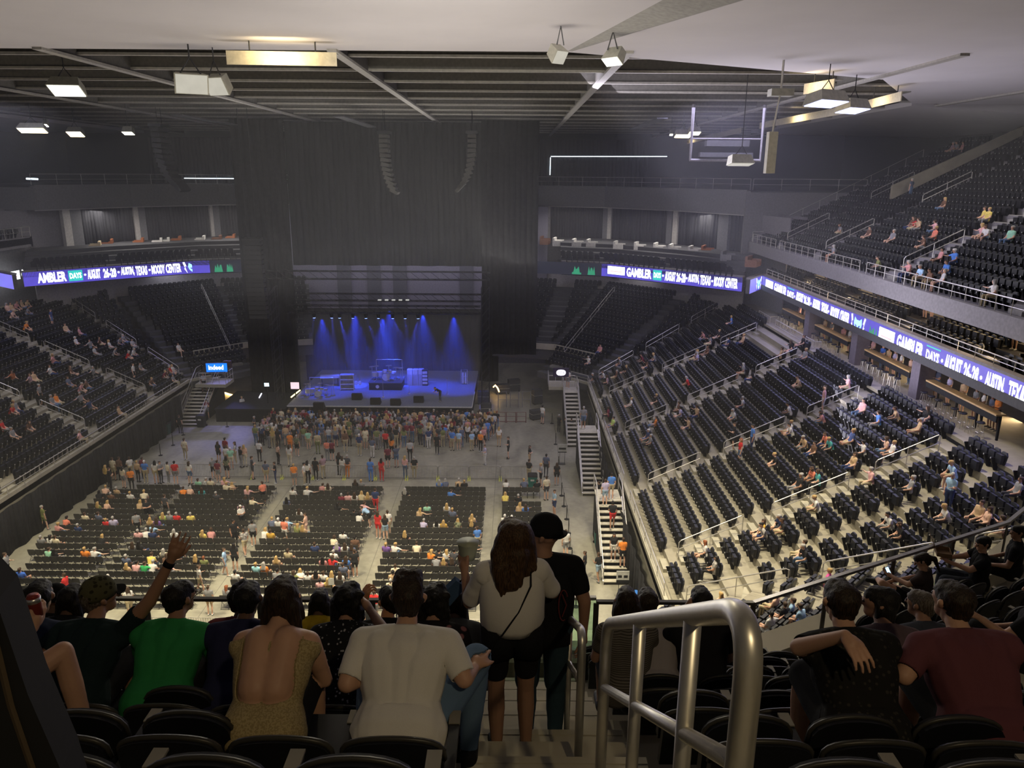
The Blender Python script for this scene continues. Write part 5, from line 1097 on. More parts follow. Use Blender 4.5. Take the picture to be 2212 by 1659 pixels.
def grow(prims, voxel, ratio=None, smooth=2, name='body'):
    """prims: (a, b, ra, rb, label) -> mesh, per-face label array"""
    V = []; Fc = []
    for a, b, ra, rb, lb in prims:
        v, f = capsule(a, b, ra, rb, 8 if voxel > .02 else 12); n = len(V); V += [tuple(q) for q in v]; Fc += [tuple(i+n for i in g) for g in f]
    me = bpy.data.meshes.new(name); me.from_pydata(V, [], Fc)
    o = bpy.data.objects.new('tmp', me); C.objects.link(o)
    r = o.modifiers.new('r', 'REMESH'); r.mode = 'VOXEL'; r.voxel_size = voxel
    if smooth: s = o.modifiers.new('s', 'SMOOTH'); s.factor = .5; s.iterations = smooth
    if ratio: d = o.modifiers.new('d', 'DECIMATE'); d.ratio = ratio
    bpy.context.view_layer.update()
    out = bpy.data.meshes.new_from_object(o.evaluated_get(bpy.context.evaluated_depsgraph_get())); bpy.data.objects.remove(o); bpy.data.meshes.remove(me)
    n = len(out.polygons); c = np.zeros(n*3); out.polygons.foreach_get('center', c); c = c.reshape(-1, 3)
    best = np.full(n, 1e9); lab = np.zeros(n, int); L = []
    for a, b, ra, rb, lb in prims:
        if lb not in L: L.append(lb)
        a = np.array(a, float); b = np.array(b, float); ab = b-a; t = np.clip(((c-a)@ab)/max(1e-9, ab@ab), 0, 1)
        dd = np.linalg.norm(c-a-t[:, None]*ab, axis=1)-(ra+(rb-ra)*t); k = dd < best; best[k] = dd[k]; lab[k] = L.index(lb)
    out.polygons.foreach_set('use_smooth', [True]*n); out.name = name
    return out, lab, L
def V3(*a): return np.array(a, float)
def rot(v, ax, an):
    return np.array(Matrix.Rotation(an, 3, ax) @ Vector(v))
def hand(wr, d, nrm, curl=.5, spread=.2, side=1, label='skin', s=1.06, thumb=.9):
    """five-fingered hand: wr wrist, d pointing direction, nrm palm normal (fingers curl towards it)"""
    d = np.array(d, float); d /= np.linalg.norm(d); nrm = np.array(nrm, float); nrm -= d*(nrm@d); nrm /= np.linalg.norm(nrm); lat = np.cross(d, nrm)*side
    P = [(wr, wr+d*.045*s, .026*s, .03*s, label)]
    for i, (off, ln) in enumerate(((-.037, .070), (-.0125, .080), (.0125, .075), (.036, .058))):
        k = wr+d*.088*s+lat*off*s; P.append((wr+d*.02*s+lat*off*.5*s, k, .017*s, .0125*s, label))
        dd = d+lat*spread*(i-1.5)*.5; dd /= np.linalg.norm(dd); p = k; c = 0
        for j, (q, rr) in enumerate(((.45, .0098), (.32, .009), (.26, .008))):
            c += curl*(.7 if j == 0 else .9); v = dd*math.cos(c)+nrm*math.sin(c); p2 = p+v*ln*q*1.05*s; P.append((p, p2, rr*s, (rr-.0008)*s, label)); p = p2
    tb = wr+d*.025*s-lat*.025*s; v = d*.55-lat*.7*thumb+nrm*.35; v /= np.linalg.norm(v); t1 = tb+v*.042*s; v2 = d*.8-lat*.25+nrm*.4; v2 /= np.linalg.norm(v2); t2 = t1+v2*.05*s
    P += [(tb, t1, .0165*s, .0125*s, label), (t1, t2, .012*s, .0095*s, label)]
    return P
def human(sit=False, lean=0., side=0., hyaw=0., hpitch=0., hroll=0., arms=('down', 'down'), legs=None, b=1., female=False, sleeve=.55, shorts=False, torso=1., handq=False, headlab='skin', hairlab='hair', hairstyle='short', top='top', bare=False, stance=.0, openback=False, hairvol=1., hands=None, knees=None, sh=1.):
    """returns limb prims in local space, facing +Y, feet (or floor) at z=0"""
    pr = []; A = lambda *q: pr.append(q)
    ph = V3(0, -.02, .545) if sit else V3(0, 0, .97)
    u = rot((0, 0, 1), 'X', -lean); u = rot(u, 'Y', side); rt = rot((1, 0, 0), 'Y', side)
    fw = np.cross(u, rt); hw = .088*b if not female else .095*b
    T = torso
    chest = ph+u*.30*T; neck = ph+u*.475*T; sw = (.165 if female else .185)*b*sh
    # pelvis and torso
    A(ph-rt*hw*.85, ph+rt*hw*.85, .115*b, .115*b, 'bottom')
    wst = ph+u*.14*T
    if sit: A(ph-rt*hw+V3(0, .02, 0), ph-rt*hw+V3(0, .12, .0), .1*b, .09*b, 'bottom'); A(ph+rt*hw+V3(0, .02, 0), ph+rt*hw+V3(0, .12, .0), .1*b, .09*b, 'bottom')
    for s in (-1, 1):
        A(ph+rt*s*.055*b+u*.07, wst+rt*s*.055*b, .105*b, .1*b, top); A(wst+rt*s*.055*b, chest+rt*s*.08*b, .098*b, .105*b, top); A(ph+rt*s*.08*b, wst+rt*s*.055*b, .122*b, .1*b, top) if sit else None
        A(chest+rt*s*.08*b, chest+rt*s*.1*b+u*.09*T, .105*b, .085*b, top)
        shd = neck-u*.055+rt*s*sw; A(neck-u*.02+rt*s*.03, shd, .052, .058*b, 'yoke'); A(chest+rt*s*.1*b+u*.05, shd-u*.02, .075*b, .06*b, top)
    A(wst, chest+u*.06*T, .1*b, .105*b, top); A(chest+u*.06*T, neck-u*.045, .1*b, .07*b, 'skin' if openback else 'yoke'); A(neck-u*.03, neck-u*.012, .072, .064, 'skin' if openback else 'yoke')
    if openback:
        for s in (-1, 1): A(chest-fw*.055*b+rt*s*.045-u*.1, chest-fw*.045*b+rt*s*.065+u*.12, .09, .075, 'skin')
    if sit: A(ph-rt*.06+V3(0, -.01, .03), ph+rt*.06+V3(0, -.01, .03), .125*b, .125*b, top)
    if female: 
        for s in (-1, 1): A(chest+rt*s*.07+fw*.07*b, chest+rt*s*.075+fw*.085*b-u*.02, .058*b, .05*b, top)
    A(neck+u*.012, neck+u*.07+fw*.012, .055, .052, 'neck')
    # head
    hd = neck+u*.145*1+V3(0, .018, 0)
    R = Matrix.Rotation(hyaw, 3, 'Z') @ Matrix.Rotation(-hpitch, 3, 'X') @ Matrix.Rotation(hroll, 3, 'Y')
    H = lambda x, y, z: hd+np.array(R @ Vector((x, y, z)))
    A(H(0, -.028, .035), H(0, .03, .03), .079, .07, headlab); A(H(0, .02, .0), H(0, .045, -.055), .062, .042, headlab); A(H(0, -.02, -.01), H(0, -.01, -.06), .06, .05, headlab)
    A(H(0, .092, .02), H(0, .108, -.012), .012, .016, headlab)
    for s in (-1, 1): A(H(s*.077, -.005, .005), H(s*.082, -.015, .03), .014, .018, headlab)
    # arms
    E = {}
    for i, s in enumerate((-1, 1)):
        shd = neck-u*.055+rt*s*sw; m = arms[i]
        if m == 'down': el = shd+V3(s*.05, -.02, -.28); ha = el+V3(-s*.01, .06, -.24)
        elif m == 'lap': el = shd+V3(s*.05, .06, -.26); ha = el+V3(-s*.08, .2, -.07)
        elif m == 'cross': el = shd+V3(s*.05, .06, -.27); ha = el+V3(-s*.22, .13, .04)
        elif m == 'hold': el = shd+V3(s*.04, .04, -.27); ha = el+V3(-s*.06, .21, .06)
        elif m == 'face': el = shd+V3(s*.06, .12, -.2); ha = el+V3(-s*.1, .02, .24)
        elif m == 'up': el = shd+V3(s*.12, .06, .22); ha = el+V3(s*.04, .06, .24)
        elif m == 'out': el = shd+V3(s*.25, .0, -.1); ha = el+V3(s*.24, .03, .02)
        elif m == 'hip': el = shd+V3(s*.16, -.06, -.22); ha = el+V3(-s*.14, .1, -.12)
        else: el, ha = V3(*m[0]), V3(*m[1])
        mid = shd+(el-shd)*sleeve; A(shd, mid, .058*b, .05*b, top if not bare else 'skin'); A(mid, el, .047*b, .041*b, 'skin' if sleeve < 1 else top); A(el, ha, .041*b, .027, 'forearm')
        E[s] = (shd, el, ha)
        if handq and hands and hands[i]:
            d, nr, cu = hands[i]; pr.extend(hand(ha, d, nr, cu, side=s))
        else:
            d = (ha-el)/np.linalg.norm(ha-el); A(ha, ha+d*.07, .028, .03, 'skin'); A(ha+d*.06, ha+d*.14+V3(0, .01, -.015), .027, .018, 'skin')
    # legs
    for i, s in enumerate((-1, 1)):
        if sit:
            hp = ph+V3(s*hw, .02, -.01); kn = V3(s*.13, .43, .56); an = V3(s*.12, .44, .1)
            if knees: kn = V3(*knees[i][0]); an = V3(*knees[i][1])
        else:
            st = stance*s; hp = ph+V3(s*hw, 0, -.05); kn = V3(s*.1, .02+st*.5, .5); an = V3(s*(.1), -.02+st, .09+(.04 if st < -.05 else 0))
        sp = hp+(kn-hp)*(.62 if shorts else 1.)
        A(hp, sp, .088*b, .068*b, 'bottom'); 
        if shorts: A(sp, kn, .062*b, .053*b, 'shank')
        A(kn, kn+(an-kn)*.35, .054*b, .056*b, 'shank'); A(kn+(an-kn)*.35, an, .055*b, .038, 'shank'); A(an+V3(0, -.03, -.035), an+V3(s*.015, .15, -.055), .052, .036, 'shoe')
    # hair
    hp_ = []
    def Hh(x0, y0, z0, x1, y1, z1, r0, r1): hp_.append((H(x0, y0, z0), H(x1, y1, z1), r0*hairvol, r1*hairvol, hairlab))
    if hairstyle != 'bald':
        Hh(0, -.045, .05, 0, .028, .055, .082, .07); Hh(0, -.055, .02, 0, -.05, -.02, .068, .06)
        for s in (-1, 1): Hh(s*.045, -.03, .03, s*.048, .0, .03, .042, .036)
    if hairstyle in ('long', 'bob', 'wavy', 'curly'):
        ln = {'long': -.30, 'bob': -.12, 'wavy': -.32, 'curly': -.14}[hairstyle]
        for x in (-.055, -.02, .02, .055): Hh(x, -.06, 0, x*1.35, -.075-(.02 if hairstyle == 'wavy' else 0), ln*(.9+abs(x)*2), .045, .034)
        for s in (-1, 1): Hh(s*.07, -.01, .02, s*.085, -.02, ln*.7, .028, .026)
    if hairstyle == 'wavy':
        for s in (-1, 1):
            Hh(s*.05, -.03, .06, s*.095, -.04, -.06, .055, .05); Hh(s*.095, -.04, -.06, s*.1, -.08, -.16, .05, .045); Hh(s*.1, -.08, -.16, s*.07, -.1, -.3, .045, .035)
        Hh(0, -.09, -.05, -.03, -.12, -.22, .06, .05)
    if hairstyle == 'curly':
        for k in range(12): a = k*2.4; Hh(.075*math.cos(a), -.03+.05*math.sin(a), -.05+k*.013, .085*math.cos(a), -.035+.06*math.sin(a), -.04+k*.013, .036, .03)
    if hairstyle == 'tall':
        Hh(-.03, -.03, .1, -.03, .03, .12, .05, .045); Hh(.03, -.03, .1, .03, .03, .12, .05, .045)
    if hairstyle == 'pony': Hh(0, -.1, .04, 0, -.16, .0, .03, .035); Hh(0, -.16, .0, 0, -.15, -.2, .034, .018)
    return pr, hp_, dict(H=H, hd=hd, R=R, arms=E, neck=neck, chest=chest, u=u, fw=fw, rt=rt)
# far-person templates -------------------------------------------------------
SLOT = {'skin': 0, 'neck': 0, 'hair': 1, 'top': 2, 'yoke': 2, 'forearm': 3, 'bottom': 4, 'shank': 5, 'shoe': 6}
dummy = [mat('skin_mid', (.55, .32, .22), .6), mat('hair_brown', (.06, .035, .02), .6), mat('cloth_white', (.7, .68, .64), .8), mat('skin_mid', (.55, .32, .22), .6), mat('cloth_black', (.02, .02, .02), .8), mat('cloth_black', (.02, .02, .02), .8), mat('shoe_white', (.6, .6, .58), .6)]
TPL = {}
def template(key, **kw):
    pr, hp, inf = human(**kw); me, lab, L = grow(pr+hp, .036, .42, 1, 'person_body')
    for m in dummy: me.materials.append(m)
    me.polygons.foreach_set('material_index', [SLOT[L[i]] for i in lab]); me.update(); TPL[key] = me
for g, hs, fem in (('m', 'short', False), ('f', 'long', True)):
    template('stand_'+g, arms=('down', 'down'), hairstyle=hs, female=fem, shorts=True); template('cross_'+g, arms=('cross', 'cross'), hairstyle=hs, female=fem, shorts=True, hpitch=.1)
    template('hold_'+g, arms=('hold', 'down'), hairstyle=hs, female=fem, shorts=True, hyaw=.5); template('walk_'+g, arms=('hold', 'down'), hairstyle=hs, female=fem, shorts=True, stance=.16)
    template('sit_'+g, sit=True, lean=-.12, arms=('lap', 'lap'), hairstyle=hs, female=fem, shorts=True); template('sitfwd_'+g, sit=True, lean=.35, arms=('lap', 'lap'), hairstyle=hs, female=fem, shorts=True)
    template('sitturn_'+g, sit=True, lean=.05, side=.15, hyaw=-.8, arms=('lap', 'out'), hairstyle=hs, female=fem, shorts=True)
template('point_m', arms=('down', 'up'), shorts=True); template('bend_m', lean=1.0, arms=('hold', 'hold'), shorts=True)
COL = dict(black=(.018, .018, .02), white=(.72, .70, .66), cream=(.72, .64, .46), grey=(.25, .25, .26), lightgrey=(.48, .48, .48), charcoal=(.06, .06, .07), slate=(.11, .13, .2), navy=(.03, .05, .14), blue=(.08, .22, .62), lightblue=(.36, .55, .78), royal=(.05, .15, .6), cyan=(.35, .68, .75), teal=(.08, .38, .38), mint=(.32, .62, .44), green=(.04, .4, .12), lime=(.55, .72, .2), olive=(.2, .22, .08), camo=(.16, .17, .1), khaki=(.5, .42, .26), tan=(.55, .38, .22), brown=(.15, .08, .05), mustard=(.6, .36, .06), yellow=(.75, .6, .15), orange=(.85, .26, .04), coral=(.82, .25, .16), red=(.6, .03, .03), darkred=(.25, .02, .03), maroon=(.2, .03, .05), rose=(.6, .28, .27), pink=(.75, .42, .42), hotpink=(.75, .1, .35), peach=(.75, .48, .35), purple=(.2, .1, .35), lavender=(.5, .45, .65), mauve=(.38, .25, .28), gold=(.6, .42, .14), jeans=(.10, .17, .30), ltjeans=(.3, .42, .55), rust=(.35, .12, .05), floral=(.4, .38, .36), stripe=(.45, .45, .45))
CM = {k: mat('cloth_'+k, v, .85, 0, .18 if k not in ('floral', 'stripe', 'camo') else .9, 9 if k in ('floral', 'stripe', 'camo') else 6) for k, v in COL.items()}
SK = [mat('skin_light', (.68, .42, .3), .55), mat('skin_mid', (.55, .32, .22), .6), mat('skin_tan', (.4, .22, .14), .6), mat('skin_dark', (.16, .08, .05), .6)]
HR = {'brown': mat('hair_brown', (.06, .035, .02), .6), 'black': mat('hair_black', (.012, .01, .009), .5), 'blonde': mat('hair_blonde', (.5, .33, .13), .6), 'grey': mat('hair_grey', (.4, .38, .35), .7), 'red': mat('hair_red', (.25, .08, .03), .6), 'cap': CM['white']}
SHOES = [mat('shoe_white', (.6, .6, .58), .6), CM['black'], CM['grey']]
PEOPLE = []   # dict(pos, rz, tpl, top, bottom, hair, skin, zone text)
prng = random.Random(11)
def add_person(pos, rz, tpl, top, bottom=None, hair=None, zone='', what=''):
    bottom = bottom or prng.choice(['black', 'jeans', 'khaki', 'grey', 'navy', 'charcoal'])
    g = 'f' if (hair and hair.endswith('f')) else ('m' if hair else prng.choice('mmf')); hair = (hair or prng.choice(['brown', 'brown', 'black', 'blonde', 'grey'])).rstrip('f') or 'brown'
    key = tpl if tpl in TPL else tpl+'_'+g
    long = prng.random() < (.65 if what != 'standing person' or 'crowd' in zone else .45 if bottom in ('jeans', 'black', 'navy') else .1)
    PEOPLE.append(dict(pos=pos, rz=rz, tpl=key, top=top, bottom=bottom, hair=hair, skin=prng.choice([0, 0, 0, 1, 1, 2]), zone=zone, long=long, what=what, s=prng.uniform(.99, 1.1), key=proj((pos[0], pos[1], pos[2]+1))[2], shoe=prng.randrange(3)))
# ================================================================== WHO IS WHERE (pixel readings of the photograph, in crop coordinates)
CROP = dict(P=(0, 1020, 5.183), Q=(380, 1020, 5.183), R=(760, 1020, 5.183), S=(170, 920, 5.267), T=(560, 860, 6.9125), U=(860, 860, 5.821), A=(1100, 900, 2.962), B=(1472, 900, 2.962), D=(1472, 500, 2.962), E=(1100, 500, 2.962), L=(0, 500, 2.962), H=(1600, 180, 3.606))
def rd(s):
    for it in s.replace('\n', ' ').split(';'):
        f = [q.strip() for q in it.strip().split(',')]
        if len(f) >= 3: yield f
used = set(); FLOOR_SIT = """
P:1120,200,black,,blackf;P:1170,200,peach;P:1230,230,brown;P:1340,170,tan;P:1480,215,white;P:1610,215,cream,,blonde;P:1090,320,olive,,blondef;P:1185,330,peach,,blondef;P:1545,320,tan,,blondef;P:965,450,cream;P:1110,430,slate;P:1215,500,red;P:1270,515,lavender,,grey;P:650,530,rose;P:715,550,coral,,black;P:870,570,navy;P:440,680,grey;P:520,710,white,,blackf;P:590,710,cream;P:1120,690,black,,blondef;P:520,900,mint,,brown;P:635,900,black,,blackf;P:975,840,orange,,blonde;P:1035,840,white,,grey;P:1440,780,grey;P:1530,780,black,,blackf;P:1550,680,pink,,grey;P:1620,690,white;P:1700,690,navy;P:1680,620,lightblue;P:1760,560,purple;P:1670,540,tan,,blondef;P:1830,490,lime;P:1890,500,grey,,grey;P:1980,490,red,,grey;P:2100,480,yellow,,grey;P:1960,660,white;P:2010,850,navy,,blonde;P:1870,890,cream;P:1930,900,khaki,,blonde;P:1395,970,slate,,grey;P:1460,1000,tan,,blondef;P:1510,1020,pink;P:1600,1030,green;P:1650,1010,white;P:1710,1000,yellow;P:1820,980,brown,,brownf;P:1880,1010,pink;P:1940,1240,cream,,blonde;P:270,1140,royal,,brown;P:2020,215,orange,,brown;P:2095,215,peach;
Q:220,60,mint,,brown;Q:315,90,stripe,,grey;Q:385,110,cream,,black;Q:510,70,pink,,blondef;Q:575,145,cream,,blonde;Q:640,140,tan,,blondef;Q:260,190,teal;Q:450,230,charcoal;Q:800,210,pink,,blondef;Q:755,280,black;Q:830,280,cream,,brown;Q:700,330,mauve;Q:290,650,yellow,,blondef;Q:375,670,rose;Q:1310,170,white;Q:1440,190,white;Q:1620,130,rose;Q:1710,150,cream;Q:1860,220,maroon,,grey;Q:1930,260,pink;Q:2010,230,white;Q:2075,230,khaki,,blondef;Q:2160,230,tan,,blondef;Q:1240,310,slate;Q:1375,400,white,,brownf;Q:1810,350,black;Q:2110,350,pink;Q:2000,440,black;Q:2060,510,white,,blackf;Q:1055,520,slate;Q:1135,510,white,,cap;Q:1190,550,lightblue;Q:1310,580,olive,,blondef;Q:1390,540,tan,,blondef;Q:950,650,white;Q:1040,680,mustard;Q:1755,700,cream;Q:1850,700,white;Q:1990,740,brown;Q:1560,780,navy;Q:1765,800,purple;Q:1885,790,white;Q:1980,790,slate;Q:1130,930,tan,,blondef;Q:1230,900,khaki;Q:1650,950,rose,,blackf;Q:1745,950,red;Q:1765,900,white;Q:1910,960,blue;Q:900,1020,cyan,,blonde;Q:1000,1030,orange;Q:1150,1100,grey;Q:1210,1110,lime;Q:1300,1110,olive;Q:1400,1110,white,,blondef;Q:1490,1100,white,,brown;Q:1585,1110,peach,,blackf;Q:1670,1110,white;Q:1765,1100,black,,blondef;Q:1860,1090,white,,brownf;Q:1940,1110,slate;Q:1620,1190,pink,,black;Q:1715,1210,yellow,,blondef;Q:670,1100,white;Q:220,920,black,,blondef;Q:330,930,olive,,red;Q:550,1260,grey,,redf;
R:995,80,blue;R:1065,90,slate;R:1220,80,tan;R:1290,80,black;R:1160,140,black,,blackf;R:1130,190,blue;R:605,200,black;R:760,410,tan,,blondef;R:855,390,mint;R:1080,400,white,,blondef;R:1140,420,slate;R:800,520,lavender,,grey;R:960,530,white,,blackf;R:1050,530,mustard,,blondef;R:1205,530,camo,,blondef;R:1310,550,black;R:1385,510,tan,,blondef;R:560,650,black,,blondef;R:375,800,purple;R:490,810,white;R:720,800,cream,,brown;R:880,860,orange,,blondef;R:960,880,black;R:1070,870,lightgrey,,blondef;R:1160,870,charcoal,,black;R:1270,820,slate;R:950,960,grey;R:1050,970,brown,,blondef;R:1150,970,black;R:500,1040,cream;R:460,1130,tan;R:545,1130,white;R:445,1200,cream;R:520,1210,navy;R:205,1280,charcoal;R:365,1270,grey;R:1730,120,white,,brownf;R:1730,260,yellow,,blondef;R:1850,280,black;R:1890,370,tan,,blondef;R:1965,370,blue;R:1725,490,white,,cap;R:1820,490,white,,cap;R:1940,650,pink;R:1935,90,slate;R:2050,110,black;R:55,70,black;R:130,100,grey
"""
def conv(f):
    k, x = f[0].split(':'); x0, y0, s = CROP[k]; return x0+float(x)/s, y0+float(f[1])/s
chp = [(i,)+proj((c[0], c[1], 1.16)) for i, c in enumerate(CH)]
for f in rd(FLOOR_SIT):
    px, py = conv(f); best = min((q for q in chp if q[0] not in used), key=lambda q: (q[1]-px)**2+(q[2]-py)**2)
    if (best[1]-px)**2+(best[2]-py)**2 > 30**2: continue
    used.add(best[0]); c = CH[best[0]]; tp = prng.choice(['sit', 'sit', 'sit', 'sitfwd', 'sitturn'])
    add_person((c[0], c[1]+.03, -.02), prng.uniform(-.25, .25), tp, f[2], f[3] if len(f) > 3 and f[3] else None, f[4] if len(f) > 4 else None, f'in the {nth(NROWF-c[3])} row from the back, {c[5]} floor block', 'seated person')
STAND = """
P:505,650,olive,olive,grey,walk;P:105,1225,grey,black,brown,hold;P:770,1470,red,ltjeans,brown,cross;P:1255,1500,grey,black,grey,cross;P:1470,1640,white,khaki,brownf,walk;P:1550,725,grey,black,black,stand;P:1665,575,black,black,brown,cross;P:1868,520,charcoal,black,brown,stand;P:803,310,black,black,brown,cross;
Q:985,370,coral,black,brown,hold;Q:668,840,black,black,black,hold;Q:780,935,floral,khaki,brown,walk;Q:875,830,grey,black,black,stand;Q:1230,810,coral,white,black,stand;Q:1465,745,peach,peach,brown,hold;Q:560,1160,lightblue,ltjeans,brown,walk;Q:672,1110,black,black,blackf,stand;Q:285,1370,floral,khaki,brown,walk;Q:390,1600,grey,tan,brown,stand;Q:2010,1175,black,black,brown,hold;Q:745,650,white,black,cap,cross;Q:965,1690,white,jeans,brown,cross;Q:1255,1700,cream,jeans,brown,hold;Q:1805,1750,charcoal,charcoal,brown,stand;Q:2040,1690,charcoal,charcoal,black,cross;
R:300,745,red,red,brownf,stand;R:378,755,black,ltjeans,brownf,stand;R:408,720,white,khaki,brown,stand;R:270,460,navy,red,brown,stand;R:205,620,lightblue,black,brown,bend_m;R:1405,895,blue,khaki,brown,hold;R:525,1650,black,black,brown,stand;R:262,1680,red,grey,brown,stand;R:425,1700,grey,black,black,stand;R:205,1860,black,black,blackf,stand;
S:1220,390,cream,khaki,brown,stand;S:2062,405,white,black,brown,hold;S:150,735,grey,black,brown,hold;S:330,695,gold,black,blondef,stand;S:372,740,black,black,brown,cross;S:410,620,cream,khaki,brown,stand;S:485,620,brown,black,brown,stand;S:522,710,cream,grey,blackf,stand;S:612,740,orange,black,black,stand;S:602,600,white,khaki,brown,cross;S:685,640,tan,black,blonde,stand;S:745,600,maroon,black,brown,stand;S:772,655,blue,khaki,cap,stand;S:890,660,white,khaki,blackf,stand;S:945,655,grey,black,brown,cross;S:1030,655,cream,grey,black,hold;S:1112,668,red,grey,black,stand;S:1275,665,white,jeans,brownf,stand;S:1540,605,grey,black,grey,cross;S:1595,645,maroon,grey,brown,stand;S:1695,600,camo,black,blackf,stand;S:1600,420,black,black,brownf,stand;S:1690,460,white,khaki,brown,stand;S:1742,495,mint,cream,cap,stand;S:1795,435,stripe,khaki,brownf,hold;S:1852,475,black,grey,brown,cross;S:1896,465,peach,cream,blondef,stand;S:1682,385,darkred,black,black,stand;S:1985,605,charcoal,charcoal,brown,cross;S:2140,645,slate,khaki,brown,stand;S:2012,100,charcoal,black,grey,cross;S:1160,85,black,black,brown,stand;
T:250,1275,black,navy,brown,cross;T:532,1315,orange,grey,blonde,stand;T:685,1295,white,khaki,black,hold;T:735,1290,white,black,blackf,stand;T:852,1235,black,black,black,stand;T:962,1205,mauve,khaki,brown,cross;T:1252,1195,white,lightgrey,brownf,stand;T:1322,1195,charcoal,orange,grey,stand;T:1202,1150,black,black,brownf,stand;T:1668,1245,blue,blue,brown,stand;T:1832,1245,red,red,blackf,stand;T:1926,1048,maroon,black,brown,stand;T:2052,1038,slate,jeans,black,point_m;T:2182,1205,pink,jeans,blondef,stand;T:292,1000,peach,black,brownf,hold;T:462,1025,white,cream,brownf,stand;T:572,872,camo,black,grey,stand;T:472,810,orange,orange,grey,stand;T:742,775,mint,khaki,brown,stand;T:882,835,khaki,olive,brown,stand;T:1092,935,maroon,black,brown,stand;T:1022,935,coral,grey,brown,stand;T:1292,812,brown,khaki,brown,stand;T:1502,862,navy,khaki,cap,stand;T:1592,765,cream,cream,brown,stand;T:1692,892,slate,white,brown,stand;T:1762,768,olive,grey,brown,stand;T:1892,802,red,black,brown,stand;T:1982,905,orange,black,blackf,hold;T:212,745,gold,khaki,blondef,stand;T:292,760,black,black,brownf,stand;T:152,745,black,grey,grey,cross;
U:152,800,lightgrey,black,brown,stand;U:207,1015,black,khaki,grey,stand;U:385,635,navy,white,black,stand;U:492,712,black,black,red,stand;U:682,662,blue,khaki,brown,stand;U:762,655,lightblue,khaki,blonde,stand;U:927,662,lightblue,khaki,grey,stand;U:1037,678,orange,black,cap,stand;U:1092,842,lavender,white,brown,hold;U:1268,612,white,tan,blondef,stand;U:1385,762,black,black,brown,hold;U:1142,435,lightgrey,grey,brown,stand;U:1242,395,black,jeans,red,stand;U:1812,325,white,grey,black,hold;U:2018,440,black,black,grey,cross;U:2092,482,black,black,brown,cross;U:2175,485,black,black,brown,stand;U:1652,865,black,tan,brownf,cross;U:1642,1045,black,khaki,brown,cross;U:1792,1115,grey,black,blonde,cross;U:1858,995,slate,charcoal,black,stand;U:1992,1095,black,black,brownf,stand;U:1862,1285,cream,charcoal,brown,stand;U:1962,1480,ltjeans,navy,brown,hold;
A:480,1035,black,black,brown,walk;A:567,1055,black,ltjeans,brown,walk;A:360,905,white,grey,brown,stand;A:570,565,black,black,brown,cross
"""
for f in rd(STAND):
    px, py = conv(f); q = atz(px, py, 0); tp = f[5] if len(f) > 5 else 'stand'
    zone = 'by the barricades behind the crowd' if 52 < q[1] < 56 else ('on the open floor between barricades and crowd' if 56 <= q[1] < 60.5 else ('at the rear of the standing crowd' if q[1] >= 60.5 else ('at the back of the floor' if q[1] < 35 else ('among the floor chairs' if q[0] < 2.3 else 'near the right edge of the floor'))))
    if q[0] < -27.5: zone = 'along the left drape'
    away = tp in ('stand', 'point_m')
    add_person((q[0], q[1], 0), prng.uniform(-.4, .4) if away else prng.uniform(-2.6, 2.6), tp, f[2], f[3] or None, f[4] or None, zone, 'standing person')
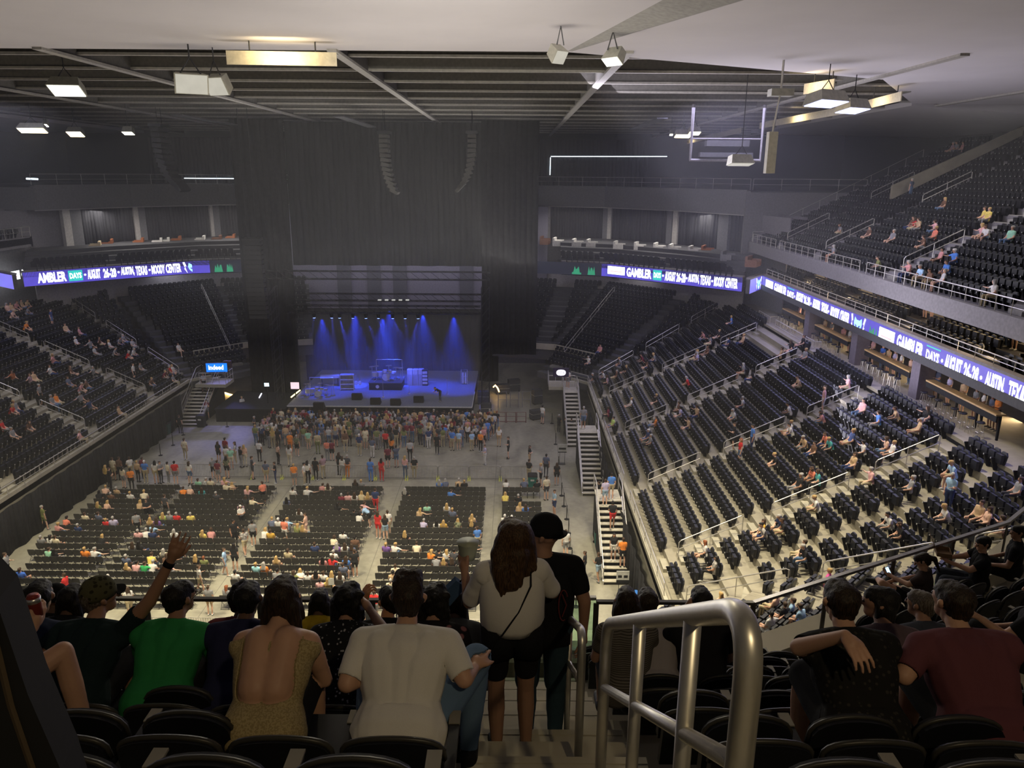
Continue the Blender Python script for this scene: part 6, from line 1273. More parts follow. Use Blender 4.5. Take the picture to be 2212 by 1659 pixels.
# dense crowd in front of the stage
k = 0
crowd_pal = ['black', 'charcoal', 'grey', 'maroon', 'navy', 'white', 'rose', 'slate', 'brown', 'lightgrey', 'black', 'mauve', 'tan', 'charcoal', 'olive', 'blue', 'darkred', 'cream', 'black', 'grey']
for r in range(9):
    y = 65.2-r*.62; x = -21.2+.2*(r % 2)
    while x < -1.2-(r*.1):
        if not (r > 6 and prng.random() < .35) and prng.random() < .93:
            add_person((x+prng.uniform(-.12, .12), y+prng.uniform(-.15, .15), 0), prng.uniform(-.35, .35), prng.choice(['stand', 'stand', 'cross', 'hold']), prng.choice(crowd_pal), None, None, 'in the packed crowd before the stage', 'standing person')
        x += prng.uniform(.5, .78)
BOWL = """
B:500,680,mustard,,brownf;B:515,720,floral;B:620,670,navy;B:655,700,black;B:745,830,black;B:715,870,coral;B:780,860,black;B:155,800,white,,redf;B:235,950,floral,,blackf;B:335,1050,lightblue;B:450,1080,brown,,brownf;B:480,1070,white;B:265,1100,peach,,blondef;B:310,1110,black;B:250,1190,red;B:430,1110,orange;B:900,990,hotpink,,blonde;B:835,1060,tan;B:690,1140,lightblue;B:680,1180,black;B:620,1200,peach;B:770,1250,lightblue;B:610,1320,white,,black;B:1080,670,hotpink,,blackf;B:1375,640,white;B:1460,710,black,,brownf;B:1705,630,white,,blondef;B:1440,420,grey,,grey;B:1455,470,lavender;B:1510,460,brown,,brownf;B:1910,490,teal,,grey;B:1950,540,tan;B:2000,580,peach;B:2050,590,white;B:2140,650,white;B:2100,640,brown;B:1110,290,tan,,brownf;B:1140,320,white;B:1215,310,pink;B:1290,300,blue;B:1310,360,yellow;B:1350,240,tan;B:870,330,coral;B:930,380,teal;B:770,410,black,,grey;B:840,460,rose;B:860,500,white;B:625,240,black;B:720,50,white;B:800,150,tan;B:840,180,brown;B:930,140,coral;B:960,170,teal;B:1090,130,navy,,blonde;B:1190,130,white;B:1370,140,white;B:1320,170,peach;B:1790,300,lightblue;B:2160,450,grey;B:2130,130,tan;B:2160,190,white;
D:400,1060,lightgrey,,grey;D:360,1140,white;D:390,890,grey;D:430,910,black;D:730,1130,white,,black;D:720,1240,white;D:890,1180,rose;D:1040,980,pink;D:770,930,tan;D:500,640,blue;D:710,720,black;D:650,740,tan;D:740,700,black;D:800,760,grey;D:70,930,red;D:80,1150,tan;D:1280,1150,blue;D:1370,1150,tan;D:1750,1040,darkred;D:1700,1110,tan;D:1780,1170,rose;D:1520,1210,tan;D:1570,1150,black;D:1160,1100,pink;D:1150,790,white;D:1200,770,teal;
E:770,1080,white;E:930,1070,black;E:1050,1120,brown;E:1085,1150,lavender,,black;E:925,1205,orange;E:860,1290,navy,,cap;E:905,1320,grey;E:1180,1180,tan;E:1430,540,blue;E:1600,650,orange;E:1480,690,tan;E:1210,760,brown;E:1250,650,rose;E:1300,670,grey;E:520,820,white;E:700,800,grey;E:640,890,white;E:690,900,brown;E:760,860,black;E:850,800,maroon;E:900,820,brown;E:960,770,grey;E:570,920,black;E:630,940,mauve;E:580,730,rose;E:1340,650,black;E:1290,720,brown;E:1370,690,navy;E:1210,790,lavender;E:640,1150,maroon;E:660,1180,lime;
H:1380,1050,red;H:1340,1070,brown;H:1400,1100,tan;H:1510,1110,pink;H:1520,1170,coral;H:1430,1200,brown;H:1900,1020,yellow;H:1940,1040,yellow,,blonde;H:1880,1090,pink;H:1940,1130,white;H:2110,1160,mint;H:1680,1340,blue,,cap;H:1640,1380,blue;H:1400,1480,lightblue,,grey;H:1300,1450,rose;H:1560,1340,rose;H:1190,1170,grey;H:740,1270,grey;H:1480,1500,brown;H:1560,1520,lightgrey;H:2000,1540,white;H:1580,910,brown;H:1650,480,mauve;H:1700,470,grey;H:1730,480,rose;H:800,1120,grey;H:1000,1130,brown;H:1330,1330,mauve;H:1090,1400,olive;H:940,1400,grey;
L:340,830,rose;L:310,890,white;L:230,920,tan;L:190,940,mauve;L:460,900,brown;L:430,950,slate;L:490,980,rose;L:550,960,brown;L:360,1040,orange;L:310,1090,grey;L:345,1110,brown;L:50,1120,red;L:90,1130,grey;L:30,1250,red;L:65,1250,grey;L:170,1240,brown,,brownf;L:500,1300,pink;L:510,1070,grey,,grey;L:560,1070,navy;L:760,1120,tan;L:80,880,rust;L:160,570,orange;L:410,600,tan;L:500,630,rose;L:500,700,white,,cap;L:590,720,grey;L:610,750,lightgrey;L:700,690,white;L:720,740,grey;L:800,690,grey;L:850,690,lightgrey;L:810,770,red;L:845,765,white;L:600,870,grey;L:900,870,grey;L:950,940,brown;L:1080,870,red;L:1150,760,white;L:1140,830,white;L:1100,900,grey;L:20,400,peach;L:50,430,tan;L:60,450,peach;L:90,430,rose;L:130,450,tan;L:150,480,grey;L:70,480,peach;L:160,420,tan;L:1080,850,brown;L:1120,840,grey;L:1040,900,maroon;L:760,700,grey;L:640,700,brown
"""
SP = np.array([proj((s[0], s[1], s[2]+1.08)) for s in SEATS]); taken = set()
ZN = {'R': 'right lower bowl', 'L': 'left lower bowl', 'E': 'end seats beside the stage', 'U': 'upper deck', 'G': 'seats above the long ribbon display', 'T': 'end terrace'}
for f in rd(BOWL):
    px, py = conv(f); d = (SP[:, 0]-px)**2+(SP[:, 1]-py)**2; d[SP[:, 2] < 3] = 1e9
    for t in taken: d[t] = 1e9
    k = int(np.argmin(d))
    if d[k] > 18**2: continue
    taken.add(k); x, y, z, a, reg, r, sg = SEATS[k]
    part = ' side nearest the camera' if y < 36 and reg == 'R' else ''
    add_person((x+math.cos(a+PI/2)*.02, y+math.sin(a+PI/2)*.02, z), a+prng.uniform(-.3, .3), prng.choice(['sit', 'sit', 'sitfwd', 'sitturn']), f[2], None, f[4] if len(f) > 4 else None, f'in the {nth(r+1)} row of the {"right " if reg == "U" and x > 0 else ("left " if reg == "U" else "")}{ZN[reg]}'+part, 'seated person')
# standing people in the bowls / stairs / bars
def stand_at(crop, x, y, z, top, bottom, hair, tpl, zone, rz=0., feet=True, plane=None):
    x0, y0, s = CROP[crop]; px, py = x0+x/s, y0+y/s
    q = atplane(px, py, *plane) if plane else atz(px, py, z); 
    if plane: q = np.array([q[0], q[1], Z0+RI*max(0, math.floor(((q[0] if q[0] > CX else 2*CX-q[0])-7)/TR))+.0])
    add_person(tuple(q), rz, tpl, top, bottom, hair, zone, 'standing person')
PLR = ((7, 40, 3.1), (-RI/TR, 0, 1)); PLL = ((2*CX-7, 40, 3.1), (RI/TR, 0, 1))
stand_at('B', 330, 190, 0, 'black', 'black', 'brown', 'hold', 'on the aisle of the right lower bowl', 1.2, plane=PLR); stand_at('B', 368, 310, 0, 'red', 'jeans', 'redf', 'stand', 'on the aisle of the right lower bowl', 1.6, plane=PLR); stand_at('B', 445, 230, 0, 'blue', 'navy', 'black', 'stand', 'on the aisle of the right lower bowl', 1.5, plane=PLR)
stand_at('B', 1700, 600, 0, 'lightblue', 'navy', 'grey', 'hold', 'between rows at the near end of the right lower bowl', 2.0, plane=PLR); stand_at('D', 900, 1165, 0, 'pink', 'lightgrey', 'brown', 'stand', 'beside a handrail high in the right lower bowl', 1.2, plane=PLR)
stand_at('L', 262, 1085, 0, 'grey', 'black', 'grey', 'stand', 'on an aisle of the left lower bowl', -1.5, plane=PLL); stand_at('L', 862, 960, 0, 'white', 'black', 'brown', 'stand', 'low in the left lower bowl near the stage', -1.5, plane=PLL); stand_at('L', 335, 600, 0, 'navy', 'jeans', 'brown', 'stand', 'high in the left lower bowl', -1.5, plane=PLL)
def on_stair(x, y0, y1, n, zt, u): k = int(u*n); return (x, y0+(y1-y0)*(k+.5)/n, zt*(k+1)/n)
for u, dx, t, b, h, p, rz in ((.93, .1, 'blue', 'khaki', 'black', 'stand', 0), (.86, -.3, 'lavender', 'ltjeans', 'brown', 'stand', .2), (.62, .0, 'black', 'red', 'black', 'walk', 0), (.26, -.1, 'black', 'white', 'blackf', 'stand', 3.0), (.18, .38, 'orange', 'black', 'brown', 'stand', 0)):
    q = on_stair(5.9+dx, 38.2, 43.0, 14, 3.1, u); add_person(q, rz, p, t, b, h, 'on the nearer floor stairs', 'standing person')
add_person((5.5, 56.1, 3.1), 0, 'stand', 'grey', 'jeans', 'grey', 'at the top of the second floor stairs', 'standing person'); add_person((5.1, 67.6, 3.1), 2.5, 'hold', 'white', 'grey', 'brown', 'at the top of the narrow stairs beside the stage', 'standing person')
q = on_stair(-28.6, 65.2, 70.4, 14, 3.1, .7); add_person(q, 3, 'walk', 'lightgrey', 'black', 'brown', 'on the stairs beside the blue sign', 'standing person')
q = atz(485, 880, 0); 
for i, (x, y, c) in enumerate(((440, 895, 'brown'), (452, 885, 'mauve'), (462, 890, 'rose'), (449, 905, 'maroon'), (525, 895, 'lightgrey'), (470, 880, 'grey'))):
    q = atz(x, y, 0); add_person((q[0], q[1], 0), i, 'cross', c, 'grey', None, 'by the dark bin near the left floor exit', 'standing person')
# bar customers and suite guests
for i, (px, py, c) in enumerate([(1887, 733, 'pink'), (1908, 745, 'royal'), (1921, 748, 'tan'), (1934, 758, 'lavender'), (1948, 765, 'white'), (1968, 775, 'peach'), (1981, 782, 'tan'), (2026, 803, 'slate'), (2053, 812, 'lavender'), (2083, 828, 'tan'), (2110, 842, 'grey'), (2127, 850, 'white'), (2144, 860, 'slate'), (2157, 864, 'orange'), (1728, 660, 'pink'), (1738, 675, 'peach'), (1783, 686, 'tan'), (1797, 694, 'grey'), (1822, 708, 'rose'), (1836, 715, 'white')]):
    y = atx(px, py, 23.7)[1]; add_person((23.75, y, 9.95), PI/2+prng.uniform(-.3, .3), 'hold', c, None, None, 'leaning on the bar counter under the right ribbon display', 'standing person')
for i, (px, py, c) in enumerate([(1785, 595, 'peach'), (1793, 598, 'white'), (1898, 630, 'black'), (1905, 636, 'rose'), (1942, 652, 'brown'), (1995, 683, 'red'), (2012, 672, 'grey'), (2169, 735, 'rose'), (2190, 738, 'white')]):
    y = atx(px, py, 25.4)[1]; add_person((25.45, y, 13.54), PI/2+prng.uniform(-.5, .5), 'stand' if i > 4 else 'hold', c, None, None, 'in the suites above the long ribbon display', 'standing person')
for i, (y, c, t) in enumerate(((37.0, 'rose', 'sit'), (36.3, 'mint', 'hold'), (35.2, 'peach', 'hold'))):
    add_person((29.2, y, 20.3), PI/2, t, c, None, None, 'in the small lit box of the right upper deck', 'seated person' if t == 'sit' else 'standing person')
q = aty(1933, 405, 60); add_person((31.5, 62.8, UZ+URI*10), .5, 'stand', 'slate', 'jeans', 'grey', 'at the foot of the pale sloping wall, right upper deck', 'standing person')
q = on_stage(951, 868); add_person((q[0], q[1], SZ), 2.2, 'bend_m', 'black', 'charcoal', 'brown', 'bending over at the right of the stage', 'person')
# ------------------------------------------------------------------ realise
N_FG = 29
PEOPLE.sort(key=lambda p: p['key'])
def slots(p):
    sk = SK[p['skin']]; b = CM[p['bottom']]
    return [sk, HR[p['hair']], CM[p['top']], sk, b, b if p['long'] else sk, SHOES[p['shoe']]]
groups = {}
for p in PEOPLE[:300-N_FG]:
    hc = {'cap': 'in a white hat', 'blonde': 'with blonde hair', 'grey': 'with grey hair', 'red': 'with red hair', 'black': 'with black hair', 'brown': 'with brown hair'}[p['hair']]
    p['base'] = (p['what'], p['top'], hc, p['zone']); groups.setdefault(p['base'], []).append(p)
def cname(c): return {'ltjeans': 'pale denim', 'jeans': 'denim', 'lightgrey': 'light grey', 'lightblue': 'light blue', 'darkred': 'dark red', 'hotpink': 'bright pink', 'floral': 'patterned', 'stripe': 'striped', 'camo': 'mottled green', 'royal': 'royal blue', 'rust': 'rust-brown'}.get(c, c)
for base, L in groups.items():
    L.sort(key=lambda p: proj(p['pos'])[0]); wh, top, hc, zone = base
    for k, p in enumerate(L):
        z = zone
        for q, t in (('row from the back', 'row from back'), ('by the barricades behind the crowd', 'by the middle barricades'), ('on the open floor between barricades and crowd', 'on the open floor before the barricades'), (' side nearest the camera', ', near side'), ('leaning on the bar counter under the right ribbon display', 'at the bar counter'), ('seats above the long ribbon display', 'suite seats'), ('in the small lit box of the right upper deck', 'in the small lit box')): z = z.replace(q, t)
        n1 = 'figure' if len(L) > 1 else wh
        lab = (f'{nth(k+1)} from left of the {wh.split()[0]} people {hc}, {cname(top)} top, {z}' if len(L) > 1 else f'{wh} {hc} and {cname(top)} top {z}')
        z = z.replace('at the rear of the standing crowd', 'at the crowd rear').replace('near the right edge of the floor', 'near the right floor edge').replace('in the packed crowd before the stage', 'in the packed crowd').replace('on the open floor before the barricades', 'on the open floor')
        if len(lab.split()) > 16: lab = (f'{nth(k+1)} from left, ' if len(L) > 1 else '')+f'{cname(top)} top, {hc.replace("with ", "")}, {wh.split()[0]}, {z}'
        o = link('person', TPL[p['tpl']]); o.location = p['pos']; o.rotation_euler = (0, 0, p['rz']); o.scale = (p['s'],)*3
        for i, m in enumerate(slots(p)): o.material_slots[i].link = 'OBJECT'; o.material_slots[i].material = m
        if len(lab.split()) > 16: lab = lab.replace(', in the ', ', ').replace(' of the right lower bowl, near side', ', right bowl corner').replace('in a white hat', 'white hat').replace('second from left floor block', 'second floor block').replace('between rows at the near end of the right lower bowl', 'between rows, near end of the right bowl')
        if len(lab.split()) > 16: print('LONG', lab)
        tag(o, lab, 'person')
# everybody further off: one mass
TV = {}
for k, me in TPL.items():
    n = len(me.vertices); v = np.zeros(n*3); me.vertices.foreach_get('co', v); mi = np.zeros(len(me.polygons), int); me.polygons.foreach_get('material_index', mi)
    TV[k] = (v.reshape(-1, 3), [tuple(p.vertices) for p in me.polygons], mi)
allv = []; F_ = []; MI = []; ml = []; base = 0
for p in PEOPLE[300-N_FG:]:
    v, f, mi = TV[p['tpl']]; c, s = math.cos(p['rz']), math.sin(p['rz']); q = v*p['s']
    allv.append(np.stack([q[:, 0]*c-q[:, 1]*s+p['pos'][0], q[:, 0]*s+q[:, 1]*c+p['pos'][1], q[:, 2]+p['pos'][2]], 1))
    F_ += [tuple(i+base for i in g) for g in f]; base += len(v); S = slots(p); ix = []
    for m in S:
        if m not in ml: ml.append(m)
        ix.append(ml.index(m))
    MI += [ix[i] for i in mi]
me = bpy.data.meshes.new('distant_crowd'); me.from_pydata(np.concatenate(allv), [], F_)
for m in ml: me.materials.append(m)
me.polygons.foreach_set('material_index', MI); me.polygons.foreach_set('use_smooth', [True]*len(MI)); me.update()
tag(link('distant_crowd', me), 'dense distant crowd packed in front of the stage and scattered over the far seats', 'crowd', kind='stuff')
# ================================================================== FOREGROUND PEOPLE
from mathutils import noise as MN
def cloth(name, col, pat=None, sc=30):
    m = bpy.data.materials.new(name); m.use_nodes = True; nt = m.node_tree; b = nt.nodes['Principled BSDF']; b.inputs['Roughness'].default_value = .9; b.inputs['Specular IOR Level'].default_value = .15
    tc = nt.nodes.new('ShaderNodeTexCoord'); n = nt.nodes.new('ShaderNodeTexNoise'); n.inputs['Scale'].default_value = 350; n.inputs['Detail'].default_value = 2
    nt.links.new(tc.outputs['Object'], n.inputs['Vector']); bp = nt.nodes.new('ShaderNodeBump'); bp.inputs['Strength'].default_value = .15; bp.inputs['Distance'].default_value = .002
    nt.links.new(n.outputs['Fac'], bp.inputs['Height']); nt.links.new(bp.outputs[0], b.inputs['Normal'])
    r = nt.nodes.new('ShaderNodeValToRGB'); nt.links.new(r.outputs[0], b.inputs['Base Color'])
    if pat:
        t = nt.nodes.new('ShaderNodeTexVoronoi' if pat[0] == 'blot' else ('ShaderNodeTexWave' if pat[0] == 'wave' else 'ShaderNodeTexNoise')); t.inputs['Scale'].default_value = sc
        if pat[0] == 'wave': t.bands_direction = 'Z'
        nt.links.new(tc.outputs['Object'], t.inputs['Vector']); nt.links.new(t.outputs[0], r.inputs['Fac'])
        r.color_ramp.elements[0].position = pat[2]; r.color_ramp.elements[1].position = pat[2]+.08
        r.color_ramp.elements[0].color = (*pat[1], 1); r.color_ramp.elements[1].color = (*col, 1)
    else:
        nt.links.new(n.outputs['Fac'], r.inputs['Fac']); r.color_ramp.elements[0].color = (*(np.array(col)*.88), 1); r.color_ramp.elements[1].color = (*np.minimum(np.array(col)*1.1, 1), 1)
    return m
def hairmat(name, col, hi):
    m = bpy.data.materials.new(name); m.use_nodes = True; nt = m.node_tree; b = nt.nodes['Principled BSDF']; b.inputs['Roughness'].default_value = .5; b.inputs['Specular IOR Level'].default_value = .25
    tc = nt.nodes.new('ShaderNodeTexCoord'); mp = nt.nodes.new('ShaderNodeMapping'); mp.inputs['Scale'].default_value = (60, 60, 6); n = nt.nodes.new('ShaderNodeTexNoise'); n.inputs['Scale'].default_value = 3; n.inputs['Detail'].default_value = 4
    r = nt.nodes.new('ShaderNodeValToRGB'); r.color_ramp.elements[0].position = .4; r.color_ramp.elements[1].position = .7; r.color_ramp.elements[0].color = (*col, 1); r.color_ramp.elements[1].color = (*hi, 1)
    bp = nt.nodes.new('ShaderNodeBump'); bp.inputs['Strength'].default_value = .6; bp.inputs['Distance'].default_value = .006
    nt.links.new(tc.outputs['Object'], mp.inputs[0]); nt.links.new(mp.outputs[0], n.inputs['Vector']); nt.links.new(n.outputs['Fac'], r.inputs[0]); nt.links.new(r.outputs[0], b.inputs['Base Color']); nt.links.new(n.outputs['Fac'], bp.inputs['Height']); nt.links.new(bp.outputs[0], b.inputs['Normal'])
    return m
HB = hairmat('hair_dark', (.012, .008, .006), (.05, .03, .018)); HBR = hairmat('hair_brown_streaked', (.03, .016, .008), (.12, .065, .03)); HK = hairmat('hair_jet', (.006, .005, .005), (.02, .018, .016)); HG = hairmat('hair_greying', (.06, .045, .035), (.2, .17, .14))
SKL = mat('skin_fg_light', (.52, .30, .2), .5, 0, .06, 8); SKM = mat('skin_fg_mid', (.36, .2, .13), .5, 0, .06, 8); SKD = mat('skin_fg_dark', (.13, .07, .045), .5, 0, .06, 8)
DENIM = cloth('denim', (.12, .19, .3)); BLK = cloth('black_cloth', (.012, .012, .014)); WHT = cloth('white_cotton', (.72, .69, .64)); SHO = mat('black_shoe', (.015, .015, .015), .6)
def garment(body, me, lab, L, labels, name, m, off=.007, fold=.006, fs=(5, 5, 9), seed=0):
    idx = [L.index(l) for l in labels if l in L]; sel = np.isin(lab, idx)
    n = len(me.vertices); co = np.zeros(n*3); me.vertices.foreach_get('co', co); co = co.reshape(-1, 3); no = np.zeros(n*3); me.vertices.foreach_get('normal', no); no = no.reshape(-1, 3)
    polys = [tuple(me.polygons[i].vertices) for i in np.nonzero(sel)[0]]
    if not polys: return None
    vs = sorted({v for p in polys for v in p}); mp = {v: i for i, v in enumerate(vs)}; V = []
    for v in vs:
        c = co[v]; q = Vector((c[0]*fs[0]+seed, c[1]*fs[1], c[2]*fs[2])); w = MN.noise(q)+.5*MN.noise(q*2.3); V.append(tuple(c+no[v]*(off+fold*max(-.6, w))))
    g = bpy.data.meshes.new(name); g.from_pydata(V, [], [tuple(mp[i] for i in p) for p in polys]); g.materials.append(m); g.polygons.foreach_set('use_smooth', [True]*len(g.polygons))
    # pull stair-stepped borders smooth
    bm = bmesh.new(); bm.from_mesh(g)
    for _ in range(6):
        bv = [v for v in bm.verts if v.is_boundary]; new = {}
        for v in bv:
            nb = [e.other_vert(v).co for e in v.link_edges if e.is_boundary]
            if len(nb) == 2: new[v] = (v.co+(nb[0]+nb[1])*.5)*.5
        for v, c in new.items(): v.co = c
    bm.to_mesh(g); bm.free()
    o = link(name, g, body); s = o.modifiers.new('t', 'SOLIDIFY'); s.thickness = .004; s.offset = 1
    return o
def fg(label, loc, rz, hk, skin=SKM, top=BLK, bottom=BLK, hair=HB, voxel=.0125, shoe=SHO, topname='shirt', scale=1., topl=('top', 'yoke'), botl=('bottom',), hairdisp=.007, shank=None, botname='trousers', cat='person'):
    pr, hp, inf = human(**hk); me, lab, L = grow(pr, voxel, None, 2, 'person')
    cov = {}
    for l in topl: cov[l] = 1
    for l in botl: cov[l] = 2
    if shank: cov['shank'] = 2
    cov['shoe'] = 3
    for m in (skin, top, bottom, shoe): me.materials.append(m)
    me.polygons.foreach_set('material_index', [cov.get(L[i], 0) for i in lab]); me.update()
    o = link('person', me); o.location = loc; o.rotation_euler = (0, 0, rz); o.scale = (scale,)*3; tag(o, label, cat)
    garment(o, me, lab, L, topl, topname, top, seed=loc[0]*7); garment(o, me, lab, L, tuple(botl)+(('shank',) if shank else ()), botname, bottom, .006, .004, seed=loc[0]*3)
    if hp:
        hm, hl, _ = grow(hp, .0115, None, 2, 'hair'); n = len(hm.vertices); co = np.zeros(n*3); hm.vertices.foreach_get('co', co); co = co.reshape(-1, 3); no = np.zeros(n*3); hm.vertices.foreach_get('normal', no); no = no.reshape(-1, 3)
        for i in range(n):
            c = co[i]; co[i] = c+no[i]*hairdisp*(MN.noise(Vector((c[0]*60, c[1]*60, c[2]*(9 if hk.get('hairstyle') in ('long', 'wavy', 'bob') else 45))))+.4*MN.noise(Vector((c[0]*25, c[1]*25, c[2]*12))))
        hm.vertices.foreach_set('co', co.ravel()); hm.materials.append(hair); hm.update(); link('hair', hm, o)
    for s in (-1, 1):   # eyes
        e = MB().lathe((0, 0, 0), [(.001, -.011), (.008, -.008), (.011, 0), (.008, .008), (.001, .011)], 8).obj('eye', mat('eye_dark', (.03, .02, .02), .2), o, True); e.location = inf['H'](s*.032, .088, .022)
    return o, inf
def headset(o, inf, R=None):
    """empty-free helper: matrix of the head in the person's space"""
    return Matrix.Translation(inf['hd']) @ inf['R'].to_4x4()
def cap(o, inf, m, brim=1., mb=None, brim_m=None):
    Mh = headset(o, inf)
    prof = [(.098, -.005), (.1, .03), (.094, .07), (.07, .11), (.03, .132), (.004, .136)]
    c = MB().lathe((0, 0, 0), prof, 18).obj('cap', m, o, True); c.matrix_local = Mh @ Matrix.Translation((0, -.012, .035)) @ Matrix.Diagonal((.93, 1.12, .95, 1))
    pts = [(.075*math.cos(a), .07*math.sin(a)+.09, -.0) for a in [PI*i/10 for i in range(11)]]
    b = MB().prism([(x, y, z-.012*abs(x)/.075) for x, y, z in pts], [(x, y, z+.004-.012*abs(x)/.075) for x, y, z in pts]).obj('brim', brim_m or m, o); b.matrix_local = Mh @ Matrix.Rotation(0 if brim > 0 else PI, 4, 'Z') @ Matrix.Translation((0, -.005, .04))
def sit_at(label, r, px, py, rz=0., T=1., lean0=.06, **kw):
    """seat a person in row r so that the top of the head falls near (px, py)"""
    hk = kw.pop('hk', {}); y0 = 8.8-.9*r-.33; zf = NZ+NRI*r; lean = hk.pop('lean', None); th = lean if lean is not None else lean0; extra = .035 if hk.get('hairstyle') != 'bald' else .01; sc = kw.get('scale', 1.)
    for _ in range(4):
        yh = y0+.475*math.sin(th)+.02; q = aty(px, py, yh); hreq = (q[2]-zf)/sc
        c = (hreq-(.545+.145+.105+extra))/(.475*T)
        if lean is None: th = math.acos(min(.995, max(.72, c)))
        else: break
    if lean is None and c > 1: T = min(1.12, T*c)
    hk = dict(hk, lean=th, torso=T, sit=True)
    xo = q[0]
    return fg(label, (xo, y0, zf), rz, hk, **kw)
def glasses(o, inf):
    Mh = headset(o, inf); mb = MB()
    for s in (-1, 1):
        mb.tube([(s*.035+.028*math.cos(a), .115, .022+.02*math.sin(a)) for a in [2*PI*i/12 for i in range(13)]], .0025, 5); mb.tube([(s*.064, .113, .024), (s*.092, .0, .03)], .0025, 5)
    mb.tube([(-.01, .118, .024), (.01, .118, .024)], .0025, 5); g = mb.obj('glasses', mat('spectacle_frame', (.25, .2, .12), .3, .5), o); g.matrix_local = Mh
# ---- standing pair on the aisle steps
zs = NZ+.275*9
wk = dict(female=True, hairstyle='wavy', hairvol=1.28, shorts=True, hyaw=.35, hroll=.12, arms=(((-.27, .1, 1.12), (-.29, .26, 1.26)), ((.28, .08, 1.17), (.3, .3, 1.12))), handq=True, hands=((V3(-.05, .35, .9), V3(.6, .5, -.2), .55), (V3(0, 1, .1), V3(-1, 0, 0), .5)), b=1.04, sleeve=.85)
W, wi = fg('woman standing on the steps in white T-shirt and black shorts, holding a cup', (.01, 4.52, zs), .12, wk, skin=SKM, top=WHT, bottom=BLK, hair=HBR, voxel=.0072, scale=1.025, topname='t_shirt', botname='shorts', topl=('top', 'yoke'))
# loose shirt drape and shorts hem
def ring_cloth(parent, rings, name, m, n=28, fold=.012, seed=0):
    V = []; Fc = []
    for i, (cx, cy, z, rx, ry) in enumerate(rings):
        for k in range(n):
            a = 2*PI*k/n; w = 1+fold*4*MN.noise(Vector((math.cos(a)*2.2+seed, math.sin(a)*2.2, z*3)))*(i/len(rings)+.3); V.append((cx+rx*w*math.cos(a), cy+ry*w*math.sin(a), z+.012*math.sin(a*3+seed)*(i == len(rings)-1)))
    for i in range(len(rings)-1):
        for k in range(n): Fc.append((i*n+k, i*n+(k+1) % n, (i+1)*n+(k+1) % n, (i+1)*n+k))
    me = bpy.data.meshes.new(name); me.from_pydata(V, [], Fc); me.materials.append(m); me.polygons.foreach_set('use_smooth', [True]*len(Fc)); o = link(name, me, parent); s = o.modifiers.new('t', 'SOLIDIFY'); s.thickness = .004; return o
ring_cloth(W, [(0, -.01, 1.40, .17, .11), (0, -.01, 1.32, .205, .145), (0, -.02, 1.2, .215, .155), (0, -.02, 1.12, .21, .158), (0, -.02, 1.05, .205, .156), (0, -.015, 1.01, .188, .15)], 't_shirt', WHT, 40, .03, 3)
for s in (-1, 1):
    ring_cloth(W, [(s*.08, -.02, 1.04, .115, .13), (s*.088, -.02, .93, .115, .125), (s*.094, -.015, .81, .108, .112)], 'shorts', BLK, 20, .01, s)
MB().tube([(-.15, -.17, .96), (-.08, -.185, 1.05), (.02, -.18, 1.2), (.1, -.15, 1.36), (.11, -.05, 1.45)], .006, 6).obj('bag_strap', BLK, W)
hx = wi['arms'][-1][2]
o = thing('bucket_cup', 'pale green-grey bucket cup held up by the woman in the white T-shirt', 'cup', (0, 0, 0)); M_CUP = mat('cup_plastic', (.42, .45, .33), .4)
wpos = Vector((.01, 4.52, zs))+Matrix.Rotation(.12, 3, 'Z') @ (Vector(hx)*1.025)
o.location = wpos+Vector((.02, .07, .06)); MB().lathe((0, 0, 0), [(.05, 0), (.062, .05), (.075, .12), (.078, .125)], 18).obj('cup', M_CUP, o, True); MB().lathe((0, 0, 0), [(.0725, .112), (.0725, .116)], 18).obj('drink', mat('drink_pale', (.4, .42, .3), .2), o)
o = thing('blue_pouch', 'blue zipped pouch dangling from the wrist of the woman in white', 'bag', wpos+Vector((-.085, .02, -.16)), .2)
MB().prism([(-.05, -.035, -.09), (.05, -.035, -.09), (.05, .035, -.09), (-.05, .035, -.09)], [(-.045, -.03, .08), (.045, -.03, .08), (.045, .03, .08), (-.045, .03, .08)]).obj('pouch', cloth('blue_pouch', (.045, .085, .16)), o).rotation_euler = (0, .75, 0); MB().tube([(.05, 0, .06), (.1, -.01, .12), (.08, 0, .19)], .006, 5).obj('wrist_loop', BLK, o); MB().lathe((0, 0, 0), [(.012, 0), (.012, .004)], 10).obj('badge', M_PALE, o).matrix_local = Matrix.Translation((-.04, -.045, -.02)) @ Matrix.Rotation(PI/2, 4, 'X')
mk = dict(hairstyle='bald', hyaw=1.25, arms=((( -.2, -.02, 1.2), (-.14, .12, 1.0)), ((.27, -.06, 1.17), (.27, -.05, .92))), handq=True, hands=(None, (V3(0, .05, -1), V3(-1, .2, 0), .45)), b=1.06, sleeve=.62)
Mn, mi_ = fg('man standing beside the woman in white, wearing a black T-shirt and a backwards black cap', (.235, 4.93, NZ+.275*8), -.05, mk, skin=SKM, top=BLK, bottom=cloth('dark_denim', (.03, .055, .075)), hair=HK, voxel=.0095, scale=1.09, topname='t_shirt', botname='jeans', shank=True)
cap(Mn, mi_, BLK, -1)
ring_cloth(Mn, [(0, -.01, 1.38, .19, .115), (0, -.01, 1.25, .205, .14), (0, -.02, 1.1, .2, .14), (0, -.02, .95, .19, .14), (0, -.015, .86, .188, .138)], 't_shirt', BLK, 36, .02, 5)
MB().tube([(.13+.03*math.cos(a), -.165+.0, 1.2+.11*math.sin(a)) for a in [PI*.2+i*.3 for i in range(16)]], .004, 4).tube([(.12, -.166, 1.28), (.15, -.16, 1.2), (.125, -.166, 1.12)], .004, 4).obj('shirt_print', mat('dark_red_print', (.16, .03, .03), .7), Mn)
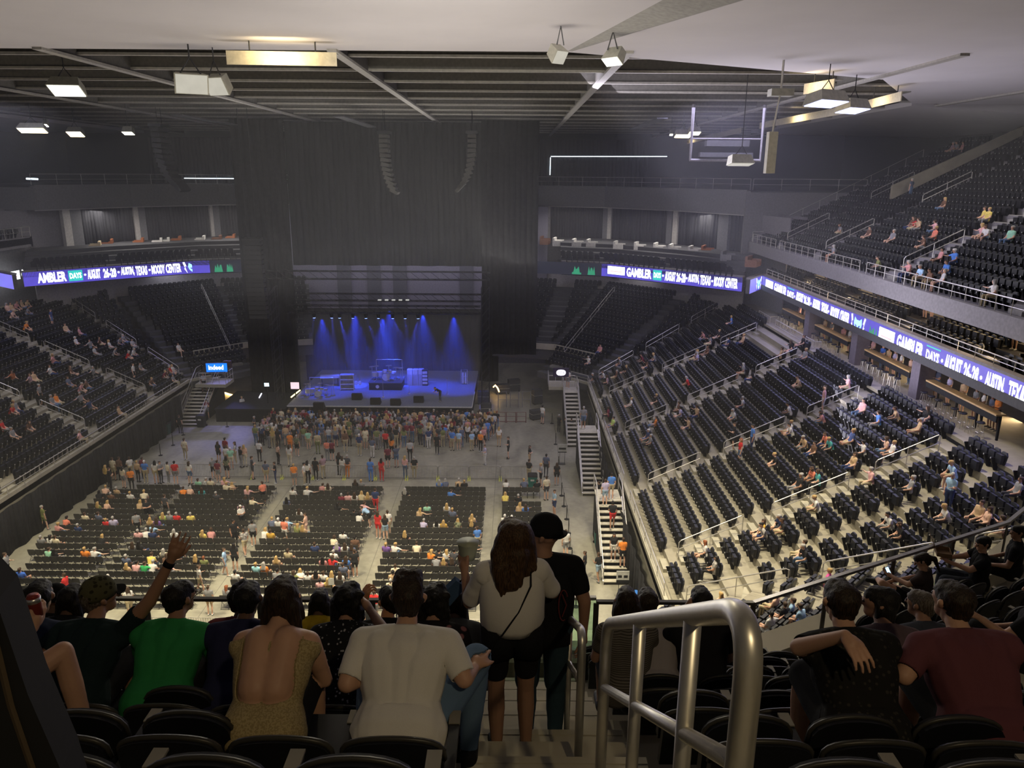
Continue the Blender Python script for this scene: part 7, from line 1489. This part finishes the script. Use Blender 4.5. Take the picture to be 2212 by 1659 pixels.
# ---- seated rows
BEIGE = cloth('beige_knit', (.42, .33, .17), ('noise', (.3, .23, .11), .45), 120)
LAP = ('lap', 'lap')
P1, i1 = sit_at('dark-haired woman in beige open-back top, seated left of the man in white', 6, 607, 1363, skin=SKL, top=BEIGE, bottom=BLK, hair=HB, topl=('top',), hk=dict(female=True, hairstyle='bob', arms=LAP, bare=True, hyaw=.0, b=.98, openback=True), topname='open_back_top')
# low scooped back: skin panel laid over the knit
pr = [(V3(-.05, -.118, .93), V3(-.045, -.105, 1.06), .03, .03, 'skin')]
P2, i2 = sit_at('broad man in a plain white T-shirt with wavy dark hair, seated beside the aisle', 6, 879, 1332, skin=SKL, top=WHT, bottom=DENIM, hair=HB, voxel=.0095, hk=dict(hairstyle='tall', arms=(((-.26, .1, .74), (-.1, .32, .66)), ((.3, .14, .74), (.34, .34, .66))), handq=True, hands=(None, (V3(.15, .85, .1), V3(0, -.1, -1), .25)), b=1.12, sleeve=.75, knees=(((-.2, .43, .6), (-.2, .42, .1)), ((.34, .46, .62), (.3, .42, .1)))), topname='t_shirt', shank=True, botname='jeans')
GREEN = cloth('green_cotton', (.03, .24, .07))
P3, i3 = sit_at('man in a bright green T-shirt and glasses with cropped dark hair', 5, 378, 1300, skin=SKM, top=GREEN, bottom=BLK, hair=HK, hk=dict(hairstyle='short', arms=LAP, hyaw=-.45, b=1.06), topname='t_shirt'); glasses(P3, i3)
CAMO = cloth('camo_cloth', (.09, .085, .045), ('blot', (.03, .028, .015), .3), 28)
P4, i4 = sit_at('grey-haired man in a camouflage cap and dark shirt pointing with his raised right arm', 5, 205, 1312, skin=SKM, top=cloth('dark_green_shirt', (.012, .025, .028)), bottom=BLK, hair=HG, voxel=.0072, hk=dict(hairstyle='short', hyaw=-.75, arms=(((-.26, .06, .78), (-.1, .26, .68)), ((.38, .3, 1.06), (.52, .36, 1.32))), handq=True, hands=(None, (V3(.45, .1, .9), V3(-.3, 1, 0), .3)), b=1.05)); cap(P4, i4, CAMO, 1, brim_m=BLK)
ring = i4['arms'][1]; a, b_ = Vector(ring[1]), Vector(ring[2]); q = a.lerp(b_, .82); MB().tube([q, a.lerp(b_, .93)], .034, 12).obj('wristband', BLK, P4, True)
P5, i5 = sit_at('short-haired person in a navy shirt, right of the man in green', 5, 531, 1332, skin=SKD, top=cloth('navy_cotton', (.02, .022, .06)), bottom=BLK, hair=HK, hk=dict(hairstyle='short', arms=LAP), topname='t_shirt')
FLOR = cloth('floral_black', (.012, .012, .014), ('blot', (.35, .35, .38), .16), 32)
P6, i6 = sit_at('woman with curly dark hair in a black and white flowered top', 5, 752, 1360, skin=SKM, top=FLOR, bottom=BLK, hair=HK, hk=dict(female=True, hairstyle='curly', arms=(((-.24, .08, .8), (-.1, .3, .72)), ((.3, .1, .95), (.16, .3, 1.0))), hyaw=-.2), topname='floral_top')
P7, i7 = sit_at('person with curly black hair behind the man in white, dark shirt with a flower print', 5, 938, 1316, skin=SKM, top=cloth('flower_print', (.012, .01, .012), ('blot', (.22, .09, .1), .2), 12), bottom=DENIM, hair=HK, hk=dict(female=True, hairstyle='curly', arms=LAP, hyaw=-.3), topname='printed_shirt', shank=True, botname='jeans')
P8, i8 = sit_at('man in maroon shirt with upright dark hair, ahead of the man in green', 4, 517, 1286, skin=SKD, top=cloth('maroon_cotton', (.17, .045, .05)), bottom=BLK, hair=HK, hk=dict(hairstyle='tall', arms=LAP, hyaw=-.7), topname='shirt'); glasses(P8, i8)
P9, i9 = sit_at('woman in a mustard yellow top with a bag strap, long black hair, near the parapet', 3, 688, 1310, skin=SKD, top=cloth('mustard_cotton', (.4, .28, .02)), bottom=BLK, hair=HK, hk=dict(female=True, hairstyle='bob', arms=LAP), topname='top')
P10, i10 = sit_at('dark-haired person in a dark blue shirt at the far left of the near rows', 5, 75, 1332, skin=SKM, top=cloth('dark_blue_cotton', (.025, .035, .07)), bottom=BLK, hair=HK, hk=dict(hairstyle='short', arms=LAP, b=1.1, hyaw=.2))
P11, i11 = sit_at('silhouetted person in a black cap whose brim points left, near the parapet', 3, 112, 1312, skin=SKD, top=BLK, bottom=BLK, hair=HK, hk=dict(hairstyle='bald', arms=LAP, hyaw=1.3)); cap(P11, i11, BLK, 1)
P12, i12 = sit_at('dark-haired person half hidden by the camouflage cap', 4, 150, 1342, skin=SKD, top=BLK, bottom=BLK, hair=HK, hk=dict(hairstyle='bob', arms=LAP, female=True))
P13, i13 = sit_at('person lifting an orange-lit hand to drink, beside the cardboard tray', 4, 838, 1342, skin=mat('skin_orange_lit', (.5, .24, .12), .5), top=BLK, bottom=BLK, hair=HK, voxel=.0072, hk=dict(hairstyle='short', arms=(((-.3, .12, .85), (-.16, .26, 1.08)), ((.25, .1, .75), (.1, .3, .66))), handq=True, hands=((V3(.2, .2, .9), V3(.8, .6, 0), .8), None), hyaw=.6))  # orange light on the hand is painted into this skin colour
P14, i14 = sit_at('head at the far left edge, mostly cut off by the dark panel', 4, 2, 1306, skin=SKD, top=BLK, bottom=BLK, hair=HK, hk=dict(hairstyle='short', arms=LAP))
P15, i15 = sit_at('woman with long dark hair beside the aisle in a torn grey denim jacket', 4, 982, 1346, skin=SKD, top=cloth('torn_denim', (.1, .1, .09)), bottom=BLK, hair=HB, hk=dict(female=True, hairstyle='long', arms=LAP), topname='jacket')
# man holding a can at the far left, only arm and knee in the picture
CANP, ic = sit_at('man in dark blue shorts holding a drink can, cut off at the left edge', 6, -75, 1345, skin=SKL, top=BLK, bottom=cloth('blue_grey_shorts', (.05, .055, .085)), hair=HB, voxel=.0072, hk=dict(hairstyle='short', arms=(((-.26, .1, .74), (-.1, .3, .66)), ((.27, .16, .8), (.33, .36, .86))), handq=True, hands=(None, (V3(.1, .5, .8), V3(-.9, .3, 0), .7)), shorts=True, knees=(((-.2, .43, .6), (-.2, .42, .1)), ((.42, .42, .68), (.52, .36, .14)))), botname='shorts')
cpos = CANP.matrix_basis @ Vector(ic['arms'][1][2])+Vector((.0, .04, .08)); o = thing('drink_can', 'open silver and red drink can held at the far left', 'can', cpos-Vector((0, 0, .04)))
MB().lathe((0, 0, 0), [(.026, 0), (.033, .008), (.033, .11), (.027, .122), (.027, .124)], 18).obj('body', mat('can_red', (.3, .05, .04), .3, .5), o, True); MB().lathe((0, 0, 0), [(.0262, .1225), (.024, .1212)], 18).lathe((0, 0, 0), [(.0335, .085), (.0335, .112)], 18).obj('lid', mat('can_silver', (.7, .7, .7), .3, .8), o, True)
# ---- right of the aisle
STR = cloth('striped_knit', (.14, .125, .11), ('wave', (.05, .045, .04), .3), 22)
Q1, j1 = sit_at('woman in a grey striped top seen between the handrail posts', 4, 1352, 1345, skin=SKM, top=STR, bottom=BLK, hair=HB, hk=dict(female=True, hairstyle='bob', arms=LAP, lean=.35), topname='striped_top')
Q2, j2 = sit_at('person in a pale grey-violet T-shirt with cropped hair beyond the thick handrail', 4, 1400, 1340, skin=SKM, top=cloth('pale_violet_cotton', (.33, .3, .31)), bottom=cloth('khaki_cloth', (.25, .2, .13)), hair=HB, hk=dict(hairstyle='short', arms=LAP, b=1.1), topname='t_shirt')
Q3, j3 = sit_at('dark-clothed person resting the head on one hand, right of the pale shirt', 4, 1512, 1352, skin=SKM, top=BLK, bottom=BLK, hair=HK, hk=dict(hairstyle='short', arms=(((-.26, .2, .85), (-.12, .2, 1.08)), 'lap'), lean=.4))
LACE = cloth('black_patterned', (.014, .013, .012), ('blot', (.04, .036, .03), .2), 30)
Q4, j4 = sit_at('dark-haired person in black patterned shirt, one hand on the back of the neck', 6, 1822, 1357, skin=SKL, top=LACE, bottom=BLK, hair=HB, voxel=.0072, hk=dict(female=True, hairstyle='short', arms=(((-.26, .24, .86), (-.14, .04, 1.06)), 'lap'), handq=True, hands=((V3(.3, -.75, -.35), V3(.1, -.1, -1), .35), None), hyaw=.1, b=1.08), topname='patterned_shirt')
Q5, j5 = sit_at('woman with long black hair in profile to the left, mauve top', 5, 1905, 1357, skin=SKM, top=cloth('mauve_cotton', (.11, .075, .085)), bottom=BLK, hair=HK, hk=dict(female=True, hairstyle='long', arms=LAP, hyaw=1.1), topname='top')
Q6, j6 = sit_at('man with short greying hair and a blue-grey shirt', 4, 1995, 1338, skin=SKM, top=cloth('blue_grey_shirt', (.05, .055, .075)), bottom=BLK, hair=HG, hk=dict(hairstyle='short', arms=LAP, hyaw=.6), topname='shirt')
Q7, j7 = sit_at('broad man in a mauve-maroon T-shirt with short hair at the right', 6, 2066, 1362, skin=SKL, top=cloth('maroon_mauve', (.13, .045, .055)), bottom=BLK, hair=HB, voxel=.0095, hk=dict(hairstyle='short', arms=(((-.34, .16, .76), (-.38, .38, .66)), 'lap'), handq=True, hands=((V3(-.1, .8, -.2), V3(0, 0, -1), .4), None), b=1.14, hyaw=.25, sleeve=.7), topname='t_shirt')
def sit_right(label, r, s, py_unused, rz=0., **kw):
    q = near_right_xy(r, s); hk = dict(kw.pop('hk', {}), sit=True); return fg(label, (q[0], q[1], q[2]), q[3]+rz, hk, **kw)
def find_s(r, px):    # place along the turned row by picture column
    return min((abs(proj((near_right_xy(r, s/20)[0], near_right_xy(r, s/20)[1], near_right_xy(r, s/20)[2]+1.0))[0]-px), s/20) for s in range(-30, 200))[1]
Q8, j8 = sit_right('woman with legs crossed looking at a lit phone beside the parapet', 0, find_s(0, 2000), 0, .35, skin=SKL, top=cloth('dark_mauve', (.05, .035, .035)), bottom=BLK, hair=HB, voxel=.0072, hk=dict(female=True, hairstyle='pony', shorts=True, lean=.1, hyaw=.4, hpitch=.5, arms=(((-.22, .14, .86), (-.1, .4, .84)), ((.22, .12, .82), (.02, .34, .76))), handq=True, hands=((V3(.3, .9, .2), V3(.3, -.2, 1), .5), None), knees=(((-.28, .46, .78), (.1, .62, .62)), ((.14, .43, .56), (.12, .44, .1)))), botname='shorts')
hp8 = Q8.matrix_basis @ Vector(j8['arms'][-1][2]); o = thing('phone', 'phone with a bright blue-white screen held by the cross-legged woman', 'phone', hp8+Vector((-.02, .07, .03)), .5)
ph = MB().box(-.036, .036, -.075, .075, 0, .008).obj('case', M_BLACK, o); sc = MB().box(-.032, .032, -.068, .068, .0082, .0095).obj('screen', emit('phone_screen', (.45, .75, 1), 2.2), o)
for q in (ph, sc): q.rotation_euler = (.9, 0, 0)
Q9, j9 = sit_right('person in black holding a cardboard food box and tray at the parapet, face in profile', 0, find_s(0, 2120), 0, .75, skin=SKL, top=BLK, bottom=cloth('dark_trousers', (.03, .035, .05)), hair=HK, voxel=.0072, hk=dict(hairstyle='short', hyaw=.4, hpitch=.15, b=1.1, arms=(((-.24, .16, .84), (-.12, .4, .86)), ((.22, .16, .84), (.06, .38, .86))), handq=True, hands=((V3(.2, .9, .2), V3(.4, 0, 1), .5), None)), shank=True)
hp9 = Q9.matrix_basis @ Vector((-.05, .5, .98)); o = thing('food_box', 'open brown cardboard food box held up by the person in black', 'box', hp9, Q9.rotation_euler.z)
M_CARD = mat('cardboard', (.2, .12, .07), .8); MB().box(-.13, .13, -.1, .1, -.03, -.022).box(-.13, .13, -.1, -.094, -.03, .03).box(-.13, .13, .094, .1, -.03, .03).box(-.13, -.124, -.1, .1, -.03, .03).box(.124, .13, -.1, .1, -.03, .03).obj('tray', M_CARD, o); l = MB().box(-.13, .13, 0, .22, 0, .006).obj('lid', M_CARD, o); l.location = (0, .1, .03); l.rotation_euler = (1.1, 0, 0)
q = near_right_xy(0, find_s(0, 2020)); pq = atplane(2026, 1268, (5, 9.9, 16), (-.45, 1, 0)); gp = atz(2024, 1262, 15.86)
o = thing('green_bottle', 'green drink bottle standing on the pale parapet at the right', 'bottle', (gp[0], gp[1], 15.84)); MB().lathe((0, 0, 0), [(.033, 0), (.035, .02), (.035, .13), (.018, .17), (.014, .2)], 14).obj('bottle', mat('green_plastic', (.06, .45, .08), .25, spec=.6), o, True); MB().lathe((0, 0, 0), [(.016, .2), (.016, .22)], 10).obj('cap', mat('white_cap', (.6, .65, .6), .5), o)
Q10, j10 = sit_right('bearded man in a dark shirt at the right edge of the front row', 0, find_s(0, 2195), 0, .5, skin=SKM, top=BLK, bottom=BLK, hair=HK, hk=dict(hairstyle='short', arms=LAP, hyaw=.5, b=1.08))
Q11, j11 = sit_right('man in a black shirt gesturing with one raised palm, cut off at the right edge', 3, find_s(3, 2235), 0, .3, skin=SKL, top=BLK, bottom=BLK, hair=HB, voxel=.0072, hk=dict(hairstyle='short', b=1.1, arms=(((-.3, .12, .8), (-.36, .34, .92)), 'lap'), handq=True, hands=((V3(-.5, .6, .3), V3(.2, -.4, 1), .35), None)))
# paper tray beside the drinking person
q = atplane(828, 1420, (0, 5.6, 17.6), (0, 1, .2)); o = thing('paper_tray', 'flat tan cardboard tray held up in front of the man in white', 'tray', (q[0], 5.55, q[2])); MB().box(-.09, .09, 0, .01, -.11, .11).obj('tray', mat('tan_card', (.42, .3, .17), .8), o)
